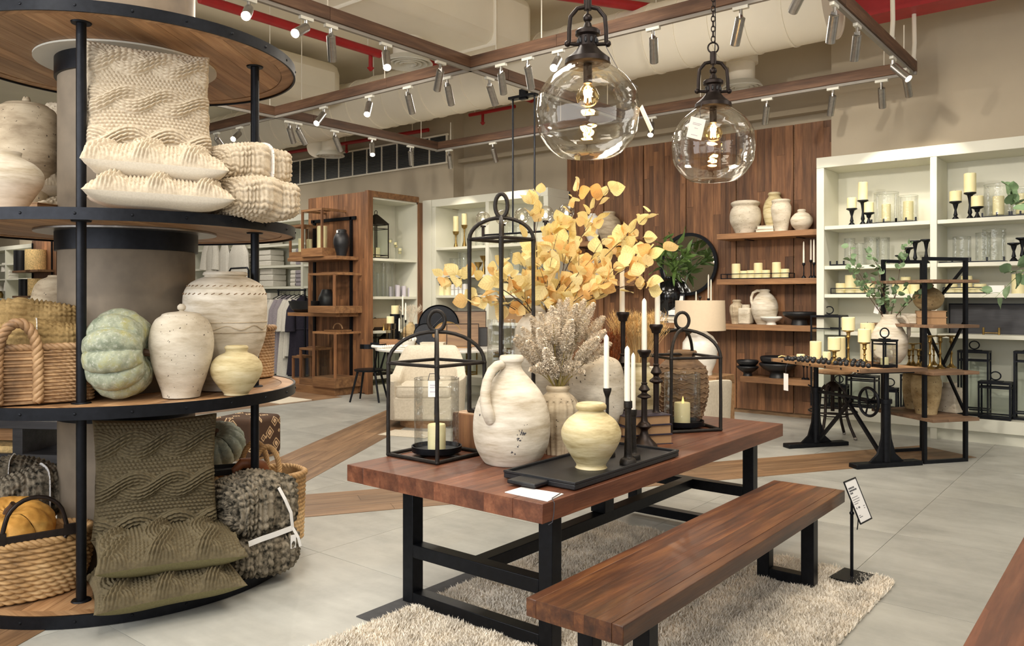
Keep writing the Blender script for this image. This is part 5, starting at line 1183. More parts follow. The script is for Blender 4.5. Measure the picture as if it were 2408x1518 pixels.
for i in range(2): book('flat_book',('lower','upper')[i]+' ivory book beneath the larger framed photo',(x+.02,10.42,WZ[2]+.046*i),.05*i,.3-.03*i,.2,.045,m_ivoryb,None,m_ivoryb)
taperstand('white taper in front of the mirror rim, shortest of three',1637,10.4,WZ[2],.2,.25); taperstand('white taper beside the mirror, taller of the pair above the lamp shade',1666,10.45,WZ[2],.35,.34); taperstand('white taper beside the mirror, close to the taller one',1672,10.4,WZ[2],.28,.34)
# table lamp on console, pale armchair behind
dl=9.3; x,y=wd(1646,dl); s=dl/FX
CZ=zz(880,dl)
t=thing('waterfall_console','pale timber waterfall-edge console under the table lamp','console',(x-.28,y+.05,0),.0)
part('top',MB().box(0,0,CZ-.05,1.15,.5,.1),m_oak,t,bev=.004); part('side_panel',MB().box(-.525,0,(CZ-.1)/2,.1,.5,CZ-.1),m_oak,t,bev=.004); part('side_panel',MB().box(.525,0,(CZ-.1)/2,.1,.5,CZ-.1),m_oak,t,bev=.004)
t=thing('table_lamp','table lamp with a wide linen drum shade and glossy white jar base','lamp',(x,y,CZ))
part('jar_base',MB().lathe([(0,zz(775,dl)-CZ)]+[(hw*s,zz(py,dl)-CZ) for py,hw in ((778,14),(783,20),(790,30),(805,40),(825,41),(850,37),(872,28))]+[(.14,0),(0,0)],40),m_wht,t)
sh=MB().lathe([(57*s,zz(706,dl)-CZ),(59*s,zz(776,dl)-CZ)],56).lathe([(58*s,zz(776,dl)-CZ),(56*s,zz(706,dl)-CZ)],56); part('shade',sh,m_shade,t)
part('harp',MB().cyl((0,0,zz(776,dl)-CZ),(0,0,zz(703,dl)-CZ),.008,8).ball(0,0,zz(699,dl)-CZ,.02),m_bronze,t)
part('spider',MB().bar((-56*s,0,zz(707,dl)-CZ),(56*s,0,zz(707,dl)-CZ),.008).bar((0,-56*s,zz(707,dl)-CZ),(0,56*s,zz(707,dl)-CZ),.008),m_brass,t)
def armchair(name,label,loc,rz,w_,dep,hseat,harm,hback,mat,base=True):
    t=thing(name,label,'armchair',loc,rz); n=40
    def shell(u,v): pass
    # wrap-around shell: arms rise into the back
    P=[];F=[]; nu,nv=44,10; rx,ry=w_/2,dep/2
    for side in (0,1):
        for i in range(nu+1):
            a=-.30*PI+(1.60*PI)*i/nu; ca,sa=math.cos(a),math.sin(a)
            e=.62; bx_,by_=rx*math.copysign(abs(ca)**e,ca),ry*math.copysign(abs(sa)**e,sa)
            k=max(0,sa); top=harm+(hback-harm)*min(1,max(0,(sa-.35)/.5))**1.0 if sa>.35 else harm-.05*max(0,-sa)
            for j in range(nv+1):
                v=j/nv; z=.10+(top-.10)*v; fl=1+.06*v
                th=.0 if side==0 else .11
                if side==1 and v>.97: th=.03
                P.append((bx_*fl*(1-th/rx),by_*fl*(1-th/ry)+(.10*v if sa>.5 else 0),z+(.0 if side else 0)))
    m=(nu+1)*(nv+1)
    for i in range(nu):
        for j in range(nv):
            a=i*(nv+1)+j; b=a+nv+1; F.append((a,b,b+1,a+1)); F.append((m+a+1,m+b+1,m+b,m+a))
        a=i*(nv+1)+nv; b=a+nv+1; F.append((a,b,m+b,m+a))
    for i in (0,nu):
        for j in range(nv):
            a=i*(nv+1)+j; F.append((a,a+1,m+a+1,m+a))
    o=part('shell',MB().add(P,F),mat,t,ang=60); sb=o.modifiers.new('soft','SUBSURF'); sb.levels=1; sb.render_levels=1
    c=part('seat_cushion',MB().box(0,-.04,hseat-.08,w_*.74,dep*.84,.17),mat,t); b=c.modifiers.new('soft','BEVEL'); b.width=.06; b.segments=4
    part('front_panel',MB().box(0,-.02,(hseat-.17)/2+.07,w_*.8,dep*.86,hseat-.22),mat,t,bev=.03)
    part('piping',MB().tube([(-w_*.36,-dep*.45,hseat-.0),(w_*.36,-dep*.45,hseat-.0)],.006,6).tube([(-w_*.36,-dep*.45,hseat-.155),(w_*.36,-dep*.45,hseat-.155)],.006,6),m_linen,t)
    if base: part('swivel_base',MB().lathe([(0,.10),(w_*.36,.10),(w_*.36,.0),(0,0)],36),m_oak,t)
    return t
x,y=wd(1004,10.15); armchair('swivel_armchair','cream swivel armchair seen behind the near squat lantern',(x,y,0),face(x,y)-.12,.94,.86,.52,.62,.98,m_boucle)
x,y=wd(1600,8.4); armchair('tub_armchair','cream tub armchair behind the brown ribbed vase',(x,y,0),face(x,y)+2.5,.9,.85,.52,.78,.92,m_boucle)
x,y=wd(985,9.65); solo('woven_mat','small cream woven mat on the tiles in front of the swivel armchair',MB().box(0,0,.004,.62,.4,.006),m_boucle,'mat',(x+.1,y-.25,0),.3)
x,y,d=at(655,940,0); solo('woven_rug','small grey braided rug on the plank floor beside the round stand',MB().box(0,0,.008,.9,.6,.010),m_linen,'rug',(x,y,0),0)
# ---------- round table scene ----------
tx,ty=-8.55,8.82; tr=1.0; tz=.855
t=thing('round_table','large round white-topped table before the timber pier','table',(tx,ty,0))
part('top',MB().lathe([(0,tz),(tr-.01,tz),(tr,tz-.01),(tr-.004,tz-.035),(tr-.03,tz-.04),(0,tz-.04)],72),m_wht,t)
part('pedestal',MB().lathe([(.14,tz-.04),(.12,.6),(.16,.3),(.34,.06),(.36,0),(0,0)],36),m_darkwood,t)
def tpos(px,d): return wd(px,d)
x,y=wd(868,12.45); t=thing('spindle_chair','black wooden chair with curved back rail beside the round table','chair',(x,y,0),face(x,y)-1.9)
part('seat',MB().lathe([(0,.5),(.2,.5),(.235,.49),(.225,.465),(0,.46)],32),m_black,t)
for a,b in ((-.17,-.17),(.17,-.17),(-.16,.17),(.16,.17)): part('leg',MB().tube([(a*.8,b*.8,.47),(a*1.35,b*1.35,0)],[.019,.014],10),m_black,t)
part('back_post',MB().tube([(-.17,.13,.48),(-.23,.22,.86)],[.017,.014],8).tube([(.17,.13,.48),(.23,.22,.86)],[.017,.014],8),m_black,t)
br=MB(); 
pr_=None
for i in range(13):
    a=-.15*PI+1.3*PI*i/12; p=(.26*math.cos(a),.02+.22*math.sin(a)+.02,.86)
    if pr_: br.bar(pr_,p,.02,.07)
    pr_=p
part('back_rail',br,m_black,t)
# things on the round table
x,y=wd(1032,12.5); t=thing('round_platter','large round black metal platter standing upright on the round table','platter',(x,y,tz),face(x,y)); 
g=MB().lathe([(0,.01),(.30,.01),(.315,.035),(.32,.03),(.31,0),(0,0)],56); g.v=[(a,-c,b+.325) for a,b,c in g.v]; part('disc',g,m_black,t); part('handle',MB().box(-.345,-.01,.30,.06,.012,.09),m_black,t); t.rotation_euler=(-.12,0,face(x,y))
x,y=wd(1000,12.15); t=thing('skillet_tray','small round black tray with a long handle leaning on the round table','tray',(x,y,tz)); g=MB().lathe([(0,.01),(.17,.01),(.18,.03),(.17,0),(0,0)],44); g.v=[(a,-c,b+.185) for a,b,c in g.v]; part('disc',g,m_black,t); part('handle',MB().bar((.10,-.02,.30),(.27,-.03,.47),.035,.012),m_black,t); t.rotation_euler=(-.25,0,face(x,y))
x,y=wd(1052,12.2); t=thing('arched_board','arched brass-bound wooden board standing among the trays','board',(x,y,tz)); t.rotation_euler=(-.12,0,face(x,y)); pl=[(.22*math.cos(q),.16+.22*math.sin(q)) for q in np.linspace(0,PI,20)]+[(-.22,0),(.22,0)]
g=MB().prism(pl,-.01,.01); g.v=[(a,-c,b) for a,b,c in g.v]; part('board',g,m_kraft,t); part('brass_rim',MB().tube([(.225*math.cos(q),-.012,.16+.225*math.sin(q)) for q in np.linspace(0,PI,20)],.008,6),m_brass,t)
def panel(name,label,px,d,w_,h_,mat,dz=0,lean=-.15):
    x,y=wd(px,d); t=thing(name,label,'tray',(x,y,tz+dz)); t.rotation_euler=(lean,0,face(x,y))
    part('panel',MB().bx(-w_/2,w_/2,-.008,.008,0,h_),mat,t); part('edge',MB().bx(-w_/2,w_/2,-.014,.012,h_-.012,h_).bx(-w_/2,w_/2,-.014,.012,0,.012).bx(-w_/2,-w_/2+.012,-.014,.012,.012,h_-.012).bx(w_/2-.012,w_/2,-.014,.012,.012,h_-.012),m_bronze,t)
panel('wooden_tray','rectangular burl wood tray, tallest, standing behind the arched board',1105,12.55,.52,.55,m_burl); panel('wooden_tray','rectangular tan wood tray in front of the taller burl tray',1088,12.2,.5,.36,m_burl); panel('slate_tray','dark slate tray at the end of the upright trays',1124,12.35,.3,.30,m_blk)
x,y=wd(960,12.1); t=thing('bead_bowl','small white bowl heaped with wooden beads on the round table','bowl',(x,y,tz)); part('bowl',MB().lathe([(0,.05),(.10,.10),(.115,.10),(.09,.03),(.05,0),(0,0)],32),m_wht,t)
bead=MB().ball(0,0,0,.024,10,8).mesh('bead',m_wht)
r=random.Random(2); t=thing('bead_garland','string of large white wooden beads winding over the round table and bowl','bead garland',(x,y,tz))
for i in range(14): link('bead',bead,t,(r.uniform(-.08,.08),r.uniform(-.08,.08),.115+r.uniform(0,.03)))
for i in range(30):
    q=i/29; lx=-.52+.75*q; dep=-.12-.13*math.sin(q*9); link('bead',bead,t,(RX*lx+FWX*dep,RY*lx+FWY*dep,.024))
x,y=wd(1018,12.0)
for i in range(2): book('flat_book',('lower','upper')[i]+' white book lying on the round table beside the beads',(x,y,tz+.042*i),.62,.42-.06*i,.26,.041,m_ivoryb,None,m_ivoryb)
x,y=wd(1070,11.95); solo('long_board','thin brown board lying across the front of the round table',MB().box(0,0,.01,.5,.1,.018).cyl((.24,0,.03),(.34,0,.035),.012,8),m_kraft,'board',(x,y,tz),.62)
x,y=wd(922,12.55); solo('timber_riser','small rough timber riser under the taper candles on the round table',MB().box(0,0,.05,.36,.2,.1),m_teakx,'riser',(x,y,tz),.6)
for i,(px,yt,yb2,dd) in enumerate([(939,747,778,12.4),(947,693,740,12.5),(954,711,752,12.45)]):
    x,y=wd(px,dd); zb_=tz+(.10 if i!=1 else 0.1); zt_=zz(yb2,dd)
    o=thing('taper_holder',nth[i]+' black taper holder on the round table, counted from the timber pier','candlestick',(x,y,zb_),0,'taper holders on the round table'); hs=max(.1,zt_-zb_); part('stand',MB().lathe([(0,hs),(.016,hs),(.014,hs-.03),(.005,hs-.05),(.005,.02),(.03,.008),(.03,0),(0,0)],14),m_black,o)
    o=thing('taper_candle',nth[i]+' white taper on the round table, counted from the timber pier','candle',(x,y,zb_+hs+.0005),0,'tapers on the round table'); h=(yb2-yt)*dd/FX; part('wax',MB().lathe([(0,h),(.005,h*.97),(.011,h*.9),(.013,0),(0,0)],12),m_wax2,o); part('wick',MB().cyl((0,0,h),(0,0,h+.01),.001,4),m_ink,o)
x,y=wd(966,12.75); solo('gourd_vase','round tan gourd-shaped vase with dried grass on the round table',MB().lathe([(.03,.36),(.035,.365),(.04,.34),(.10,.29),(.15,.19),(.12,.06),(.08,0),(0,0)],32),m_sand,'vase',(x,y,tz)); bunch('fan of pale dried bunny-tail grass in the tan gourd vase',966,0,12.75,tz+.33,.30,70,m_pamp,.24,.04,9)
for i,(px,yt,yb2,r_,h2,m_) in enumerate([(929,714,738,.062,.16,m_wax),(918,741,760,.06,.13,m_wax)]):
    x,y=wd(px,12.9 if i==0 else 12.6); d2=12.9 if i==0 else 12.6; zb_=tz; top=zz(yb2,d2)
    solo('candle_stand',('tall','short')[i]+' smoky glass candle stand on the round table',MB().lathe([(0,top-zb_),(.085,top-zb_),(.085,top-zb_-.09),(.07,top-zb_-.10),(.07,0),(0,0)],28),(m_black,m_smoke)[i],'candle stand',(x,y,zb_)); pillar(('pillar candle on the tall candle stand at the round table','pillar candle on the short candle stand at the round table')[i],x,y,top+.001,r_,h2*.85)
# ---------- things on the white cabinets ----------
def holder(label,px,Y,z,hpx,group=None,name='pillar_holder'):
    x,d=on_y(px,Y); h=hpx*d/FX
    solo(name,label,MB().lathe([(0,h),(.062,h),(.064,h-.012),(.03,h-.03),(.022,h-.06),(.012,h*.55),(.016,h*.4),(.024,h*.25),(.014,.05),(.04,.012),(.043,0),(0,0)],20),m_black,'candle holder',(x,Y,z),0,group); return x,d,z+h+.0005
def gcyl(label,px,Y,z,rpx,hpx,group=None):
    x,d=on_y(px,Y); r,h=rpx*d/FX,hpx*d/FX; solo('glass_cylinder',label,MB().lathe([(r,h),(r,.012),(0,.010)],32).tube([(r*math.cos(q),r*math.sin(q),h) for q in np.linspace(0,2*PI,24,endpoint=False)],.003,5,True),m_glassw,'glass vase',(x,Y,z),0,group); return x,d
def footring(label,px,Y,z,wpx):
    x,d=on_y(px,Y); w_=wpx*d/FX; t=thing('hurricane_stand',label,'candle base',(x,Y,z)); part('plate',MB().box(0,0,.01,2*w_,.24,.014),m_black,t)
    for a in (-1,0,1): part('prong',MB().box(a*w_*.95,-.115,.03,.018,.012,.055),m_black,t)
    return x,d
BAY=('first','second')
for b,items in enumerate(([(2003,526,485,460),(2029,526,467,425),(2043,526,497,473)],[(2247,513,469,445),(2281,513,450,405),(2298,510,481,456)])):
    for i,(px,y0,y1,y2) in enumerate(items):
        w_=('short','tallest','lowest')[i]
        x,d,zt=holder(f'black turned pillar holder, {w_} of three, top shelf of the {BAY[b]} white bay',px,10.24,SZ[0],y0-y1)
        pillar(f'ivory pillar candle on the {w_} black holder, top shelf of the {BAY[b]} white bay',x,10.24,zt,(10.5,13)[b]*d/FX,(y1-y2)*d/FX)
for b,items in enumerate(([(2084,522,452,27,518,477,10),(2136,517,457,21,515,470,11)],[(2348,505,430,30,503,458,12),(2403,505,440,22,500,452,12)])):
    for i,(px,y0,y1,hw,c0,c1,ch) in enumerate(items):
        lb=f'{("wider","narrower")[i]} hurricane on the top shelf of the {BAY[b]} white bay'
        x,d=footring('black pronged base under the '+lb,px,10.28,SZ[0],hw+1); gcyl('clear glass of the '+lb,px,10.28,SZ[0]+.0175,hw,y0-y1)
        pillar('ivory pillar candle in the '+lb,x,10.28,SZ[0]+.031,ch*d/FX,(c0-c1)*d/FX)
for i,(px,y1,hw) in enumerate([(1998,548,12),(2021,560,10),(2050,546,17),(2076,548,15)]): gcyl(f'clear glass cylinder, {nth[i]} from the timber wall, second shelf of the first white bay',px,10.33-.03*(i%2),SZ[1],hw,612-y1)
for i,(px,y1) in enumerate([(2118,592),(2135,574),(2152,559),(2178,556)]): holder(f'empty black pillar holder, {nth[i]} from the glass cylinders, second shelf of the first white bay',px,10.22+.06*(i%2),SZ[1],614-y1)
footring('black pronged base among the cylinders, second shelf of the first white bay',1975,10.2,SZ[1],16)
for i,(px,y1,hw) in enumerate([(2262,548,19),(2312,540,16),(2338,532,24)]): gcyl(f'clear glass cylinder, {nth[i]} from the divider, second shelf of the second white bay',px,10.32-.04*(i%2),SZ[1]+.0175,hw,606-y1)
for i,(px,w_) in enumerate([(2244,34),(2325,36)]): footring(f'long black pronged base, {nth[i]} from the divider, second shelf of the second white bay',px,10.30,SZ[1],w_)
for i,(px,y1) in enumerate([(2384,568),(2404,556)]): holder(('slim','taller slim')[i]+' black holder at the far end of the second white bay, second shelf',px,10.2,SZ[1],612-y1)
ptray('black wire-railed tray under the pillar candles, third shelf of the first white bay',on_y(1960,10.28)[0],on_y(2060,10.28)[0],10.28,SZ[2])
for i,(px,y1,hw) in enumerate([(1977,663,11),(2000,644,12),(2022,672,11),(2046,664,11)]): x,d=on_y(px,10.28); pillar(f'ivory pillar candle, {nth[i]} in the tray on the third shelf of the first white bay',x,10.28,SZ[2]+.0145,hw*d/FX,(686-y1)*d/FX)
for i,(px,y1) in enumerate([(2110,662),(2130,650),(2152,662)]): x,d=on_y(px,10.3); pillar(f'ivory pillar candle, {nth[i]} of three on the third white shelf behind the ladder shelf',x,10.3,SZ[2],11*d/FX,(690-y1)*d/FX)
ptray('black wire-railed tray under the pillar candles, third shelf of the second white bay',on_y(2222,10.28)[0],on_y(2330,10.28)[0],10.28,SZ[2])
for i,(px,y1,hw) in enumerate([(2237,662,13),(2256,671,10),(2273,643,12),(2289,671,10),(2305,662,13)]): x,d=on_y(px,10.28); pillar(f'ivory pillar candle, {nth[i]} in the tray on the third shelf of the second white bay',x,10.28,SZ[2]+.0145,hw*d/FX,(682-y1)*d/FX)
x,d=on_y(2396,10.28); pillar('large ivory pillar candle at the far end of the third shelf, second white bay',x,10.28,SZ[2],15*d/FX,46*d/FX)
x,d=on_y(2345,10.25); solo('white_box','small white gift box beside the candle tray on the third shelf',MB().box(0,0,.045,.15,.12,.09),m_paper,'box',(x,10.25,SZ[2]),bev=.003)
x,d=on_y(2235,10.42); x1=x+1.25; t=thing('dark_panel_box','long dark charcoal timber panel standing on the fourth shelf of the second white bay','panel',(x,10.42,SZ[3]))
part('panel',MB().bx(0,1.25,-.02,.02,.0,.33),m_darkwood,t); part('frame',MB().bx(0,1.25,-.03,.03,.33,.345).bx(-.012,0,-.03,.03,0,.345).bx(1.25,1.262,-.03,.03,0,.345),m_black,t)
x,d=on_y(2331,10.22); t=thing('brass_stand','small brass easel stand in front of the dark panel','stand',(x,10.22,SZ[3])); part('crossbar',MB().cyl((-.075,0,.02),(.075,0,.02),.006,8),m_brass,t)
for a in (-.075,.075): part('upright',MB().cyl((a,0,0),(a,0,.08),.012,10),m_brass,t)
def glantern(name,label,x,y,z,w_,dp,h,mat,rz=0,group=None,r=.012,candle=None,cap=True,pane=True):
    t=thing(name,label,'lantern',(x,y,z),rz,group); a,b=w_/2,dp/2
    for sx_ in (-a,a):
        for sy_ in (-b,b): part('post',MB().box(sx_,sy_,h/2,r*1.5,r*1.5,h),mat,t)
    for nm,zz_ in (('base_frame',.012),('lower_rail',h*.10),('upper_rail',h*.86),('top_frame',h-.01)):
        m=MB()
        for sy_ in (-b,b): m.box(0,sy_,zz_,w_,r*1.3,r*1.3)
        for sx_ in (-a,a): m.box(sx_,0,zz_,r*1.3,dp,r*1.3)
        part(nm,m,mat,t)
    part('floor_plate',MB().box(0,0,.02,w_-.02,dp-.02,.008),mat,t)
    if cap: part('roof_plate',MB().box(0,0,h+.002,w_+.02,dp+.02,.014).box(0,0,h+.012,w_*.5,dp*.5,.01),mat,t)
    part('handle',MB().tube([(.05*math.cos(q),0,h+.07+.045*math.sin(q)) for q in np.linspace(0,2*PI,16,endpoint=False)],.007,6,True).cyl((0,0,h),(0,0,h+.03),.012,8),mat,t)
    if pane:
        for sy_ in (-b,b): part('pane',MB().add([(-a,sy_,h*.1),(a,sy_,h*.1),(a,sy_,h*.86),(-a,sy_,h*.86)],[(0,1,2,3)]),m_pane,t)
        for sx_ in (-a,a): part('pane',MB().add([(sx_,-b,h*.1),(sx_,b,h*.1),(sx_,b,h*.86),(sx_,-b,h*.86)],[(0,1,2,3)]),m_pane,t)
    if candle: pillar(candle,x,y,z+.0245,w_*.24,h*.28)
    return t
def lp(px,Y): return on_y(px,Y)
BL='black steel-and-glass lantern '
for i,(px0,px1,yt,Y,lb) in enumerate([(2257,2326,824,10.38,'tall, behind the shorter one, base of the second white bay'),(2305,2378,896,10.2,'shorter, at the front, base of the second white bay'),(2388,2460,826,10.34,'tall, at the far end of the base of the second white bay'),(1996,2062,881,10.3,'medium, base of the first white bay behind the stool'),(1954,1992,903,10.2,'small, base of the first white bay next to the timber wall'),(2076,2110,911,10.25,'small, base of the first white bay behind the drafting table post'),(2122,2170,880,10.36,'medium, base of the first white bay behind the ladder shelf')]):
    xa,d=on_y(px0,Y); xb,_=on_y(px1,Y); h=zz(yt,d)-.27; glantern('glass_lantern',BL+lb,(xa+xb)/2,Y,.27,xb-xa,(xb-xa)*.62,h,m_black)
# ---------- cabinet beyond the tall lantern ----------
def g2(px,Y,z,yt,yb,rp): pass
for i,(px,yt,yb,cy) in enumerate([(1072,538,575,501),(1092,524,575,496)]):
    x,d=on_y(px,10.3); s=d/FX; h=(yb-yt)*s; solo('brass_holder',('shorter','taller')[i]+' brass goblet candle holder on the top shelf of the middle cabinet',MB().lathe([(0,h),(.055,h+.01),(.06,h+.01),(.045,h-.04),(.018,h-.06),(.012,h*.6),(.02,h*.3),(.045,0),(0,0)],24),m_brass,'candle holder',(x,10.3,2.49)); pillar('ivory candle in the '+('shorter','taller')[i]+' brass goblet on the middle cabinet',x,10.3,2.49+h+.0005,6.5*s,(yt-cy)*s)
for i,(px,z,h) in enumerate([(1125,2.0,.20),(1138,2.0,.30)]):
    x,d=on_y(px,10.3-.1*i); solo('brass_holder',('low','slender')[i]+' brass goblet on the second shelf of the middle cabinet',MB().lathe([(0,h),(.07,h+.02),(.075,h+.02),(.05,h-.04),(.02,h-.07),(.014,h*.5),(.05,0),(0,0)],24),m_brass,'candle holder',(x,10.3-.1*i,z))
for i,(px,rp,hp_,z) in enumerate([(1128,11,45,2.49),(1152,10,40,2.49),(1070,13,40,2.0),(1092,13,52,2.0),(1215,20,50,2.0),(1235,15,40,2.0),(1200,16,52,2.49),(1220,12,45,2.49),(1290,16,50,2.0)]):
    gcyl(f'clear glass cylinder, {nth[i]} counted along the two upper shelves of the middle cabinet',px,10.34,z,rp,hp_)
for i,(px,hp_,m_) in enumerate([(1041,33,m_wax),(1054,30,m_wax),(1192,28,m_wax),(1213,30,m_wax),(1230,26,m_wax)]):
    x,d=on_y(px,10.25); o=pillar(f'wide ivory candle, {nth[i]} from the timber pier on the third shelf of the middle cabinet',x,10.25,1.652,11*d/FX,hp_*d/FX)
    if i<2: part('dark_label',MB().lathe([(11*d/FX+.002,hp_*d/FX*.95),(11*d/FX+.002,hp_*d/FX*.7)],22),m_cover,o)
for i in range(8):
    x,d=on_y(1068+(i%4)*9.5,10.22); solo('white_box',f'{nth[i]} small boxed candle in the white row on the middle cabinet',MB().box(0,0,.05,.062,.1,.095),m_paper,'box',(x,10.22,1.652+.1*(i//4)),bev=.002)
for i,px in enumerate((1060,1100,1170,1215)):
    x,d=on_y(px,10.3); t=glantern('brass_lantern',f'brass-framed glass lantern, {nth[i]} along the base of the middle cabinet',x,10.3,.27,.24,.2,.42+.08*(i%2),m_brass)
x,d=on_y(1195,10.4); solo('tan_box','long tan wooden box on the fourth shelf of the middle cabinet',MB().box(0,0,.1,.9,.2,.2),m_kraft,'box',(x,10.4,1.196),bev=.004)
x,d=on_y(1080,10.4); solo('dark_box','long dark bronze box on the fourth shelf of the middle cabinet',MB().box(0,0,.09,.8,.2,.18),m_teakx,'box',(x,10.4,1.196),bev=.004)
# ---------- niche in the pier ----------
NX=-10.5
def ny(px): return on_x(px,NX)
def roof_lantern(label,px,z,w_,h,candle=None):
    y,d=ny(px); t=glantern('roof_lantern',label,NX,y,z,w_,w_,h,m_bronze,.0,None,.009,candle,cap=False); a=w_/2+.015
    part('pyramid_roof',MB().add([(-a,-a,h),(a,-a,h),(a,a,h),(-a,a,h),(-.02,-.02,h+.17),(.02,-.02,h+.17),(.02,.02,h+.17),(-.02,.02,h+.17)],[(3,2,1,0),(0,1,5,4),(1,2,6,5),(2,3,7,6),(3,0,4,7),(4,5,6,7)]),m_bronze,t); part('roof_ring',MB().tube([(.035*math.cos(q),0,h+.20+.035*math.sin(q)) for q in np.linspace(0,2*PI,14,endpoint=False)],.006,6,True),m_bronze,t); return t
roof_lantern('bronze roofed glass lantern with a candle, top shelf of the white niche',884,NZ[0],.30,.60,'tall ivory candle in the roofed lantern of the niche')
roof_lantern('bronze roofed lantern on the niche floor behind the round table',882,NZ[3],.30,.75); roof_lantern('second bronze roofed lantern deeper on the niche floor',915,NZ[3],.26,.6)
for i,(px,h) in enumerate([(917,.30),(925,.26),(931,.22),(936,.16),(940,.11)]):
    y,d=ny(px); solo('votive_stand',f'{nth[i]} of the stepped clear votive stands, top shelf of the niche',MB().lathe([(.04,h+.07),(.042,h),(.008,h-.01),(.008,.015),(.035,.004),(.035,0),(0,0)],16),m_glass,'votive stand',(NX+.05*(i%2),y,NZ[0])); pillar(f'votive candle in the {nth[i]} stepped stand of the niche',NX+.05*(i%2),y,NZ[0]+h+.002,.03,.045)
for i,(px,r_,h) in enumerate([(868,.085,.55),(880,.09,.42),(888,.09,.58),(903,.09,.40),(912,.10,.60)]):
    y,d=ny(px); solo('glass_cylinder',f'tall clear glass vase, {nth[i]} on the second shelf of the niche',MB().lathe([(r_,h),(r_*.97,h*.5),(r_,.01),(0,.008)],28),m_glassw,'glass vase',(NX-.05*(i%2),y,NZ[1]))
for i,(px,h) in enumerate([(924,.18),(931,.20),(938,.21),(945,.19),(951,.18),(959,.16),(966,.16),(974,.15)]):
    y,d=ny(px); pillar(f'pale grey pillar candle, {nth[i]} in the row on the second shelf of the niche',NX+.1*(i%2)-.05,y,NZ[1],.04,h,m_lilac)
y,d=ny(885); solo('wood_box','long wooden box lying on the third shelf of the niche',MB().box(0,0,.1,.3,.7,.2),m_kraft,'box',(NX-.05,9.3,NZ[2]),bev=.004)
for i,px in enumerate((884,897)):
    y,d=ny(px); solo('brass_bell',('first','second')[i]+' small brass bell on the third shelf of the niche',MB().lathe([(0,.12),(.01,.11),(.012,.07),(.03,.03),(.035,0),(0,0)],16),m_brass,'bell',(NX+.2,y,NZ[2]))
# ---------- wooden lanterns, black pots on the pier shelves ----------
def wlantern(label,px0,px1,Y,z,h,rz=.0,candles=(),group='timber lanterns on the pier'):
    xa,d=on_y(px0,Y); xb,_=on_y(px1,Y); w_=(xb-xa)/1.25; x=(xa+xb)/2
    t=thing('timber_lantern',label,'lantern',(x,Y,z),rz,group); a=w_/2; q=.035
    part('base_box',MB().box(0,0,h*.09,w_,w_,h*.18),m_teakx,t,bev=.003)
    for sx_ in (-1,1):
        for sy_ in (-1,1): part('post',MB().box(sx_*(a-q/2),sy_*(a-q/2),h*.57,q,q,h*.78),m_teakz,t)
    part('top_frame',MB().box(0,a-q/2,h*.98,w_,q,q).box(0,-a+q/2,h*.98,w_,q,q).box(a-q/2,0,h*.98,q,w_-2*q,q).box(-a+q/2,0,h*.98,q,w_-2*q,q),m_teakx,t); part('lid_slab',MB().box(0,0,h+.012,w_*.55,w_*.55,.022),m_teakx,t)
    for sy_ in (-1,1): part('pane',MB().add([(-a+q,sy_*(a-.02),h*.18),(a-q,sy_*(a-.02),h*.18),(a-q,sy_*(a-.02),h*.96),(-a+q,sy_*(a-.02),h*.96)],[(0,1,2,3)]),m_pane,t)
    for (dx_,dy_,r_,ch,lb) in candles: pillar(lb,x+dx_,Y+dy_,z+h*.18+.0005,r_,ch)
    return t
d0=13.4/FX
wlantern('tall timber lantern with two ivory candles on the upper pier shelf',734,795,8.57,PZ[0],.80,.0,[(.03,-.08,.085,.38,'thick ivory candle in the tall timber lantern')])
wlantern('shorter timber lantern with ivory candles at the end of the upper pier shelf',697,736,8.56,PZ[0],.56,.0,[(-.03,-.05,.05,.24,'ivory candle in the shorter timber lantern, near the front'),(.07,.05,.05,.23,'ivory candle in the shorter timber lantern, at the back')])
wlantern('timber lantern with open sides on the lower pier shelf in front of a black pot',756,833,8.56,PZ[1],.66)
wlantern('tall timber lantern with a leather loop on the pier floor platform',762,828,8.55,PZ[2],.92); wlantern('medium timber lantern on the pier floor platform',722,764,8.53,PZ[2],.62); wlantern('low timber lantern at the end of the pier floor platform',698,724,8.52,PZ[2],.46)
x,d=on_y(795,8.5); o=[q for q in scn.objects if q.get('label')=='tall timber lantern with a leather loop on the pier floor platform'][0]
part('leather_loop',MB().tube([(.12*math.cos(q),0,.95+.10*math.sin(q)) for q in np.linspace(0.1,PI-.1,12)],.012,8),m_kraft,o)
def pv(name,label,cx,prof,mat,z,Y,cat='vase'):
    x,d=on_y(cx,Y); yb=YH+FX*(EYE-z)/d; dy=yb-prof[-1][0]; return vase(name,label,cx,[(y+dy,h) for y,h in prof],mat,z,cat,d)
o=pv('black_vase','black textured vase with a white price sticker on the upper pier shelf',803,[(529,11),(532,12),(536,12),(548,18),(562,19),(575,15),(591,11)],m_blk,PZ[0],8.5); part('price_sticker',MB().box(.02,-.105,.40,.04,.004,.04),m_paper,o)
pv('black_vase','black textured vase behind the open timber lantern on the lower pier shelf',768,[(662,11),(665,12),(670,14),(682,19),(695,19),(706,15),(716,10)],m_blk,PZ[1],8.68)
x,d=on_y(716,8.5); o=solo('black_boat_bowl','long boat-shaped black bowl on the lower pier shelf',MB().lathe([(0,.06),(.28,.17),(.36,.20),(.375,.20),(.31,.06),(.20,0),(0,0)],40),m_blk,'bowl',(x,8.5,PZ[1])); o.scale=(1,.55,1)
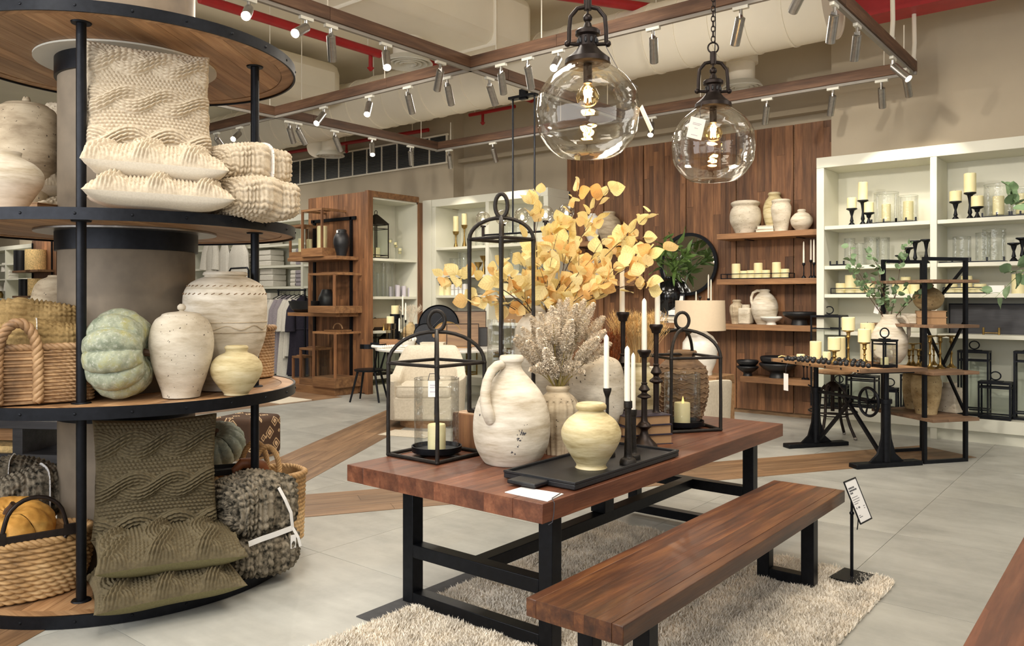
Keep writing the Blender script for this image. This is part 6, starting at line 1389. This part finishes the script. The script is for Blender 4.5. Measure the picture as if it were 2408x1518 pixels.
# ---------- clothes rail and robes ----------
ra,d=on_y(655,9.55); rb_,_=on_y(717,9.55); RZ=zz(682,d)
t=thing('clothes_rail','black steel clothes rail with robes beside the timber pier','clothes rail',((ra+rb_)/2,9.55,0)); L=(rb_-ra)/2
part('hanging_bar',MB().cyl((-L,0,RZ),(L,0,RZ),.018,10),m_black,t)
for a in (-L,L): part('upright',MB().cyl((a,0,.06),(a,0,RZ),.018,10).cyl((a,-.28,.06),(a,.28,.06),.018,10).ball(a,0,RZ,.028),m_black,t)
part('lower_bar',MB().cyl((-L,0,.10),(L,0,.10),.016,10),m_black,t)
for a in (-L,L):
    for b in (-.27,.27): part('castor',MB().cyl((a-.015,b,.03),(a+.015,b,.03),.03,12),m_blk,t)
def robe(name,label,x,y,zt,length,w_,mat,rz,dep=.085,sleeves=True,seed=0,hanger=True):
    o=thing(name,label,'garment',(x,y,zt),rz); r=np.random.RandomState(seed); p=r.rand(4)*6
    def fn(U,V):
        th=U*2*PI; k=np.clip(V*5,0,1)**.6*.85+.15; wx=w_/2*k*(.85+.25*V); wy=dep/2*k*(1+.4*V)
        fold=1+.13*np.sin(7*th+p[0]+2*V)*V+.08*np.sin(13*th+p[1])*V
        return wx*np.cos(th)*fold,wy*np.sin(th)*fold,-V*length-.02*np.sin(3*th+p[2])*V
    link('cloth_body',gridmesh('cloth_body',relief(fn,lambda U,V:0*U,56,26,cu=True),mat),o)
    if sleeves:
        for sg in (-1,1): part('sleeve',MB().tube([(sg*w_*.30,-.02,-.10),(sg*w_*.46,-.03,-.30),(sg*w_*.50,-.05,-.62),(sg*w_*.50,-.06,-.70)],[.07,.085,.10,.105],12),mat,o,ang=80)
        part('belt',MB().tube([(w_*.44*math.cos(q),(dep*.62)*math.sin(q),-length*.42) for q in np.linspace(0,2*PI,20,endpoint=False)],.018,6,True).cyl((.05,-dep*.62,-length*.42),(.07,-dep*.7,-length*.75),.014,6),mat,o)
    if hanger: part('hanger',MB().tube([(-w_*.3,0,-.06),(0,0,.02),(w_*.3,0,-.06)],.01,6).tube([(0,0,.02),(0,0,.06),(.02,0,.085),(.0,0,.10),(-.018,0,.085)],.004,5),m_blk,o)
    return o
for i,(f_,mt,ln,lb) in enumerate([(.10,m_cot,1.45,'white waffle robe hanging first on the rail'),(.26,m_robeg,1.35,'mauve-grey robe hanging second on the rail'),(.42,m_robeg,1.5,'longer mauve-grey robe in the middle of the rail'),(.6,m_cot,1.62,'long white robe hanging near the pier end of the rail'),(.78,m_cot,1.2,'short white robe hanging next to the last one'),(.93,m_robeb,1.55,'navy robe at the pier end of the rail')]):
    robe('robe',lb,ra+(rb_-ra)*f_,9.55,RZ-.11,ln,.56,mt,PI/2-.25,seed=i)
# bedding cabinet contents
def towel(name,label,x,y,z,w_,dp,h,mat,n=3,group=None,cat='bedding'):
    o=thing(name,label,cat,(x,y,z),0,group)
    for k in range(n): part('fold',MB().box(0,0,h*(k+.5)/n,w_*(1-.03*k),dp,h/n-.004),mat,o,bev=.02)
    return o
bx0=on_y(590,10.07)[0]
for i,(px,z,h,lb) in enumerate([(593,2.3,.30,'second'),(635,2.3,.36,'second'),(593,1.85,.0,''),(640,1.85,.40,'third'),(635,1.3,.42,'fourth'),(632,2.75,.3,'top'),(596,1.3,.35,'fourth')]):
    if h<.01: continue
    x,d=on_y(px,10.3); towel('folded_duvet',f'white folded duvet near pixel group {lb}' if 0 else f'white folded duvet, {nth[i]} in the bedding cabinet, on its {lb} shelf',x,10.32,z,.50,.36,h,m_cot,3,'white duvets in the bedding cabinet')
for i,(px,z) in enumerate([(703,2.3),(716,2.3),(703,1.75),(714,1.75)]):
    x,d=on_y(px,10.25); towel('folded_towel',f'striped grey-white towel bundle, {nth[i]} on the shelves next to the pier',x,10.25,z if z!=1.75 else 1.85,.22,.3,.34,(m_cot,m_robeg)[i%2],4,'towel bundles next to the pier')
for i,(px,w_) in enumerate([(482,.5),(512,.45),(545,.8)]):
    x,d=on_y(px,9.8); robe('hanging_blanket',('white towelling robe','white long robe','white quilted throw')[i]+' hanging on the wall of the bedding cabinet',x,9.98,2.95,1.75,w_,m_cot,0,.14,i==0,seed=10+i,hanger=False)
x,d=on_y(562,9.3); t=thing('garment_rail','dark steel rail end showing above the large banded jar','clothes rail',(x,9.3,0)); zt=zz(630,d); part('frame',MB().tube([(-.35,0,0),(-.35,0,zt-.05),(-.30,0,zt),(.30,0,zt),(.35,0,zt-.05),(.35,0,0)],.02,10),m_black,t)
# far cabinet, lamp shades and pier beyond the column
t=thing('timber_pier','narrow timber pier with shelves and baskets glimpsed beyond the column','display pier'); xq,dq=on_y(75,9.6); xr,_=on_y(132,9.6)
for i in range(8): a=xq+(xr-xq)*i/8; part('board',MB().bx(a+.002,a+(xr-xq)/8-.002,9.6,9.64,0,zz(566,dq)),m_teakz,t)
for a in (xq+.1,xr-.25): part('upright',MB().bx(a-.02,a+.02,9.56,9.6,.2,zz(572,dq)),m_black,t)
zs1=zz(637,dq); 
for z in (zs1,zs1-.75): part('wall_shelf',MB().bx(xq-.25,xr-.1,9.15,9.6,z-.06,z),m_teakx,t)
for i,(px,z,r_,h,mt,lb) in enumerate([(47,zs1,.17,.62,m_blk,'black woven drum basket on the far pier shelf'),(84,zs1,.28,.60,m_wheat,'pale rattan drum basket on the far pier shelf'),(58,zs1-.75,.16,.5,m_blk,'black woven drum basket on the lower far pier shelf'),(88,zs1-.75,.25,.5,m_wheat,'pale rattan basket on the lower far pier shelf')]):
    x,d=on_y(px,9.36); solo('drum_basket',lb,MB().lathe([(0,h*.9),(r_*.93,h*.9),(r_*.95,h),(r_,h),(r_,0),(0,0)],28),mt,'basket',(x,9.36,z))
for i,(px,py,lb) in enumerate([(18,612,'white drum lamp on the far cabinet, upper shelf'),(2,640,'second white lamp on the far cabinet shelf'),(24,690,'white drum lamp on the far cabinet, lower shelf')]):
    x,d=on_y(px,10.3); z=(2.25,1.6,1.6)[i]; t=thing('table_lamp',lb,'lamp',(x,10.3,z)); part('base',MB().lathe([(0,.25),(.03,.25),(.08,.12),(.06,0),(0,0)],20),m_brass,t); part('shade',MB().lathe([(.17,.55),(.2,.25)],28),m_cot,t)
for i,(px,z) in enumerate([(8,1.0),(30,1.0),(28,2.25)]): x,d=on_y(px,10.3); towel('folded_throw',f'folded white throw, {nth[i]} on the far cabinet',x,10.3,z,.4,.3,.3,m_cot,3)
# ---------- linear globe chandelier over the round table ----------
CYc=7.35; zb_=2.37; xa,_=on_y(1137,CYc); xb,_=on_y(1334,CYc)
t=thing('globe_chandelier','black linear chandelier with five clear globes hanging from the timber beam','chandelier',((xa+xb)/2,CYc,0)); hx=(xb-xa)/2
part('canopy',MB().box(0,0,3.965,.40,.09,.03),m_black,t); part('mount',MB().box(0,0,3.99,.10,.05,.12),m_black,t)
for px in (1206,1257): x,_=on_y(px,CYc); x-=(xa+xb)/2; part('rod',MB().cyl((x,0,zb_),(x,0,3.95),.011,8),m_black,t)
part('bar',MB().cyl((-hx,0,zb_),(hx,0,zb_),.012,8),m_black,t)
for i,px in enumerate((1136,1182,1228,1283,1332)):
    x,d=on_y(px,CYc); x-=(xa+xb)/2; q=part('socket',MB().cyl((x,0,zb_-.02),(x,0,zb_+.10),.018,12).cyl((x,0,zb_+.10),(x,0,zb_+.12),.035,14),m_bronze,t)
    part('globe',MB().ball(x,0,zb_+.20,.092,24,16),m_globe,t); part('bulb',MB().ball(x,0,zb_+.18,.022,12,8,(1,1,1.4)),m_bulbw,q)
# ---------- drafting table ----------
DX,DY=-2.44,8.46; DA=math.atan2(.81,.585)
t=thing('drafting_table','standing drafting table with cast iron pedestals and a worn plank top','table',(DX,DY,0),DA)  # local x = u, y = v
ztp=.94
rnd=random.Random(6); 
for k in range(5): a=-.37+.74*k/5; part('board',MB().bx(a+.0006,a+.74/5-.0006,-.62,.78,ztp-.035,ztp),m_oaky,t,bev=.002)
part('end_cap',MB().bx(-.37,.37,-.65,-.621,ztp-.036,ztp+.001).bx(-.37,.37,.781,.81,ztp-.036,ztp+.001),m_greywood,t,bev=.002)
for y in (-.53,.53):
    part('foot',MB().bx(-.372,.372,y-.06,y+.06,0,.045),m_black,t,bev=.008)
    part('column_sleeve',MB().cyl((0,y,.04),(0,y,.62),.042,20).cyl((0,y,.60),(0,y,.64),.055,20),m_black,t)
    part('inner_column',MB().cyl((0,y,.62),(0,y,.89),.026,16),m_black,t); part('top_bracket',MB().bx(-.3,.3,y-.03,y+.03,.885,.904),m_black,t)
    for sg in (-1,1):
        g=[(0.03,.045),(.19,.045),(.10,.12),(.055,.26),(.045,.36),(.03,.36)]; m=MB().prism([(sg*a,b) for a,b in g],-.012,.012); m.v=[(a,y-c,b) for a,b,c in m.v]; part('gusset',m,m_black,t)
part('cross_shaft',MB().cyl((0,-.56,.60),(0,.60,.60),.018,12),m_black,t)
part('brace',MB().bar((0,-.48,.08),(0,.05,.58),.03).bar((0,.48,.08),(0,-.05,.58),.03),m_black,t)
wl=part('hand_wheel',MB().tube([(.085*0-.09,-.40+.135*math.cos(q),.60+.135*math.sin(q)) for q in np.linspace(0,2*PI,28,endpoint=False)],.014,8,True),m_black,t)
for i in range(5): q=2*PI*i/5; part('spoke',MB().cyl((-.09,-.40,.60),(-.09,-.40+.13*math.cos(q),.60+.13*math.sin(q)),.009,6),m_black,wl)
part('wheel_axle',MB().cyl((-.12,-.40,.60),(.02,-.40,.60),.02,10),m_black,wl); part('clamp_lever',MB().cyl((0,.55,.62),(-.05,.60,.66),.008,6).cyl((0,.53,.57),(0,.53,.64),.05,14),m_black,t)
for k in range(6): part('bolt_head',MB().lathe([(0,.006),(.009,.004),(.010,0)],10),m_black,t).matrix_local=Matrix.Translation((-.37,-.6+.24*k,ztp-.017))@Matrix.Rotation(-PI/2,4,'Y')
part('paper_tag',MB().bx(-.40,-.398,.45,.53,.62,.80),m_paper,t); part('tag_thread',MB().tube([(-.38,.49,ztp-.03),(-.399,.49,.86),(-.399,.49,.79)],.002,5),m_ink,t)
# things on the drafting table
def on_tab(u,v): c,s=math.cos(DA),math.sin(DA); return DX+u*c-v*s,DY+u*s+v*c
def dpt(px,d): return wd(px,d)
def pill2(label,px,yt,yb,hw,d,zb=None):
    x,y=wd(px,d); s=d/FX; z=ztp if zb is None else zb; return pillar(label,x,y,z+.0005,hw*s,(yb-yt)*s)
def brassh(label,px,yt,yb,d,z,k=1):
    x,y=wd(px,d); s=d/FX; h=(yb-yt)*s; solo('brass_candlestick',label,MB().lathe([(0,h),(.052*k,h),(.054*k,h-.01),(.02*k,h-.02),(.016*k,h-.05),(.022*k,h-.065),(.011*k,h-.08),(.009*k,h*.5),(.016*k,h*.45),(.009*k,h*.4),(.012*k,.05),(.03*k,.02),(.05*k,.008),(.05*k,0),(0,0)],22),m_brass,'candlestick',(x,y,z)); return x,y,z+h
trz=ztp
o=thing('long_tray','long low wooden tray on the drafting table holding candles and dark beads','tray',(*on_tab(-.08,.12),ztp),DA); part('tray_base',MB().box(0,0,.008,.34,1.05,.012),m_oaky,o); part('tray_side',MB().box(-.165,0,.02,.012,1.05,.03).box(.165,0,.02,.012,1.05,.03).box(0,.52,.02,.32,.012,.03).box(0,-.52,.02,.32,.012,.03),m_oaky,o)
zt_=ztp+.0145
pill2('ivory pillar candle standing alone at the far end of the drafting table tray',1918,792,836,13,8.35,zt_)
pill2('low ivory candle half hidden behind the dark beads',1883,822,834,9.5,8.45,zt_)
pill2('low ivory candle in the middle of the drafting table tray',1944,816,838,9,8.2,zt_)
pill2('tall ivory pillar candle at the back of the drafting table tray',1976,782,838,11,8.25,zt_); pill2('tall ivory pillar candle beside the clay pitcher, at the back',2040,757,848,16,8.3,ztp)
for i,(px,yc,yt,yb,hw,d) in enumerate([(1962,780,810,842,14.5,7.9),(1995,740,771,848,14.5,7.95),(2033,762,793,846,14.5,7.75)]):
    w_=('lowest','tallest','middle-height')[i]; x,y,z=brassh(w_+' brass candlestick among the dark beads on the drafting table',px,yt,yb,d,zt_); s=d/FX
    pillar('ivory pillar candle on the '+w_+' brass candlestick of the drafting table',x,y,z+.0005,hw*s,(yt-yc)*s)
bm=MB().ball(0,0,0,.0235,10,8).mesh('bead',m_blk); r=random.Random(8)
t=thing('bead_garland','string of large dark wooden beads heaped along the drafting table tray','bead garland',(0,0,0))
for i in range(46):
    q=i/45; px=1850+190*q+r.uniform(-3,3); lay=0; py=838+17*q-(0,5,9)[i%3]*min(1,q*3)
    x,y,d=at(px,py+5,zt_+.02); link('bead',bm,t,(x,y,zt_+.022+lay*.036))
part('cord_tail',MB().tube([(*at(1850,838,zt_+.02)[:2],zt_+.02),(*at(1838,836,zt_+.03)[:2],zt_+.03),(*at(1830,838,zt_+.02)[:2],zt_+.015)],.006,6),m_wheat,t)
x,y=wd(2080,7.62); glantern('glass_lantern','small black steel-and-glass lantern with a candle at the front of the drafting table',x,y,ztp,.15,.15,.26,m_black,DA,None,.008,'ivory candle inside the small drafting table lantern')
pj=vase('clay_pitcher','white clay pitcher with a twisted handle holding eucalyptus on the drafting table',2090,[(739,15),(742,17),(747,17),(752,18),(765,27),(785,37),(805,42),(830,38),(850,26),(862,20)],m_cream,ztp,'pitcher',d=8.15)
s=pj['d']/FX; part('handle',MB().tube([((RX*a+FWX*b)*s,(RY*a+FWY*b)*s,(pj['yb']-c)*s) for a,b,c in ((16,-4,745),(28,-8,743),(38,-10,752),(42,-10,768),(42,-10,785),(40,-6,796))],4.5*s,10),m_cream,pj)
LE=[leafmesh('leaf',.062,.029,m_euc,.2,rnd=i,nv=5,nu=4) for i in range(3)]
pz=ztp+(pj['yb']-745)*s
for i,(px,py,lb,dd) in enumerate([(1995,600,'highest toward the white cabinet upright',0),(2010,650,'spreading low to the timber wall side',-.15),(2060,615,'rising straight behind the candles',.1),(2120,600,'toward the black ladder shelf, upper',-.05),(2165,690,'drooping across the black ladder shelf',-.2),(2075,680,'short, in the middle of the pitcher',-.1)]):
    d=pj['d']+dd; x,y=wd(px,d); leafybranch('eucalyptus_sprig','eucalyptus stem with round green leaves, '+lb,(pj.location.x,pj.location.y,pz-.08),(x,y,zz(py,d)),24,LE,m_stem,90+i,.09,.10,.005,1.05,'eucalyptus stems in the clay pitcher',.3,'plant stem',4)
tg=part('hang_tag',MB().box(0,0,0,.05,.003,.085),m_paper,pj); tg.location=((RX*-32-FWX*8)*s,(RY*-32-FWY*8)*s,(pj['yb']-727)*s); tg.rotation_euler=(0,.25,YAW)
# eucalyptus entering at the picture edge
for i,(px,py,px2,py2,d) in enumerate([(2500,560,2340,700,6.0),(2480,480,2380,480,6.2),(2500,600,2385,655,6.0)]):
    b=wd(px,d); e=wd(px2,d); leafybranch('green_sprig',('lowest','top','middle')[i]+' green leafy stem reaching in at the picture edge before the white cabinet',(*b,zz(py,d)),(*e,zz(py2,d)),9,[LG[0],LE[1]] if 0 else LE,m_green,50+i,.10,.05,.005,1.7,'green stems at the picture edge',.45,'plant stem',2)
x,y=wd(2520,6.1); solo('tall_vase','tall white vase outside the frame holding the green stems',MB().lathe([(.05,.9),(.06,.9),(.12,.6),(.14,.3),(.09,0),(0,0)],28),m_cream,'vase',(x,y,zz(560,6.1)-.75)); solo('plinth','white square plinth under the tall white vase',MB().box(0,0,0,.4,.4,2*(zz(560,6.1)-.75)),m_cabin,'plinth',(x,y,0))
# ---------- ladder shelf ----------
c54=math.atan2(.81,.585); t=thing('ladder_shelf','black steel ladder shelf with grey-brown plank shelves behind the drafting table','shelving',(-1.75,8.5,0),c54)  # local x=u depth .485, y=v length .55
W_,D_,q=.485,.56,.034; ztop=2.0
for x in (0,W_):
    for y in (0,D_): part('post',MB().box(x,y,ztop/2,q,q,ztop),m_black,t)
for y in (0,D_): part('end_rail',MB().bx(q/2,W_-q/2,y-q/2,y+q/2,ztop-q,ztop).bx(q/2,W_-q/2,y-q/2,y+q/2,0,q),m_black,t)
part('cross_brace',MB().bar((W_,.02,1.36),(W_,D_-.02,.50),.022).bar((W_,.02,.50),(W_,D_-.02,1.36),.022),m_black,t)
part('cross_brace',MB().bar((W_-.02,0,1.7),(.02,0,1.30),.0001) if 0 else MB().bar((W_,.02,1.9),(W_,D_-.02,1.40),.022),m_black,t)
LZ=(1.78,1.345,.895,.447)
for z in LZ:
    for k in range(3): a=-.03+(W_+.06)*k/3; part('shelf_board',MB().bx(a+.001,a+(W_+.06)/3-.001,-.14,D_+.14,z-.03,z),m_greywood,t,bev=.002)
cl,sl_=math.cos(c54),math.sin(c54)
def onl(u,v): return -1.75+u*cl-v*sl_,8.5+u*sl_+v*cl
x,y=onl(.24,.18); bk1=(x,y)
for i,(sx_,sz_) in enumerate(((.36,.07),(.33,.06))): book('flat_book',('larger','smaller')[i]+' tan book lying on the second shelf of the ladder shelf',(x,y,LZ[1]+.0715*i*.99),c54+.9,sx_,.26,sz_,m_kraft,None,m_kraft)
vase('moon_vase','round tan moon vase on the tan books of the ladder shelf',2183,[(668,10),(671,12),(675,11),(680,20),(692,32),(705,33),(720,26),(731,14)],m_sand,LZ[1]+.133,'vase',d=8.2)
x,y=onl(.22,.42); solo('long_box','long pale plaster box on the second shelf of the ladder shelf',MB().box(0,0,.05,.16,.34,.10),m_cream,'box',(x,y,LZ[1]),c54,bev=.006)
for i,(px,yt,yb,d,k) in enumerate([(2187,788,870,7.95,1.0),(2211,788,868,8.0,1.0),(2237,788,867,8.1,1.0),(2147,806,862,8.35,.9),(2138,820,862,8.3,.8),(2160,820,862,8.3,.8),(2170,806,862,8.35,.85),(2196,806,866,8.4,.9)]):
    if i<3 or True: brassh(f'brass candlestick, {nth[i]} on the third shelf of the ladder shelf',px,yt,YH+FX*(EYE-LZ[2])/d,d,LZ[2],1.0*k)
vase('stone_jar','rough tan stone jar, the front of two on the bottom plank of the ladder shelf',2178,[(879,26),(881,30),(886,30),(900,33),(930,31),(960,25),(976,23)],m_sand,LZ[3],'jar',d=7.98); vase('stone_jar','rough tan stone jar standing behind the other one on the ladder shelf',2152,[(876,22),(880,26),(890,27),(920,27),(955,22),(968,20)],m_sand,LZ[3],'jar',d=8.35)
x,y=wd(2234,8.15); o=thing('faceted_jar','square faceted white stone jar on the bottom plank of the ladder shelf','jar',(x,y,LZ[3]),c54+.3); s=8.15/FX
a,b=30*s,20*s; part('body',MB().add([(-a,-a,0),(a,-a,0),(a,a,0),(-a,a,0),(-b,-b,56*s),(b,-b,56*s),(b,b,56*s),(-b,b,56*s)],[(3,2,1,0),(0,1,5,4),(1,2,6,5),(2,3,7,6),(3,0,4,7),(4,5,6,7)]),m_cream2,o,bev=.012); part('neck',MB().cyl((0,0,56*s),(0,0,67*s),15*s,20),m_cream2,o)
# ---------- adjustable stool ----------
x,y=wd(1958,9.2); t=thing('swivel_stool','industrial swivel stool with a worn wooden saddle seat behind the drafting table','stool',(x,y,0),.6); s=9.2/FX; zs=zz(872,9.2)
part('seat',MB().lathe([(0,zs+.01),(.15,zs+.012),(.21,zs+.004),(.215,zs-.012),(.19,zs-.026),(0,zs-.03)],32),m_oak,t); part('screw_column',MB().cyl((0,0,.30),(0,0,zs-.03),.022,12),m_bronze,t); part('dome_hub',MB().lathe([(.03,zs-.12),(.07,zs-.15),(.10,zs-.22),(0,zs-.22)],24),m_bronze,t)
part('back_bracket',MB().tube([(.10,.0,zs-.04),(.22,.0,zs-.05),(.30,0,zs+.02),(.31,0,zs+.10)],.011,8),m_bronze,t)
for i in range(4):
    q=PI/4+PI/2*i; c,s_=math.cos(q),math.sin(q); part('leg',MB().tube([(c*.09,s_*.09,zs-.17),(c*.15,s_*.15,zs-.24),(c*.17,s_*.17,.26),(c*.21,s_*.21,.14),(c*.27,s_*.27,.015)],.017,8),m_bronze,t)
    part('foot_tip',MB().ball(c*.27,s_*.27,.016,.022,8,6),m_steel,t)
part('foot_ring',MB().tube([(.26*math.cos(q),.26*math.sin(q),.30) for q in np.linspace(0,2*PI,32,endpoint=False)],.010,8,True).tube([(.165*math.cos(q),.165*math.sin(q),.255) for q in np.linspace(0,2*PI,26,endpoint=False)],.008,8,True),m_bronze,t)
hw=part('height_wheel',MB().tube([(.12,.10*math.cos(q),zs-.30+.10*math.sin(q)) for q in np.linspace(0,2*PI,22,endpoint=False)],.009,6,True),m_bronze,t); part('spoke',MB().bar((.12,-.1,zs-.30),(.12,.1,zs-.30),.012).bar((.12,0,zs-.4),(.12,0,zs-.2),.012),m_bronze,hw)
x,y=wd(1957,8.75); glantern('glass_lantern','tall slim black steel-and-glass lantern behind the candles of the drafting table',*wd(1950,9.9),.27,.34,.3,zz(742,9.9)-.27,m_black,0,None,.012)
# ---------- behind the round stand: kilim pouf, dark media bench ----------
x,y,d=at(545,1085,0); 
def kilim():
    m,nt,b=newmat('kilim_cloth'); v=coords(nt,(1,1,1)); 
    vo=nt.nodes.new('ShaderNodeTexVoronoi'); vo.inputs['Scale'].default_value=7; vo.distance='MANHATTAN'; nt.links.new(v,vo.inputs['Vector'])
    c=ramp(nt,vo.outputs['Distance'],[(.12,C('#a06a48')),(.15,C('#d9bd98')),(.27,C('#d9bd98')),(.29,C('#5a4030')),(.40,C('#4a3527')),(.42,C('#cdb08a')),(.50,C('#cdb08a')),(.52,C('#4a3527'))]);  nt.links.new(c,b.inputs['Base Color']); b.inputs['Roughness'].default_value=.95; bump(nt,b,noise(nt,v,220,2),.4,.004); return m
o=thing('kilim_pouf','square floor pouf in brown and cream carpet cloth behind the round stand','pouf',(x-.12,y+.24,0),.35); q=part('cushion_block',MB().box(0,0,.215,.50,.50,.40),kilim(),o); b=q.modifiers.new('soft','BEVEL'); b.width=.05; b.segments=4
part('base_band',MB().box(0,0,.012,.46,.46,.022),m_kraft,o)
x,y,d=at(60,1122,0); t=thing('dark_bench','charcoal timber bench frame with a pale drawer beyond the round stand','bench',(x-.5,y+.3,0),YAW-.12)
zt=zz(1000,d)
part('top',MB().box(0,0,zt-.035,2.2,.6,.07),m_darkwood,t,bev=.004); part('lower_shelf',MB().box(0,0,.12,2.2,.6,.08),m_darkwood,t,bev=.004)
for a in (-1.06,.0,1.06): part('upright',MB().box(a+.0,0,zt/2,.16 if a>0 else .1,.58,zt-.08),m_darkwood,t,bev=.003)
part('drawer_front',MB().box(-.45,-.1,.40,.85,.04,.30),m_oak,t,bev=.004); part('woven_base',MB().box(-.45,0,.19,.85,.5,.06),m_wheat,t)
